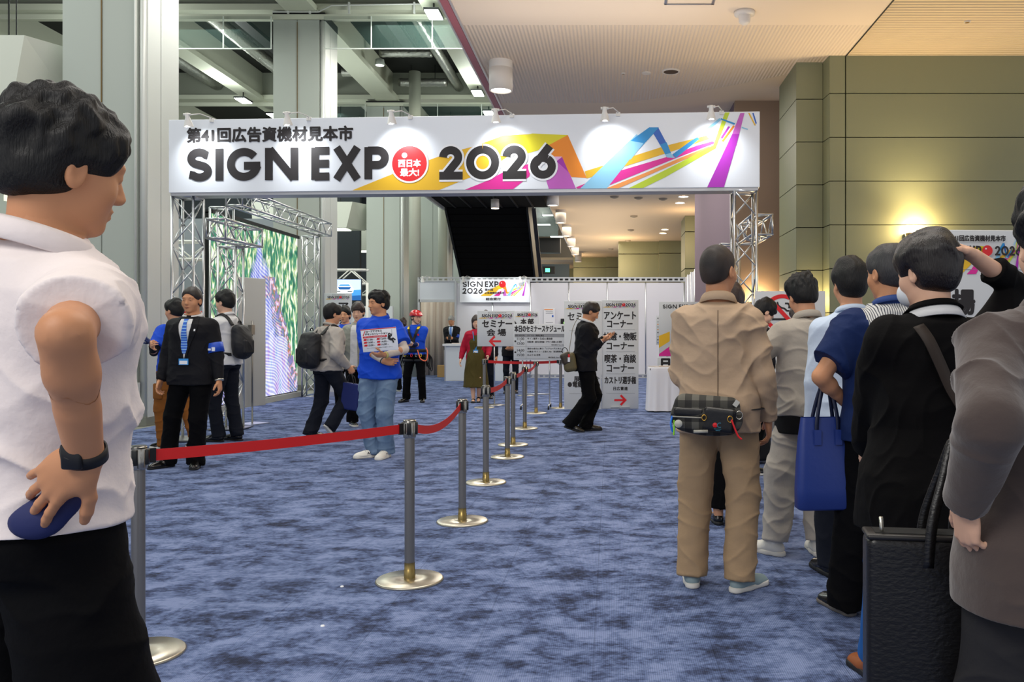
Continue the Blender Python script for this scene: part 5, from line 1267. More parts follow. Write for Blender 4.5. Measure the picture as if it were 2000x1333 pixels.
drape('tablecloth', 'white cloth hanging to the floor around the small table', 1.02, 14.35, .38, .26, .755, .02)
tag(MB().rbox(-.13, .13, -.05, .05, 0, .012, .004).build('paper_sheet', mat('paper_cream', '#e4d3c4', .7), None, loc=(.95, 14.25, .757)), 'cream paper sheet lying on the white covered table', 'paper')
# no smoking sign
t, x0, x1, z0, z1, fx, fz = stand_sign('white no smoking sign with a red ring behind the queue', 1474, 1612, 569, 672, 8.9, .015)
mb = MB(); cx_, cz_ = fx(1528), fz(612); R_ = fx(1528+33)-cx_; mb.cur = 0; 
stroke(mb, [(fx(1518), fz(590)), (fx(1520), fz(597)), (fx(1526), fz(601.5)), (fx(1532), fz(603)), (fx(1537), fz(607.5)), (fx(1550), fz(608))], .018, -.002); stroke(mb, [(fx(1533), fz(593)), (fx(1539), fz(593)), (fx(1541.5), fz(597)), (fx(1541), fz(601)), (fx(1553), fz(601.5))], .018, -.0025); mb.box(fx(1508), fx(1560), -.003, 0, fz(626), fz(622))
mb.cur = 1; stroke(mb, arcp(cx_, cz_, R_, R_, 0, 360, 50), .042, -.004); stroke(mb, [(fx(1506), fz(588)), (fx(1552), fz(637))], .042, -.005); mb.cur = 0; text(mb, '会場内禁煙', fx(1500), fx(1565), fz(666), fz(656), -.002, .003); mb.build('print', INKS, t)
MB().box(-.2, .2, .016, .03, .3, 1.3).box(-.25, .25, -.05, .3, 0, .02).box(-.02, .02, .02, .04, 0, 1.3).build('stand', ALU, t)
t = thing('cabinet', 'pale grey low cabinet standing behind the queue beside the black bag', 'cabinet', (1.78, 7.75, 0))
MB().rbox(-.06, .30, -.1, .3, .0, .98, .01).build('body', mat('cabinet_grey', '#b8babb', .45), t); MB().box(-.065, .305, -.105, .305, .98, 1.0).build('top', WHITE, t)
# tall sign at the right
Yr = 4.5; t = thing('sign_board', 'large white SIGN EXPO sign at the right edge above the queue', 'sign', (1.66, Yr+.04, 0), math.radians(4))
MB().rbox(-.01, .66, 0, .03, .05, 1.885, .006, 2).build('board', SIGNG, t)
mb = MB(); art(mb, .14, 1.645, .44, -.002, .21); mb.cur = 0; text(mb, '第41回広告資機材見本市', .155, .47, 1.822, 1.853, -.02, .0016)
word(mb, 'SIGN', .10, .225, 1.745, .052, -.02, .2); word(mb, 'EXP', .24, .335, 1.745, .052, -.02, .2); ball(mb, .368, 1.771, .029, -.022); word(mb, '2026', .41, .56, 1.745, .052, -.02, .2)
mb.cur = 0; text(mb, '会', .04, .15, 1.45, 1.57, -.002, .005); text(mb, '場', .185, .305, 1.43, 1.56, -.002, .006); mb.cur = 14; mb.box(.05, .58, -.003, 0, 1.67, 1.672); mb.build('print', INKS, t)
MB().box(.1, .5, -.06, .3, 0, .05).build('foot', ALU, t)

# ---- hall side boards and screen
t, x0, x1, z0, z1, fx, fz = stand_sign('white survey sign beside the second column, partly behind the group', 633, 687, 573, 768, 17.7, .02)
mb = MB(); logo_line(mb, x0+.02, x1-.03, fz(583.5), .055, -.002); mb.cur = 0; text(mb, 'ア', fx(662), fx(680), fz(608), fz(592), -.002, .008); text(mb, '会', fx(662), fx(680), fz(634), fz(616), -.002, .008); mb.build('print', INKS, t); MB().box(-.2, .2, -.1, .2, 0, z0+.03).build('foot', ALU, t)
Yc = 23.4; t = thing('screen', 'hanging display showing a pale blue picture of a car', 'screen', (Wx(680, Yc), Yc, 0)); f = lambda a: Wx(a, Yc)-Wx(680, Yc); g = lambda b: Wz(b, Yc)
MB().box(f(654), f(706), 0, .06, g(589), g(545)).build('casing', BLACK, t)
mb = MB(); CB = [em('scr_sky', '#b9d4ff', .95), em('scr_blue', '#3f8ed0', .9), em('scr_white', '#f4fbff', 1.0), em('scr_navy', '#15589a', .8), em('scr_dark', '#0a2030', .6)]
mb.box(f(655), f(705), -.004, 0, g(587), g(546.5)); mb.cur = 1; poly(mb, [(f(655), g(587)), (f(705), g(587)), (f(705), g(566)), (f(655), g(569))], -.006); mb.cur = 3; poly(mb, [(f(686), g(587)), (f(705), g(587)), (f(705), g(577)), (f(686), g(578))], -.007)
mb.cur = 2; poly(mb, [(f(656), g(572)), (f(659), g(561)), (f(664), g(555)), (f(682), g(554)), (f(687), g(560)), (f(691), g(565)), (f(690), g(572)), (f(680), g(575)), (f(660), g(575))], -.008); mb.cur = 1; poly(mb, [(f(661), g(559)), (f(665), g(555.8)), (f(681), g(555.5)), (f(685), g(559))], -.009); mb.cur = 3; poly(mb, [(f(660), g(561)), (f(686), g(561)), (f(683), g(566)), (f(663), g(566))], -.009); mb.cur = 4; poly(mb, [(f(657), g(568.5)), (f(665), g(568.5)), (f(665), g(570)), (f(657), g(570))], -.009); poly(mb, [(f(679), g(569)), (f(688), g(569)), (f(688), g(570.5)), (f(679), g(570.5))], -.009)
mb.build('picture', CB, t)
MB().tube([(f(660), .03, 0), (f(660), .03, g(546))], .02, 8).tube([(f(700), .03, 0), (f(700), .03, g(546))], .02, 8).build('stand', DARKM, t)
WT = mat('truss_white', '#e6e6e0', .5)
def wtruss(lab, p0, p1, h=.4):
    p0 = Vector(p0); p1 = Vector(p1); t = thing('booth_truss', lab, 'truss', p0, 0, 'white booth trusses in the hall'); d = p1-p0; n = max(4, int(d.length/.45)); mb = MB()
    for y in (0, .3):
        mb.tube([(0, y, 0), (d.x, d.y+y, d.z)], .03, 6); mb.tube([(0, y, h), (d.x, d.y+y, d.z+h)], .03, 6)
        for i in range(n): a = d*(i/n); b = d*((i+1)/n); mb.tube([(a.x, a.y+y, a.z+(h if i % 2 else 0)), (b.x, b.y+y, b.z+(0 if i % 2 else h))], .018, 6)
    mb.build('frame', WT, t)
    mb = MB(); mb.tube([(0, .15, -p0.z), (0, .15, 0)], .04, 6).tube([(d.x, d.y+.15, -p0.z), (d.x, d.y+.15, 0)], .04, 6); mb.build('legs', WT, t)
wtruss('white lattice truss above the car display', (-8.9, 24.4, 2.75), (-6.95, 24.0, 2.72)); wtruss('white lattice truss between the third and fourth columns', (-9.4, 28.5, 2.6), (-7.0, 28.6, 2.6)); wtruss('white lattice truss far left behind the LED wall frame', (-12.5, 19.0, 3.0), (-8.6, 19.2, 3.0))
BOOTH = mat('booth_white', '#cdd0d6', .6)
for (a, b, Y, zz, lab, m_) in [(-10.2, -6.75, 26.2, 2.15, 'white booth wall behind the car display', BOOTH), (-9.6, -7.9, 29.4, 2.2, 'white booth wall between the third and fourth columns', BOOTH), (-11.5, -8.2, 20.2, 1.85, 'white booth wall with red lettering behind the left truss tower', BOOTH), (-12.2, -8.7, 22.0, 4.3, 'tall grey booth wall behind the left truss tower', mat('booth_grey', '#8f959c', .6))]:
    o = tag(MB().box(a, b, Y, Y+.1, 0, zz).build('booth_wall', m_), lab, 'booth wall')
    if zz == 1.85:
        m2 = MB(); m2.cur = 1; m2.box(a, b, Y-.01, Y, 1.78, 1.84); m2.cur = 0
        for i in range(4): m2.cur = (0, 10, 0, 2)[i]; m2.box(-10.1+i*.3, -9.95+i*.3, Y-.012, Y, 1.35, 1.6)
        m2.build('print', INKS, o)
# ---- queue barriers
POST = mat('post_metal', '#8d8a85', .34, .8); POSTH = mat('post_head_chrome', '#a8a59e', .18, .95); BASEM = mat('base_brushed', '#b9b3a4', .28, .9, bump=((2, 2, 2), .1, .001)); BELT = mat('belt_red', '#c00f14', .65)
def base_radial():
    m = BASEM; nt = m.node_tree; N = nt.nodes; L = nt.links; b = N['Principled BSDF']; b.inputs['Anisotropic'].default_value = .8
    tg = N.new('ShaderNodeTangent'); tg.direction_type = 'RADIAL'; tg.axis = 'Z'; L.new(tg.outputs[0], b.inputs['Tangent'])
base_radial()
def stanchion(x, y, lab):
    t = thing('stanchion', lab, 'barrier post', (x, y, 0), 0, 'queue barrier posts')
    MB().lathe([(.178, .0), (.18, .006), (.172, .014), (.05, .018), (.0001, .018)], n=56, caps=False).build('base', BASEM, t)
    MB().lathe([(.030, .015), (.030, .06), (.028, .062), (.028, .10)], n=24, caps=False).build('collar', mat('collar_brass', '#a08a55', .3, .9), t)
    MB().lathe([(.0265, .06), (.0265, .77)], n=24, caps=False).build('pole', POST, t)
    mb = MB(); mb.lathe([(.0285, .765), (.033, .768), (.034, .775), (.034, .858), (.031, .862), (.0001, .862)], n=28, caps=False); mb.build('head', POSTH, t)
    mb = MB()
    for a in (0, 90, 180, 270):
        i0 = len(mb.v); mb.rbox(.028, .043, -.011, .011, .785, .85, .003, 2); mb.xf(Matrix.Rotation(math.radians(a+8), 4, 'Z'), i0)
    mb.build('belt_slots', BLACK, t); MB().lathe([(.034, .852), (.0345, .856), (.030, .864), (.0001, .864)], n=28, caps=False).build('cap', BLACK, t); return t
PST = [(270, 1280, 'stanchion nearest the camera, beside the man in the white polo shirt'), (800, 1135, 'stanchion in front centre carrying two red belts'), (903, 1020, 'stanchion just behind the front centre one'), (949, 944, 'stanchion third back in the row, with a bright wide base'), (991, 894, 'stanchion fourth back in the row, below the seminar sign'), (1002, 870, 'stanchion close behind the fourth, nearly touching it in view'), (1025, 838, 'stanchion left of the wheeled schedule board'), (1047, 808, 'stanchion in front of the schedule board'), (1095, 798, 'stanchion beside the walking man, right end of the back belt'), (946, 797, 'stanchion under the seminar room sign, left end of the back belt')]
sp_ = []; first = None
for i, (px, py, lab) in enumerate(PST):
    g = G(px, py); sp_.append(g)
    if first is None: first = stanchion(g.x, g.y, lab)
    else: c = copy_tree(first); c.location = g; c['label'] = lab
def belt(a, b, sag, lab, z=.818):
    a = Vector((a.x, a.y, z)); b = Vector((b.x, b.y, z)); d = (b-a).normalized(); a2 = a+d*.055; b2 = b-d*.055; n = 24; T = []; B = []
    for i in range(n+1):
        q = i/n; p = a2.lerp(b2, q); p.z -= sag*4*q*(1-q)
        T.append(p+Vector((0, 0, .024))); B.append(p-Vector((0, 0, .024)))
    nrm = Vector((-d.y, d.x, 0)); mb = MB(); mb.strip(T, B, .0016, nrm, False)
    o = mb.build('barrier_belt', BELT); tag(o, lab, 'belt', 'red barrier belts')
    mb = MB(); 
    for p in (a2, b2): i0 = len(mb.v); mb.box(-.012, .012, -.008, .008, -.03, .03); mb.xf(Matrix.Translation(p) @ Matrix.Rotation(math.atan2(d.y, d.x), 4, 'Z'), i0)
    mb.build('belt_end', BLACK, o); return o
lp = Vector((-2.62, 3.2, 0))
lp2 = stanchion(-3.4, 3.0, 'stanchion left of the picture edge, behind the man in the white polo shirt'); 
belt(Vector((-3.4, 3.0, 0)), sp_[0], .01, 'red belt end showing beside the white polo shirt'); belt(sp_[0], sp_[1], .008, 'long red belt crossing from the nearest post to the front centre post'); belt(sp_[1], sp_[2], .07, 'red belt curving from the front centre post to the one behind it')
belt(sp_[3], sp_[4], .03, 'red belt between the third and fourth posts back'); belt(sp_[5], sp_[6], .03, 'short red belt left of the schedule board'); belt(sp_[6], sp_[7], .05, 'red belt rising to the post in front of the schedule board'); belt(sp_[9], sp_[8], .02, 'straight red belt across the back of the queue lane')
for k, (px, py) in enumerate([(668, 1147), (630, 1224)]): g = G(px, py); tag(MB().lathe([(.0001, .006), (.008, .005), (.010, 0)], n=8, caps=False).build('paper_scrap', PAPER, None, loc=g), ['tiny white scrap on the carpet near the front centre post', 'tiny white scrap on the carpet nearer the camera'][k], 'scrap')
# ================================================================== people
def cloth(name, col, rough=.85, b=.5, spec=.25, **k): return mat(name, col, rough, bump=((26, 26, 26), b, .006), spec=spec, **k)
WPOLO = cloth('polo_white', '#e6dcda'); BLKP = cloth('trousers_black', '#060608', spec=.12); BEIGE = cloth('suit_beige', '#b39a80', .7); BEIGE2 = cloth('trousers_khaki', '#a3896a', .75)
LGREY = cloth('jacket_pale_grey', '#aaa297', .8); LGREYT = cloth('trousers_pale_grey', '#b5aea4', .8); LBLUE = cloth('shirt_light_blue', '#c3d2e6'); NAVY = cloth('shirt_navy', '#0e2350', .8); BLKJ = cloth('jacket_black', '#080708', .85, spec=.12)
TAUPE = cloth('blazer_taupe', '#4d423e', .9, sheen=.3); DGREY = cloth('trousers_dark_grey', '#2b2a2c'); SUIT = cloth('suit_dark', '#121217', .75, spec=.2); POLOB = cloth('polo_blue', '#0b46c4', .7); CARGO = cloth('trousers_brown', '#85501e'); WSH = cloth('shirt_white', '#dcdcdc')
GJ = cloth('jacket_grey', '#aaa39b'); NAVYP = cloth('trousers_navy', '#0f1420'); JEANS = cloth('jeans_blue', '#4c6688', .8, var=('#7d94ad', (6, 6, 4), 4, .25)); DENIM = cloth('jeans_bright_blue', '#1d5aa0', .8); GSH = cloth('shirt_grey_green', '#989a90'); OLIVED = cloth('dress_olive', '#4c4218', .7); REDC = cloth('cardigan_red', '#a51531')
STRIPE = mat('shirt_striped', '#c9c9c6', .8, stripes=('#3c3f4c', 'X', .0105, .36)); OLJ = cloth('jacket_olive', '#474423'); CREAM = cloth('sleeve_cream', '#cfc3b8')
LEA = mat('shoe_leather', '#0c0b0b', .22, spec=.6); SOLEB = mat('sole_black', '#101010', .6); SOLEW = mat('sole_white', '#dedbd2', .6); SNK = mat('sneaker_white', '#e4e1d8', .55); SNKG = mat('sneaker_grey_blue', '#8fa3a6', .6); BRN = mat('shoe_brown', '#8a4a1e', .5)
BTIE = mat('tie_blue', '#2a62c8', .4, stripes=('#8fc2ef', (0, .5, .87), .022, .3)); BSTR = mat('strap_black', '#131214', .6); BADGE = mat('badge_blue', '#2f8fd6', .4); METAL = mat('buckle_metal', '#c8c4b8', .25, .95); GOLD = mat('ring_gold', '#d8a84a', .25, .95)
def onp(p, loc): return p.Mw @ Vector(loc)
def person_thing(p, name, label, cat, loc, rz=None, group=None):     # a separate thing placed in a person's frame
    t = thing(name, label, cat, onp(p, loc), p.rz if rz is None else rz, group); t['k'] = 1; del t['k']; return t
def strap_on(p, name, m, pts, wd, parent, wnorm=(0,1,0), th=.004):
    """a strap through points given in person coordinates"""
    M = parent.matrix_basis.inverted(); pts = [Vector(q) for q in pts]; L = []; R = []
    for i, q in enumerate(pts):
        t = (pts[min(i+1, len(pts)-1)]-pts[max(i-1, 0)]).normalized(); n = Vector(wnorm[i] if isinstance(wnorm[0], (tuple, list)) else wnorm); s_ = t.cross(n).normalized()*wd/2; L.append(M @ (p.Mw @ (q+s_))); R.append(M @ (p.Mw @ (q-s_)))
    mb = MB(); mb.strip(L, R, th, None, True); return mb.build(name, m, parent)
def spline(pts, n=6):
    pts = [Vector(p) for p in pts]; out = []
    for i in range(len(pts)-1):
        a = pts[max(i-1, 0)]; b = pts[i]; c = pts[i+1]; d = pts[min(i+2, len(pts)-1)]
        for k in range(n):
            t = k/n; out.append(.5*((2*b)+(c-a)*t+(2*a-5*b+4*c-d)*t*t+(3*b-a-3*c+d)*t**3))
    return out+[pts[-1]]

# ---------------------------------------------------------------- 1 man in the white polo shirt, nearest left
def white_polo():
    p = Person('person in white polo shirt seen from behind at the left edge, hand on hip', (-1.170, 1.71), -28, H=1.79, wt=.99, head=(-10, -8, 0), vox=.0062, fine=.0042, skin=SKIN2, side=7,
        arms={'r': dict(px=(166, 893, 1.47), wpole=(.45, -1, .35), wf=(-.80, .16, -.58), wn=(.12, 1, .05), curl=16, spread=2.2, thumb=20), 'l': dict(w=(-.30, .08, .95), pole=(-1, -.5, 0))}, feet={'r': (.17, .05, 0, -10, 0), 'l': (-.15, -.02, 0, 10, 0)})
    p.build(); p.top('polo_shirt', WPOLO, hem=.915, infl=.032, sleeve='short', amp=.011, seed=11, arm=1.15, flare=.0); p.collar(WPOLO, h=.040, r=.074, flare=.02, drop_=.045); p.legs('trousers', BLKP, infl=.022, knee=.115, hem=.12, up=.04, amp=.008, seed=4, waist=.98)
    p.hair(HAIR, 'curly', seed=5, t=.021, amp=.011); p.shoes(LEA, SOLEB)
    W_ = p.Wr['r']; E_ = p.E['r']; d = Vector((W_-E_).tolist()).normalized()
    M = Matrix.Translation(Vector(W_.tolist())*p.sc-d*.008) @ d.to_track_quat('Z', 'Y').to_matrix().to_4x4()
    mb = MB(); mb.lathe([(.033, -.012), (.036, -.012), (.036, .012), (.033, .012)], n=32, caps=False, ey=.86); mb.xf(M); wt_ = mb.build('watch', BSTR, p.root)
    mb = MB(); 
    n = Vector(p.hd['r'][1].tolist()); i0 = len(mb.v); mb.rbox(-.019, .019, -.004, .006, -.022, .022, .004, 2); q = (-n).to_track_quat('Y', 'Z').to_matrix().to_4x4(); mb.xf(Matrix.Translation(Vector(W_.tolist())*p.sc-d*.008-n*.028) @ q); mb.build('watch_face', BLACK, wt_)
    o = thing('cap', 'dark blue folded cloth held under the hand on his hip', 'cloth', P(75, 1000, 1.53)); solid('fabric', [ell((0.03, 0, 0.01), (.065, .018, .035), rotm(0, -35, 0)), ell((-.01, 0, -.02), (.045, .018, .028), k=.03)], .006, mat('cap_blue', '#1a2358', .7), o, 1, fold=None)
    return p
white_polo()
# ---------------------------------------------------------------- 2 man in the beige suit
def beige():
    g = G(1403, 1142); p = Person('person in beige suit with plaid waist bag, back turned, heading the queue', (g.x, g.y), -9, H=1.775, wt=1.06, head=(-30, 4, 0), vox=.0065, skin=SKIN2, arms={'l': dict(w=(-.12, .26, 1.04), pole=(-.35, -1, -.2)), 'r': dict(w=(.25, .06, .84), pole=(.3, -1, 0), curl=35)}, feet={'r': (.135, -.06, 0, -38, 0), 'l': (-.135, .0, 0, 6, 0)})
    p.build(); p.top('jacket', BEIGE, hem=.79, infl=.028, amp=.012, seed=21, arm=1.04, cuff=.044); p.collar(BEIGE, h=.042, r=.072, flare=.02, gap=60, drop_=.05); p.legs('trousers', BEIGE2, infl=.026, knee=.084, hem=.076, up=.055, amp=.010, seed=8); p.hair(HAIR_SP, 'buzz', seed=3, t=.008, amp=.003); p.shoes(SNKG, SOLEW)
    mb = MB(); mb.strip([p.surf(.0, z, .004, True)*p.sc for z in np.linspace(.84, 1.40, 12)], [p.surf(.004, z, .004, True)*p.sc for z in np.linspace(.84, 1.40, 12)], .002); mb.build('back_seam', mat('seam_dark', '#6b5846', .8), p.root)
    t = person_thing(p, 'waist_bag', 'black and grey plaid waist bag worn on the back of the beige suit', 'bag', (-.05, -.23, .895))
    PL = mat('plaid_fabric', '#5b594f', .8, bump=(90, .2, .002)); nt = PL.node_tree; N = nt.nodes; L = nt.links; tc = N.new('ShaderNodeTexCoord'); sp = N.new('ShaderNodeSeparateXYZ'); L.new(tc.outputs['Object'], sp.inputs[0]); outs = []
    for ax in (0, 2):
        d = N.new('ShaderNodeMath'); d.operation = 'DIVIDE'; d.inputs[1].default_value = .07; L.new(sp.outputs[ax], d.inputs[0]); f = N.new('ShaderNodeMath'); f.operation = 'FRACT'; L.new(d.outputs[0], f.inputs[0]); l = N.new('ShaderNodeMath'); l.operation = 'LESS_THAN'; l.inputs[1].default_value = .5; L.new(f.outputs[0], l.inputs[0]); outs.append(l.outputs[0])
    a = N.new('ShaderNodeMath'); a.operation = 'ADD'; L.new(outs[0], a.inputs[0]); L.new(outs[1], a.inputs[1]); h = N.new('ShaderNodeMath'); h.operation = 'MULTIPLY'; h.inputs[1].default_value = .5; L.new(a.outputs[0], h.inputs[0]); r = N.new('ShaderNodeValToRGB'); e = r.color_ramp.elements; e[0].color = lin('#141312'); e[1].color = lin('#5d5b53'); e.new(.5).color = lin('#33322d'); L.new(h.outputs[0], r.inputs[0]); L.new(r.outputs[0], N['Principled BSDF'].inputs['Base Color'])
    solid('body', [rbx((0, 0, 0), (.165, .055, .092), .052, rotm(0, 4, 0), k=0), ell((0, -.01, -.02), (.178, .068, .088), rotm(0, 5, 0), k=.03)], .005, PL, t, 1, sm=2)
    solid('front_pocket', [rbx((.065, -.058, -.025), (.082, .022, .062), .02, rotm(0, 6, 0), k=0)], .005, mat('leather_black', '#0b0a0b', .35, bump=(60, .2, .003)), t, 1); solid('top_pocket', [rbx((-.085, -.060, .012), (.075, .016, .022), .012, rotm(0, 3, 0), k=0)], .005, mat('leather_black', '#0b0a0b', .35), t, 1)
    mb = MB(); mb.tube([(-.165, -.068, -.010), (-.02, -.078, -.014)], .0035, 6); mb.tube([(-.06, -.078, -.082), (.01, -.078, -.080)], .008, 8); mb.build('zip_trim', mat('trim_grey', '#aaa89c', .5), t)
    def ring(c, r, m, nm='ring', rt=0): mb = MB(); mb.tube([(c[0]+r*math.cos(a), c[1], c[2]+r*math.sin(a)*1.25) for a in np.linspace(0, 2*PI, 17)[:-1]], .0025, 6, closed=True); return mb.build(nm, m, t)
    ring((-.008, -.09, -.012), .011, GOLD); ring((.118, -.085, -.018), .012, GOLD); ring((.162, -.06, .0), .016, METAL)
    mb = MB(); mb.tube(spline([(.125, -.088, -.02), (.14, -.09, -.06), (.158, -.09, -.10), (.175, -.088, -.115)]), .0045, 8); mb.build('red_cord', RED, t)
    mb = MB(); mb.tube(spline([(-.168, -.04, -.01), (-.175, -.05, -.05), (-.165, -.05, -.09)]), .005, 8); mb.build('blue_cord', mat('cord_blue', '#1273dd', .5), t); mb = MB(); mb.tube(spline([(-.158, -.05, -.03), (-.158, -.055, -.07), (-.16, -.055, -.105)]), .004, 8); mb.build('green_cord', mat('cord_green', '#8fe01e', .5), t)
    MB().lathe([(.02, 0), (.018, .004), (.0001, .005)], n=20, caps=False).xf(Matrix.Translation((-.135, -.076, -.045)) @ Matrix.Rotation(PI/2, 4, 'X')).build('round_patch', mat('patch_pale', '#b9bab0', .6), t)
    mb = MB(); mb.lathe([(.012, 0), (.0001, .002)], n=16, caps=False).xf(Matrix.Translation((.045, -.082, -.048)) @ Matrix.Rotation(PI/2, 4, 'X')); mb.build('red_emblem', RED, t)
    mb = MB(); stroke(mb, arcp(.068, -.048, .012, .011, 60, 300, 10), .004, -.084); stroke(mb, [(.040, -.066), (.075, -.068)], .003, -.084); stroke(mb, [(.048, -.074), (.070, -.075)], .003, -.084); mb.build('emblem_lettering', mat('teal_print', '#2d6f86', .5), t)
    mb = MB(); sc = p.sc
    pr = []
    for a in np.linspace(-.42*PI, 1.42*PI, 44): pr.append(((.225)*math.cos(a)+.055, .17*math.sin(a)+.235, .012))
    mb.tube(pr, .014, 8, ry=.004); o = mb.build('belt', BSTR, t)
    mb = MB(); mb.box(-.012, .012, -.004, .004, -.02, .012).xf(Matrix.Translation((.15, -.05, .06)) @ Matrix.Rotation(.6, 4, 'Y')); mb.build('zip_pull', METAL, t)
    return p
beige()
# ---------------------------------------------------------------- 3 light grey jacket
def greyjacket():
    g = G(1577, 1078); p = Person('person in pale grey jacket and matching baggy trousers, second in the queue', (g.x, g.y), 8, H=1.68, wt=1.0, lean=3, head=(6, -16, -4), vox=.0068, arms={'l': dict(w=(-.24, .20, 1.10), pole=(-1, -.6, -.3)), 'r': dict(w=(.20, .18, 1.05), pole=(1, -.6, -.3))}, feet={'l': (-.25, -.01, 0, 36, 0), 'r': (.04, -.04, 0, -6, 0)})
    p.build(); p.top('shirt', cloth('shirt_black', '#0b0b0d'), hem=.745, infl=.016, amp=.002, flare=.02, sleeve='short'); p.top('jacket', LGREY, hem=.855, infl=.034, amp=.012, seed=31, arm=1.08, sleeve={'l': '34', 'r': 'long'}, cuff=.046); p.collar(LGREY, h=.042, r=.072, gap=60, drop_=.045); p.legs('trousers', LGREYT, infl=.018, knee=.10, hem=.075, up=.085, amp=.016, seed=12)
    p.hair(HAIR, 'curly', seed=8, t=.024, amp=.011); p.shoes(SNK, SOLEW, 1.05)
greyjacket()
# ---------------------------------------------------------------- 4 light blue shirt
def lightblue():
    p = Person('person in light blue shirt with neat black hair, behind the navy striped shirt', (1.293, 4.55), 0, H=1.71, vox=.009, head=(6, -4, 0), feet={'l': (-.10, .12, 0, 10, 0), 'r': (.1, .1, 0, 0, 0)})
    p.build(); p.top('shirt', LBLUE, hem=.84, infl=.03, amp=.01, seed=41); p.collar(LBLUE); p.legs('trousers', NAVYP, infl=.02, knee=.07, hem=.07); p.hair(HAIR, 'bowl', seed=9, t=.026, amp=.006); p.shoes(LEA, SOLEB)
lightblue()
# ---------------------------------------------------------------- 5 navy sleeves, striped back, blue tote
def striped():
    p = Person('person in navy short sleeved shirt with a striped back panel, carrying the blue tote', (1.30, 3.93), 4, H=1.725, wt=1.12, vox=.0062, head=(18, -4, 0), skin=SKIN2, arms={'l': dict(px=(1655, 790, 4.0), wpole=(-1, -.5, -.4), curl=60), 'r': dict(w=(.24, .1, .9))}, feet={'l': (-.19, .13, 0, 14, 0), 'r': (.03, -.03, 0, -10, 0)})
    p.build(); o = p.top('shirt', NAVY, hem=.83, infl=.034, sleeve='short', amp=.010, seed=51, arm=1.2)
    me = o.data; me.materials.append(STRIPE); co = np.empty(len(me.vertices)*3, dtype=np.float32); me.vertices.foreach_get('co', co); co = co.reshape(-1, 3)/p.sc; lv = np.empty(len(me.loops), dtype=np.int32); me.loops.foreach_get('vertex_index', lv); fc = co[lv.reshape(-1, 4)].mean(1); me.polygons.foreach_set('material_index', ((fc[:, 0] > -.150) & (fc[:, 0] < .15) & (fc[:, 1] < .03)).astype(np.int32)); me.update()
    p.collar(mat('collar_blue', '#1e3d7c', .7), h=.04, r=.074); p.legs('trousers', BLKP, infl=.02, knee=.088, hem=.085, up=.03, seed=14); p.hair(mat('hair_greying', '#2b2a2c', .45, bump=((260, 260, 30), .9, .004)), 'short', seed=4, t=.014, amp=.006); p.shoes(LEA, mat('sole_grey', '#6b6660', .6), style='low')
    Y = 3.95; t = thing('tote_bag', 'blue leather tote bag hanging from the arm of the striped shirt', 'bag', P(1609, 905, Y), math.radians(6))
    BL = mat('leather_blue', '#22387f', .42, bump=(50, .25, .003), spec=.5)
    mb = MB(); 
    def sec(z, hw, hd): return [(hw*(1 if c > 0 else -1)*abs(c)**.25, hd*(1 if s > 0 else -1)*abs(s)**.6, z) for c, s in ((math.cos(2*PI*i/40), math.sin(2*PI*i/40)) for i in range(40))]
    rows = [sec(-.215, .122, .035), sec(-.205, .135, .045), sec(-.12, .135, .05), sec(0, .130, .045), sec(.12, .122, .035), sec(.215, .110, .02)]
    V = [v for r_ in rows for v in r_]; mb.add(V, [(i*40+j, i*40+(j+1) % 40, (i+1)*40+(j+1) % 40, (i+1)*40+j) for i in range(5) for j in range(40)]+[tuple(reversed(range(40)))], True); mb.add(sec(.20, .105, .015), [tuple(range(40))]); mb.build('body', BL, t)
    for y, nm in ((-.03, 0), (.03, 1)):
        mb = MB(); c = spline([(-.045, y, .12), (-.045, y*1.1, .20), (-.02, y*.6, .32), (.01, 0, .40), (.035, y*.6, .32), (.055, y*1.1, .20), (.055, y, .12)], 5); mb.strip([q+Vector((-.009, 0, 0)) for q in c], [q+Vector((.009, 0, 0)) for q in c], .005, (0, 1, 0), True); mb.build('handle', mat('leather_navy', '#0d1838', .45), t)
    mb = MB(); mb.box(-.06, -.028, -.046, -.038, .09, .16).box(.04, .072, -.046, -.038, .09, .16); mb.build('handle_tab', BL, t)
striped()
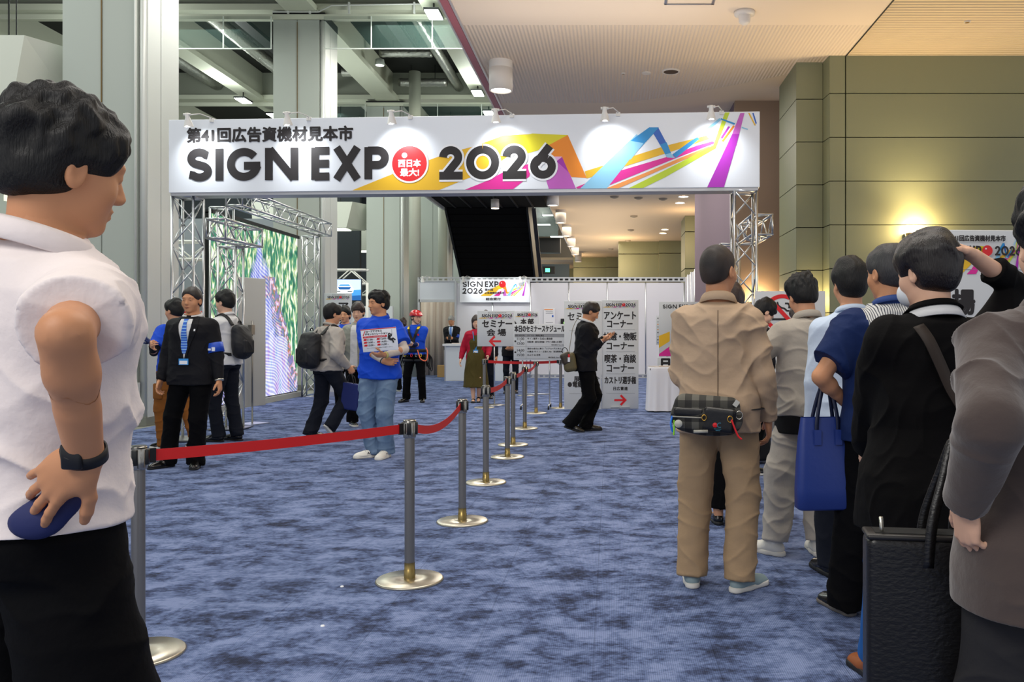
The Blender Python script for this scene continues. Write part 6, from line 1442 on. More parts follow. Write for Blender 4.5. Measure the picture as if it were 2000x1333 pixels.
# ---------------------------------------------------------------- 6 black jacket, hand on head
def blackjacket():
    p = Person('person in black jacket with brown shoulder strap scratching the top of their head', (1.085, 2.86), 6, H=1.65, wt=1.02, vox=.0058, fine=.0042, head=(24, -8, 0), skin=SKIN_L,
        arms={'r': dict(px=(1902, 500, 2.84), wpole=(.80, .45, -.35), wf=(-.93, .05, .38), wn=(-.2, -.1, -1), curl=26, thumb=20), 'l': dict(w=(-.10, .34, .90), pole=(-.6, -1, 0))}, feet={'l': (-.03, .42, 0, 8, 0), 'r': (.17, .30, 0, -5, 0)})
    p.build(); p.top('jacket', BLKJ, hem=.70, infl=.045, amp=.012, seed=61, arm={'l': 1.12, 'r': .74}, flare=.05, sleeve={'r': '34', 'l': 'long'}, cuff=.05); p.collar(WSH, h=.030, r=.078, gap=70, flare=.022, drop_=.040, z=1.430); p.collar(BLKJ, h=.046, r=.073, gap=70, flare=.018, drop_=.022, z=1.436)
    p.legs('trousers', DENIM, infl=.02, knee=.085, hem=.085, up=.03, seed=15); p.hair(mat('hair_dark_brown', '#150d0a', .32, bump=((260, 260, 30), .9, .004)), 'bowl', seed=12, t=.032, amp=.007); p.shoes(BRN, SOLEB)
    R = Matrix(p.Rh.tolist()).to_4x4(); M = Matrix.Translation(Vector(p.hc.tolist())) @ R
    solid('face_mask', [ell(tuple(p.hc+p.Rh @ A3((0, .068, -.062))), (.058, .052, .050), p.Rh), ], .004, mat('mask_white', '#dfe3e8', .8), p.root, p.sc)
    mb = MB(); c = [p.surf(x, z, .012, True) for x, z in [(-.105, 1.41), (-.085, 1.36), (-.05, 1.28), (-.015, 1.20), (.03, 1.12), (.075, 1.04), (.12, .97), (.16, .92)]]
    t = thing('shoulder_strap', 'brown bag strap running diagonally across the back of the black jacket', 'strap', onp(p, (0, 0, 1.2)), p.rz)
    strap_on(p, 'webbing', mat('strap_brown', '#2a1f17', .7), spline([tuple(float(a) for a in q) for q in c], 4), .040, t, wnorm=(0, -1, .2), th=.005)
blackjacket()
# ---------------------------------------------------------------- 7 taupe blazer, right edge
def taupe():
    p = Person('person in taupe blazer cut off by the right edge, nearest in the queue', (1.03, 1.95), 4, H=1.645, wt=1.04, vox=.0055, fine=.0042, head=(-10, 0, 0), skin=SKIN_L, arms={'l': dict(px=(1888, 985, 1.86), wpole=(-.35, -1, .0), wf=(.1, .2, -1), wn=(1, .3, 0), curl=55), 'r': dict(w=(.2, .1, .9))}, feet={'l': (-.1, .05, 0, 4, 0), 'r': (.1, 0, 0, -5, 0)})
    p.build(); p.top('blazer', TAUPE, hem=.735, infl=.036, amp=.010, seed=71, arm=1.15, flare=.035, cuff=.05); p.collar(TAUPE, h=.04, r=.074, gap=80, drop_=.045); p.legs('trousers', DGREY, infl=.035, knee=.105, hem=.12, up=.03, seed=16, amp=.012); p.hair(HAIR, 'curly', seed=15, t=.028, amp=.014); p.shoes(LEA, SOLEB)
    Y = 2.16; t = thing('leather_bag', 'tall black leather bag hanging beside the taupe blazer', 'bag', P(1789, 1215, Y), math.radians(-8))
    LB = mat('leather_grain', '#121112', .36, bump=((60, 60, 110), .5, .004), spec=.5)
    solid('body', [rbx((0, 0, 0), (.128, .048, .225), .022, None, k=0)], .0055, LB, t, 1, sm=2)
    mb = MB(); mb.rbox(-.128, .128, -.049, .049, .216, .230, .006, 2); mb.build('rim', mat('leather_edge', '#1d1b1b', .4), t); MB().box(-.105, .10, -.030, .035, .226, .2315).build('opening', mat('lining_black', '#050505', .9), t)
    for y in (-.045, .045):
        mb = MB(); c = spline([(.02, y, .15), (.03, y, .26), (.065, y*.5, .38), (.095, 0, .47), (.115, y*.5, .38), (.105, y, .26), (.10, y, .15)], 5); mb.strip([q+Vector((-.013, 0, 0)) for q in c], [q+Vector((.013, 0, 0)) for q in c], .006, (0, 1, 0), True); mb.build('handle', LB, t)
    MB().tube([(-.085, -.01, .20), (-.09, -.02, .27)], .005, 8).build('zip_pull', METAL, t)
taupe()
# ---------------------------------------------------------------- T woman behind the beige suit
def longskirt():
    g = G(1428, 1022); p = Person('person with brown hair and long black skirt hidden behind the beige suit', (g.x, g.y), -4, H=1.66, wt=.92, vox=.011, head=(0, -4, 0)); p.build(); p.top('coat', BLKJ, hem=.90, infl=.02, amp=.005); 
    solid('skirt', [loft(np.array([.10, .5, .95, 1.1]), np.array([.19, .19, .175, .15]), np.array([.15, .15, .13, .11]), np.zeros(4), p.T, .12, 1.0)], .011, BLKP, p.root, p.sc, fold=(.012, 5, (6, 6, 1.5)), lo=A3((-.3, -.3, .05)), hi=A3((.3, .3, 1.1))); p.hair(HAIR_BR, 'bob', t=.022, amp=.006); p.shoes(LEA, SOLEB, .92)
longskirt()
def bending():
    g = G(1478, 912); p = Person('person with glasses and dark hair looking down in front of the no smoking sign', (1.30, 7.95), -62, H=1.68, vox=.010, fine=.0062, lean=12, head=(-8, -32, 0), face=True, skin=SKIN_L, arms={'r': dict(w=(.16, .38, 1.08)), 'l': dict(w=(-.16, .38, 1.08))}); p.build(); p.top('jacket', SUIT, hem=.84, infl=.03); p.legs('trousers', BLKP); p.hair(HAIR, 'short', seed=22, t=.022, amp=.009); p.shoes(LEA, SOLEW)
    R = Matrix(p.Rh.tolist()).to_4x4(); M = Matrix.Scale(p.sc, 4) @ Matrix.Translation(Vector(p.hc.tolist())) @ R; mb = MB()
    for g_ in (-1, 1): mb.tube([(g_*.030+.020*math.cos(a), .100, .004+.015*math.sin(a)) for a in np.linspace(0, 2*PI, 15)[:-1]], .0016, 5, closed=True); mb.tube([(g_*.05, .100, .006), (g_*.078, .06, .006), (g_*.080, .0, .002)], .0016, 5)
    mb.tube([(-.01, .102, .006), (.01, .102, .006)], .0016, 5); mb.xf(M); mb.build('glasses', BLACK, p.root)
bending()
def behind_grey():
    p = Person('person with brown hair and white shirt almost hidden behind the pale grey jacket', (1.57, 7.0), 4, H=1.56, wt=.92, vox=.011, head=(0, 0, 0)); p.build(); p.top('shirt', WSH, hem=.84); p.collar(WSH); p.legs('trousers', BLKP); p.hair(HAIR_BR, 'short', t=.02); p.shoes(LEA, SOLEB)
behind_grey()
g = G(1482, 904); t = thing('suitcase', 'black soft suitcase standing on the carpet behind the beige suit', 'bag', (g.x, g.y, 0), .2)
solid('body', [rbx((0, 0, .22), (.09, .13, .19), .035, None, k=0)], .008, mat('nylon_black', '#0c0c0e', .6, bump=(40, .2, .003)), t, 1, sm=2); MB().tube([(-.03, .0, .40), (-.03, 0, .46), (.03, 0, .46), (.03, 0, .40)], .008, 8).build('handle', BSTR, t)
for sx in (-.07, .07):
    for sy in (-.1, .1): MB().tube([(sx-.01, sy, .018), (sx+.01, sy, .018)], .018, 10).build('wheel', BLACK, t)
def olive_person():
    p = Person('person in olive jacket leaning a hand on the white covered table', (1.55, 14.95), 75, H=1.80, vox=.012, lean=8, arms={'l': dict(px=(1322, 733, 14.55), wpole=(.3, -1, 0), wf=(-1, 0, -.1), wn=(0, 0, -1)), 'r': dict(w=(.2, .3, 1.0))}); p.build(); p.top('jacket', OLJ, hem=.84, infl=.04); p.legs('trousers', NAVYP); p.hair(HAIR_BR, 'short', t=.024); p.shoes(LEA, SOLEB)
olive_person()

# ---------------------------------------------------------------- left group
def suit_front(p, shirtm, tiem, z0=1.02, lap=True, jacket=SUIT):
    p.patch('shirt_front', shirtm, [(1.425, -.052, .052), (1.36, -.062, .062), (1.25, -.040, .040), (1.12, -.018, .018), (z0, -.004, .004)], off=.006)
    if tiem: p.patch('tie', tiem, [(1.425, -.020, .020), (1.40, -.014, .014), (1.30, -.024, .024), (1.16, -.030, .030), (1.10, -.014, .014)], off=.015, th=.003)
    if lap:
        for g in (-1, 1): p.patch('lapel', jacket, [(1.44, *sorted((g*.060, g*.095))), (1.36, *sorted((g*.060, g*.115))), (1.30, *sorted((g*.050, g*.105))), (1.20, *sorted((g*.028, g*.060))), (z0+.02, *sorted((g*.002, g*.012)))], off=.014, th=.004)
def badge(p, x=0., z=1.06, lan=True, m=BADGE):
    mb = MB(); c = p.surf(x, z, .022)*p.sc; mb.box(-.045, .045, -.0, .004, -.028, .032); R = Matrix.Translation(Vector(c.tolist())); mb.xf(R); o = mb.build('name_badge', m, p.root)
    mb = MB(); mb.box(-.037, .037, .004, .006, -.022, .012); mb.xf(R); mb.build('badge_card', PAPER, o)
    if lan:
        for g in (-1, 1): p.patch('lanyard', BADGE, [(1.42, x+g*.06-.006, x+g*.06+.006), (1.25, x+g*.035-.006, x+g*.035+.006), (z+.03, x+g*.006-.006, x+g*.006+.006)], off=.018, th=.002)
def ringband(p, k, q0, q1, r, m, name, arm='u'):
    a, b = (p.S[k], p.E[k]) if arm == 'u' else (p.E[k], p.Wr[k]); c0 = a+(b-a)*q0; c1 = a+(b-a)*q1; mb = MB(); mb.tube([tuple(c0*p.sc), tuple(c1*p.sc)], r*p.sc, 24); return mb.build(name, m, p.root)
def suitman():
    g = G(375, 914); p = Person('person in dark suit and blue tie standing with armband beside the left truss', (g.x, g.y), 183, H=1.765, wt=1.06, vox=.0085, fine=.0056, face=True, skin=SKIN2, head=(-4, 0, 0), arms={'r': dict(w=(.27, .05, .84), curl=45), 'l': dict(w=(-.28, .06, .82), curl=45)}, feet={'r': (.27, -.02, 0, -30, 0), 'l': (-.04, .02, 0, 14, 0)})
    p.build(); p.top('jacket', SUIT, hem=.80, infl=.036, amp=.009, seed=81, arm=1.1, cuff=.042); p.legs('trousers', BLKP, infl=.02, knee=.078, hem=.078, up=.03); p.hair(mat('hair_short_dark', '#231a16', .5), 'buzz', t=.010, amp=.003); p.shoes(LEA, SOLEB, 1.02, 'low'); suit_front(p, WSH, BTIE); p.collar(WSH, h=.036, r=.071, gap=30, flare=.016, z=1.444); badge(p, -.0, 1.02, False)
    ab = ringband(p, 'l', .58, .90, .083, mat('armband_blue', '#0a46b8', .5), 'armband')
    c = (p.S['l']+(p.E['l']-p.S['l'])*.77)*p.sc; mb = MB(); mb.box(-.035, -.005, .078, .087, -.018, .02).box(.003, .03, .078, .087, -.012, .008); mb.xf(Matrix.Translation(Vector(c.tolist()))); mb.build('armband_lettering', PAPER, ab)
    ringband(p, 'l', .93, .99, .044, METAL, 'wrist_watch', 'f'); p.patch('pin', PAPER, [(1.33, -.10, -.09), (1.31, -.10, -.09)], off=.024)
suitman()
def cargo():
    g = G(342, 876); p = Person('person in blue shirt and brown cargo trousers holding a navy bundle, left of the suit', (g.x, g.y), 62, H=1.70, wt=1.02, vox=.0095, fine=.0062, face=True, head=(10, -6, 0), arms={'l': dict(px=(297, 676, 9.18), wpole=(-.2, -.3, -1), curl=70), 'r': dict(w=(.22, .1, .9))}, feet={'l': (-.10, .10, 0, 8, 0), 'r': (.12, -.18, 0, -5, 0)})
    p.build(); p.top('undersleeve', cloth('sleeve_black', '#101013'), infl=.008, amp=.002, hem=1.0); p.top('t_shirt', POLOB, hem=.86, infl=.028, sleeve='short', amp=.010, seed=91, arm=1.2); p.legs('trousers', CARGO, infl=.03, knee=.09, hem=.072, up=.04, amp=.012, seed=92); p.hair(HAIR, 'short', t=.018); p.shoes(LEA, SOLEW)
    c = (p.Hp['l']*.45+p.K['l']*.55)*p.sc; mb = MB(); mb.rbox(-.11, -.07, -.07, .06, -.09, .09, .015, 2); mb.xf(Matrix.Translation(Vector(c.tolist()))); mb.build('cargo_pocket', CARGO, p.root)
    t = thing('umbrella_bundle', 'bundle of navy folded straps held in the hand of the cargo trousers person', 'bundle', P(280, 664, 9.15)); NV = mat('bundle_navy', '#13265e', .55); rr = random.Random(3)
    for i in range(5):
        mb = MB(); y = rr.uniform(-.03, .03); mb.tube(spline([(.10, y, -.045+rr.uniform(-.02, .02)), (.03, y, .0+rr.uniform(-.02, .03)), (-.05, y, .03+rr.uniform(-.03, .03)), (-.10, y, .0), (-.06, y, -.02), (.04, y, -.04)], 5), .009, 6); mb.build('strap', NV, t)
cargo()
def backpack(p, lab, loc=(0, -.20, 1.17), size=(.15, .09, .22), m=None, strap=True, name='backpack', tilt=0):
    m = m or mat('backpack_black', '#121318', .6, bump=(40, .3, .003)); t = person_thing(p, name, lab, 'bag', loc); sx, sy, sz = size
    solid('body', [rbx((0, 0, -.01), (sx*.90, sy*.85, sz*.94), .07, rotm(-6, 0, 0), k=0), ell((0, -.02, -sz*.22), (sx*1.05, sy*1.2, sz*.80), k=.05)], .0085, m, t, 1, sm=2, disp=lambda V, N: folds(V, N, .006, 7))
    solid('front_pocket', [rbx((0, -sy*1.02, -sz*.35), (sx*.72, .03, sz*.42), .025, None, k=0)], .0085, m, t, 1, sm=1)
    MB().tube([(-.03, sy*.3, sz*.97), (-.02, sy*.3, sz*1.10), (.02, sy*.3, sz*1.10), (.03, sy*.3, sz*.97)], .007, 6).build('top_loop', BSTR, t)
    if strap:
        for g in (-1, 1):
            zs, rx, ry, cy = p.prof; pts = [(g*.085, loc[1]+sy*.6, loc[2]+sz*.8), (g*.092, -.09, 1.425), (g*.098, -.01, 1.462), (g*.105, .075, 1.40), (g*.118, .125, 1.28), (g*.135, .10, 1.14), (g*.165, 0, 1.03), (g*.12, loc[1]+sy*.5, 1.0)]
            M = t.matrix_basis.inverted(); c = spline([tuple(p.tp(q)) for q in pts], 5); strap_on(p, 'shoulder_strap', BSTR, c, .042, t, wnorm=[tuple(Vector((q[0]-g*.05, q[1], (q[2]-1.2)*.6)).normalized()) for q in c], th=.012)
    return t
def whiteshirt():
    g = G(440, 862); p = Person('person in white shirt with dark backpack in front of the LED wall', (g.x, g.y), 78, H=1.83, vox=.0098, fine=.0066, face=True, head=(0, -4, 0), skin=SKIN_L, arms={'l': dict(w=(-.14, .28, 1.1)), 'r': dict(w=(.14, .28, 1.1))}, feet={'l': (-.08, .08, 0, 6, 0), 'r': (.08, -.06, 0, -6, 0)}); p.build(); p.top('shirt', WSH, hem=.88, infl=.028, amp=.010, seed=95); p.collar(WSH); p.legs('trousers', NAVYP, infl=.018, knee=.072, hem=.072); p.hair(HAIR, 'short', t=.02); p.shoes(LEA, SOLEB, 1.05, 'low'); backpack(p, 'black backpack on the person in the white shirt near the LED wall', (0, -.21, 1.16), (.14, .085, .215))
whiteshirt()
# ---------------------------------------------------------------- centre group
def walker():
    g = G(640, 855); p = Person('person in grey jacket with black backpack and blue tote walking behind the red belt', (g.x, g.y), -38, H=1.71, wt=1.06, vox=.0095, fine=.0064, head=(-14, -4, 0), lean=6, drop=.025, arms={'r': dict(w=(.27, .12, .90), curl=60), 'l': dict(w=(-.22, .20, 1.0))}, feet={'l': (-.10, -.14, 0, 4, 0), 'r': (.14, -.12, .02, -4, 52)})
    p.build(); p.top('jacket', GJ, hem=.88, infl=.038, amp=.014, seed=101, arm=1.15, cuff=.044); p.collar(GJ, h=.036, r=.072, gap=60); p.legs('trousers', NAVYP, infl=.022, knee=.085, hem=.082, up=.03, amp=.01); p.hair(HAIR, 'bowl', seed=33, t=.024, amp=.006); p.shoes(LEA, SOLEW); backpack(p, 'black backpack on the walking person in the grey jacket', (-.02, -.245, 1.13), (.165, .10, .235))
    Y = 10.15; t = thing('tote_bag', 'flat navy blue tote bag carried by the walking person in grey', 'bag', Vector(onp(p, p.Wr['r']))+Vector((.03, 0, -.36)), math.radians(-20)); solid('body', [rbx((0, 0, -.01), (.125, .035, .17), .015, rotm(0, 6, 0), k=0)], .008, mat('tote_navy', '#0d1f63', .6), t, 1, sm=2)
    for y in (-.02, .02): MB().tube(spline([(-.06, y, .15), (-.04, y, .23), (.0, 0, .27), (.04, y, .23), (.06, y, .15)]), .006, 6).build('handle', BSTR, t)
walker()
def staff_back():
    p = Person('person in blue staff polo facing the camera beside the survey sign', (Wx(674, 13.2), 13.2), 178, H=1.72, vox=.012, fine=.0075, face=True); p.build(); p.top('polo_shirt', POLOB, hem=.86, infl=.028, sleeve='short', amp=.008, seed=7); p.collar(POLOB); p.legs('trousers', BLKP); p.hair(HAIR, 'short', t=.022, amp=.009); p.shoes(LEA, SOLEB); p.patch('emblem', RED, [(1.29, -.10, -.075), (1.265, -.095, -.08)], off=.02); badge(p, .03, 1.22)
staff_back()
def greyshirt():
    g = G(700, 832); p = Person('person in grey open shirt and black trousers standing left of the bright blue polo', (g.x, g.y), 172, H=1.74, vox=.0105, fine=.0068, face=True, head=(8, -6, 0), skin=SKIN_L, arms={'r': dict(w=(.16, .30, 1.12), curl=40), 'l': dict(w=(-.20, .12, 1.0))}, feet={'r': (.05, .06, 0, 40, 0), 'l': (-.13, -.1, 0, 5, 0)}); p.build(); p.top('shirt', GSH, hem=.80, infl=.034, amp=.012, seed=9, arm=1.15); p.collar(GSH, gap=60); p.patch('t_shirt_front', WSH, [(1.42, -.045, .045), (1.1, -.05, .05), (.84, -.06, .06)], off=.008); p.legs('trousers', BLKP, infl=.022, knee=.08, hem=.075); p.hair(HAIR_BR, 'bowl', t=.024); p.shoes(LEA, SOLEW, 1.05)
    t = thing('paper_sheet', 'white sheet held by the person in the grey shirt', 'paper', onp(p, (.18, .40, 1.14))); MB().box(-.1, .1, -.002, .002, -.07, .07).build('sheet', PAPER, t)
greyshirt()
def bluepolo():
    g = G(740, 894); p = Person('person in bright blue polo and jeans holding up the demonstration sign', (g.x, g.y+.02), 170, H=1.765, wt=1.06, vox=.0085, fine=.0056, face=True, skin=SKIN2, head=(-34, -2, 0), arms={'l': dict(px=(752, 694, 8.68), wpole=(.9, .1, -.7), wf=(-1, -.15, 0), wn=(0, .6, 1), curl=45, thumb=40), 'r': dict(px=(750, 706, 8.80), wpole=(-.9, .1, -.8), wf=(1, 0, -.1), wn=(0, 1, 0), curl=50)}, feet={'r': (.085, .04, 0, -42, 0), 'l': (-.075, .05, 0, 0, 0)})
    p.build(); p.top('arm_sleeves', CREAM, infl=.008, amp=.003, hem=1.02, cuff=.032); p.top('polo_shirt', POLOB, hem=.82, infl=.036, sleeve='short', amp=.011, seed=111, arm=1.2); p.collar(POLOB, h=.036, r=.074, gap=40, drop_=.04, z=1.446); p.legs('jeans', JEANS, infl=.028, knee=.088, hem=.078, up=.045, amp=.014, seed=112); p.hair(HAIR, 'curly', seed=14, t=.020, amp=.010)
    p.shoes(SNK, SOLEW, 1.08)
    for so in [c for c in bpy.data.objects if c.parent == p.root and c.name.startswith('shoe')]:
        k = 'r' if so.name.endswith('shoe') or True else 'l'
    for k, sg in (('r', 1), ('l', -1)):
        o, R = p.ft[k]; M = Matrix.Translation(Vector((o*p.sc).tolist())) @ Matrix(R.tolist()).to_4x4(); mb = MB()
        for sd in (-1, 1): i0 = len(mb.v); stroke(mb, [(-.016, -.014), (-.008, .014), (.006, -.014), (.014, .014)], .007, 0); mb.xf(M @ Matrix.Translation((sd*.0475, .03, .052)) @ Matrix.Rotation(sd*PI/2, 4, 'Z') @ Matrix.Rotation(.35 if sd > 0 else .35, 4, 'X'), i0)
        mb.build('shoe_letter', mat('ink_navy_dark', '#151c33', .5), p.root)
        mb = MB()
        for j in range(4): mb.tube([tuple(M @ Vector((-.02, .035+j*.018, .083-j*.008))), tuple(M @ Vector((0, .042+j*.018, .086-j*.008))), tuple(M @ Vector((.02, .035+j*.018, .083-j*.008)))], .0035, 6)
        mb.build('laces', NAVY, p.root)
    ringband(p, 'l', .93, 1.0, .036, mat('watch_band', '#c8c070', .4), 'watch', 'f'); ringband(p, 'r', .9, .96, .034, BSTR, 'wristband', 'f')
    # the sign he holds
    Yh = 8.60; c = P(741, 664, Yh); t = thing('hand_sign', 'white sign reading rope access demonstration with red top edge, held by the blue polo', 'sign', c, 0)
    t.rotation_euler = (math.radians(8), math.radians(-4.5), math.radians(-6)); w_, h_ = .375, .235; k_ = Yh/FPX
    MB().rbox(-w_/2, w_/2, 0, .008, -h_/2, h_/2, .003, 2).build('board', PAPER, t)
    mb = MB(); X = lambda u: -w_/2+u*w_; Z = lambda v: h_/2-v*h_; mb.cur = 1; mb.box(X(0), X(1), -.002, 0, Z(.035), Z(0)); stroke(mb, [(X(.06), Z(.28)), (X(.13), Z(.08))], .008, -.003); mb.box(X(.05), X(.72), -.002, 0, Z(.39), Z(.31))
    for i in range(3):
        for a in (.05, .42): poly(mb, [(X(a), Z(.50+i*.125)), (X(a+.09), Z(.50+i*.125)), (X(a+.10), Z(.42+i*.125)), (X(a+.02), Z(.42+i*.125))], -.002)
    mb.cur = 12; text(mb, '5月14日(木)15日(金)開催時間', X(.08), X(.68), Z(.375), Z(.325), -.0035, 0)
    mb.cur = 0; text(mb, 'ロープアクセス', X(.15), X(.60), Z(.15), Z(.07), -.002, .0012); text(mb, 'デモンストレーション', X(.12), X(.75), Z(.27), Z(.18), -.002, .0012)
    for s, a, b in [('11:00 -', .16, .50), ('13:00 -', .16, .625), ('15:00 -', .16, .75), ('12:00 -', .54, .50), ('14:00 -', .54, .625), ('16:00 -', .54, .75)]: text(mb, s, X(a), X(a+.2), Z(b), Z(b-.075), -.002, .0006)
    text(mb, '※ロープアクセスの体験は予約優先ください', X(.12), X(.85), Z(.86), Z(.815), -.002, 0)
    F_ = lambda u, v: (X(u), Z(v)); stroke(mb, arcp(X(.80), Z(.30), .010, .011, 0, 360, 12), .012, -.0025); stroke(mb, [F_(.79, .35), F_(.78, .44), F_(.80, .53)], .028, -.003); stroke(mb, [F_(.79, .40), F_(.85, .37), F_(.87, .27)], .009, -.003); stroke(mb, [F_(.80, .53), F_(.89, .48), F_(.95, .56)], .015, -.0035); stroke(mb, [F_(.80, .53), F_(.87, .55), F_(.89, .67)], .015, -.004); stroke(mb, [F_(.87, .27), F_(.88, .08)], .002, -.002); mb.build('print', INKS, t)
bluepolo()
def helmet():
    g = G(811, 786); p = Person('person in red helmet, blue polo and climbing harness in front of the curtained opening', (g.x, g.y), 176, H=1.74, vox=.012, fine=.0078, face=True, skin=SKIN_L, head=(52, -4, 0), arms={'r': dict(w=(.10, .30, 1.10), f=(-.9, .3, 0)), 'l': dict(w=(-.02, .30, 1.10), f=(.9, .3, 0))}, feet={'r': (.20, .0, 0, -20, 0), 'l': (-.14, .0, 0, 12, 0)})
    p.build(); p.top('undersleeve', NAVY, infl=.008, amp=.002, hem=1.02); p.top('polo_shirt', POLOB, hem=.90, infl=.030, sleeve='short', amp=.009, seed=13, arm=1.2); p.collar(POLOB); p.legs('trousers', BLKP, infl=.022, knee=.075, hem=.07); p.hair(HAIR, 'short', t=.012); p.shoes(LEA, SOLEB, 1.05)
    RH = mat('helmet_red', '#c3141c', .25, coat=.6); R = p.Rh; h = lambda x, y, z: p.hc+R @ A3((x, y, z)); hm = solid('helmet', [ell(h(0, -.01, .045), (.115, .135, .105), R, k=0), plane(h(0, 0, .030), R @ A3((0, .1, -1)), 0, 0), ell(h(0, .07, .045), (.08, .07, .025), R, k=.02)], .008, RH, p.root, p.sc, sm=1)
    mb = MB(); mb.tube([tuple(h(.085, .0, .03)*p.sc), tuple(h(.07, .04, -.08)*p.sc), tuple(h(0, .075, -.12)*p.sc), tuple(h(-.07, .04, -.08)*p.sc), tuple(h(-.085, .0, .03)*p.sc)], .006, 6); mb.build('chin_strap', BSTR, p.root)
    for g_ in (-1, 1):
        p.patch('harness_strap', BSTR, [(1.44, g_*.10-.025, g_*.10+.025), (1.30, g_*.065-.025, g_*.065+.025), (1.18, g_*.015-.025, g_*.015+.025), (1.02, g_*.03-.025, g_*.03+.025)], off=.018); p.patch('strap_pad', mat('pad_yellow', '#e2c21a', .5), [(1.425, g_*.10-.02, g_*.10+.02), (1.38, g_*.09-.02, g_*.09+.02)], off=.026)
    mb = MB(); mb.tube([(.20*math.cos(a), .155*math.sin(a), .985) for a in np.linspace(0, 2*PI, 30)[:-1]], .012, 8, closed=True, ry=.035); mb.build('harness_belt', BSTR, p.root)
    for k in 'rl': ringband(p, k, 0, 0, .01, BSTR, 'x') if False else None
    for k in 'rl': c0 = (p.Hp[k]*.75+p.K[k]*.25)*p.sc; mb = MB(); mb.tube([(c0[0]+.125*math.cos(a), c0[1]+.12*math.sin(a), c0[2]) for a in np.linspace(0, 2*PI, 20)[:-1]], .008, 8, closed=True, ry=.022); mb.build('leg_loop', BSTR, p.root)
    mb = MB(); mb.tube(spline([(-.10, .18, 1.0), (-.16, .20, .84), (-.26, .17, .80), (-.27, .10, .95), (-.22, .05, 1.04)], 6), .010, 8); mb.build('rope_loop', mat('rope_orange', '#f2704a', .6), p.root); mb = MB(); mb.tube(spline([(.16, .12, 1.0), (.24, .12, .78), (.22, .05, .70), (.16, -.02, .9)], 6), .007, 6); mb.build('grey_sling', mat('sling_grey', '#777a7d', .6), p.root)
    rr = random.Random(5)
    for i in range(7):
        a = .2+i*.42; x = .215*math.cos(a); y = .165*math.sin(a); mb = MB(); mb.tube([(x+.018*math.cos(q), y, .90+.03*math.sin(q)) for q in np.linspace(0, 2*PI, 12)[:-1]], .0055, 6, closed=True); mb.build('carabiner', [METAL, mat('pad_yellow', '#e2c21a', .5), BSTR, RED][i % 4], p.root)
    for i in range(4): mb = MB(); mb.tube(spline([(-.21, -.05, .96), (-.25-.02*i, -.08, .82), (-.20-.03*i, -.1, .68-.03*i), (-.17, -.1, .85)], 5), .009, 6); mb.build('gear_rope', BSTR, p.root)
    p.patch('emblem', RED, [(1.29, -.12, -.085), (1.255, -.112, -.095)], off=.022); t = person_thing(p, 'device', 'small pale device held by the person in the red helmet', 'device', (.02, .38, 1.13)); MB().rbox(-.07, .07, -.02, .02, -.02, .02, .008, 2).build('casing', mat('device_grey', '#c9ccd0', .4), t)
helmet()
def darkwoman():
    p = Person('person in black with brown hair tied back, behind the red helmet', (Wx(787, 19.0), 19.0), 20, H=1.66, wt=.92, vox=.013, fine=.009, feet={'l': (-.08, .1, 0, 0, 0), 'r': (.08, -.25, 0, 0, 35)}, drop=.02); p.build(); p.top('coat', BLKJ, hem=.80); p.legs('trousers', BLKP); p.hair(HAIR_BR, 'bun'); p.shoes(LEA, SOLEW)
darkwoman()
def counterman():
    p = Person('person with grey hair in dark suit looking at a phone at the reception counter', (Wx(882, 23.95), 23.95), 182, H=1.80, vox=.013, fine=.009, face=True, skin=SKIN2, head=(0, -22, 0), arms={'r': dict(w=(.06, .30, 1.12), f=(-.8, .5, 0)), 'l': dict(w=(-.06, .30, 1.12), f=(.8, .5, 0))}); p.build(); p.top('jacket', SUIT, hem=.80, infl=.034); p.legs('trousers', BLKP, infl=.02); p.hair(HAIR_GR, 'buzz', t=.012); p.shoes(LEA, SOLEB); suit_front(p, LBLUE, BTIE); p.collar(WSH, z=1.446); ringband(p, 'l', .5, .8, .078, mat('armband_blue', '#0a46b8', .5), 'armband')
    t = person_thing(p, 'phone', 'dark phone in the hands of the person at the counter', 'phone', (0, .36, 1.15)); MB().rbox(-.04, .04, -.006, .006, -.07, .07, .005, 2).build('casing', BLACK, t)
counterman()
def dress():
    g = G(930, 786); p = Person('person in olive long dress and red cardigan walking with a blue lanyard badge', (g.x, g.y), 186, H=1.64, wt=.95, vox=.012, fine=.0078, face=True, skin=SKIN_L, head=(6, -6, 0), arms={'r': dict(w=(.30, .08, .86)), 'l': dict(w=(-.24, .16, .92))}, feet={'r': (.05, .14, 0, 0, 0), 'l': (-.05, .0, 0, 0, 20)}); p.build(); p.top('cardigan', REDC, hem=.80, infl=.034, amp=.009, arm=1.15); 
    solid('dress', [loft(np.array([.2, .5, .95, 1.06, 1.2, 1.38, 1.44]), np.array([.27, .235, .18, .15, .155, .13, .07]), np.array([.24, .20, .165, .135, .15, .125, .07]), np.array([.0, .0, .012, .02, .02, .01, .0]), p.T, .30, 1.42)], .012, OLIVED, p.root, p.sc, fold=(.016, 5, (5, 5, 1.2)), lo=A3((-.35, -.35, .2)), hi=A3((.35, .35, 1.5))); p.hair(HAIR_BR, 'bob', t=.02); p.shoes(LEA, SOLEB, .9, 'low'); badge(p, 0, 1.02)
dress()
def behindsign():
    p = Person('person in dark blazer partly hidden behind the seminar room sign', (Wx(949, 17.0), 17.0), 176, H=1.76, vox=.013, fine=.0085, face=True, skin=SKIN2); p.build(); p.top('jacket', SUIT, hem=.80); p.legs('trousers', NAVYP); p.hair(HAIR_BR, 'buzz', t=.012); p.shoes(LEA, SOLEB); p.patch('shirt_front', LBLUE, [(1.42, -.05, .05), (1.2, -.03, .03), (1.05, -.005, .005)], off=.006)
behindsign()
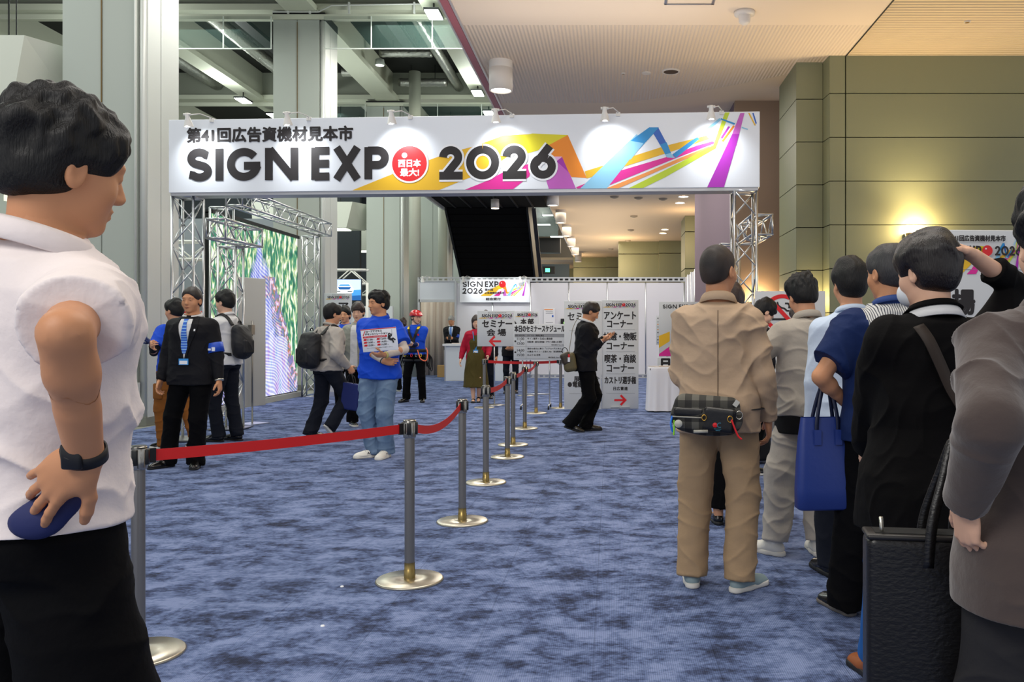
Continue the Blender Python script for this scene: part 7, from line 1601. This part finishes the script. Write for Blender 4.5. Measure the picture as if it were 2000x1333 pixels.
def behindboard():
    p = Person('person in dark suit with clasped hands behind the schedule board', (Wx(998, 18.5), 18.5), 184, H=1.75, vox=.013, fine=.0085, skin=SKIN2, face=True, arms={'r': dict(w=(.06, .24, .98), f=(-.8, .3, -.3)), 'l': dict(w=(-.05, .24, .98), f=(.8, .3, -.3))}); p.build(); p.top('jacket', SUIT, hem=.80); p.legs('trousers', NAVYP); p.hair(HAIR, 'short'); p.shoes(LEA, SOLEB)
behindboard()
def phone_walker():
    g = G(1143, 843); p = Person('person in dark suit walking to the right while looking at a phone, tan shoulder bag', (g.x, g.y), -86, H=1.79, vox=.0092, fine=.006, face=True, skin=SKIN2, lean=3, drop=.035, head=(0, -26, 0), arms={'r': dict(px=(1176, 666, 11.22), wpole=(-.3, 0, -1), wf=(.95, .1, .25), wn=(-.2, .2, 1), curl=40), 'l': dict(px=(1180, 660, 11.5), wpole=(-.3, 0, -1), wf=(.95, -.1, .15), wn=(0, -.3, 1), curl=40)}, feet={'r': (.07, -.18, 0, -4, 18), 'l': (-.08, .06, 0, 4, 0)})
    p.build(); p.top('jacket', SUIT, hem=.82, infl=.036, amp=.012, seed=121, arm=1.12, cuff=.042); p.collar(WSH, h=.038, r=.072, z=1.446); p.legs('trousers', BLKP, infl=.022, knee=.085, hem=.085, up=.03, amp=.012); p.hair(mat('hair_short_dark', '#231a16', .5), 'short', t=.014, amp=.005); p.shoes(LEA, SOLEB, 1.05, 'low'); ringband(p, 'r', .93, .985, .036, PAPER, 'shirt_cuff', 'f')
    t = thing('phone', 'dark phone in the hand of the walking person in the dark suit', 'phone', P(1196, 658, 11.32)); t.rotation_euler = (0, math.radians(62), 0); MB().rbox(-.006, .006, -.04, .04, -.075, .075, .005, 2).build('casing', BLACK, t)
    # shoulder bag
    Y = 11.2; t = thing('shoulder_bag', 'khaki brown shoulder bag hanging behind the walking person in the dark suit', 'bag', P(1110, 705, Y), math.radians(0)); KB = mat('bag_khaki', '#5b5234', .6, bump=(50, .3, .003))
    solid('body', [rbx((.02, 0, -.02), (.085, .15, .125), .05, rotm(0, -10, 0), k=0)], .009, KB, t, 1, sm=2); solid('flap', [rbx((-.02, 0, .03), (.07, .155, .085), .04, rotm(0, -22, 0), k=0)], .009, mat('bag_brown', '#352c20', .5), t, 1, sm=2)
    mb = MB(); c = spline([(0, 0, .08), (.03, 0, .25), (.06, 0, .43), (.13, 0, .57), (.17, .02, .60)], 5); mb.strip([q+Vector((0, -.016, 0)) for q in c], [q+Vector((0, .016, 0)) for q in c], .006, None, True); mb.build('strap', mat('strap_khaki', '#6b6040', .7), t)
    MB().box(.0, .03, -.165, -.158, -.01, .05).build('tag_card', PAPER, t); MB().box(.005, .028, -.17, -.16, .05, .09).build('tag_charm', RED, t)
    t = thing('ring_hook', 'small black ring hook hanging beside the khaki shoulder bag', 'hook', P(1103, 686, 11.3)); MB().tube([(.035*math.cos(a), 0, .045*math.sin(a)) for a in np.linspace(0, 2*PI, 20)[:-1]], .005, 6, closed=True).build('ring', BLACK, t)
phone_walker()
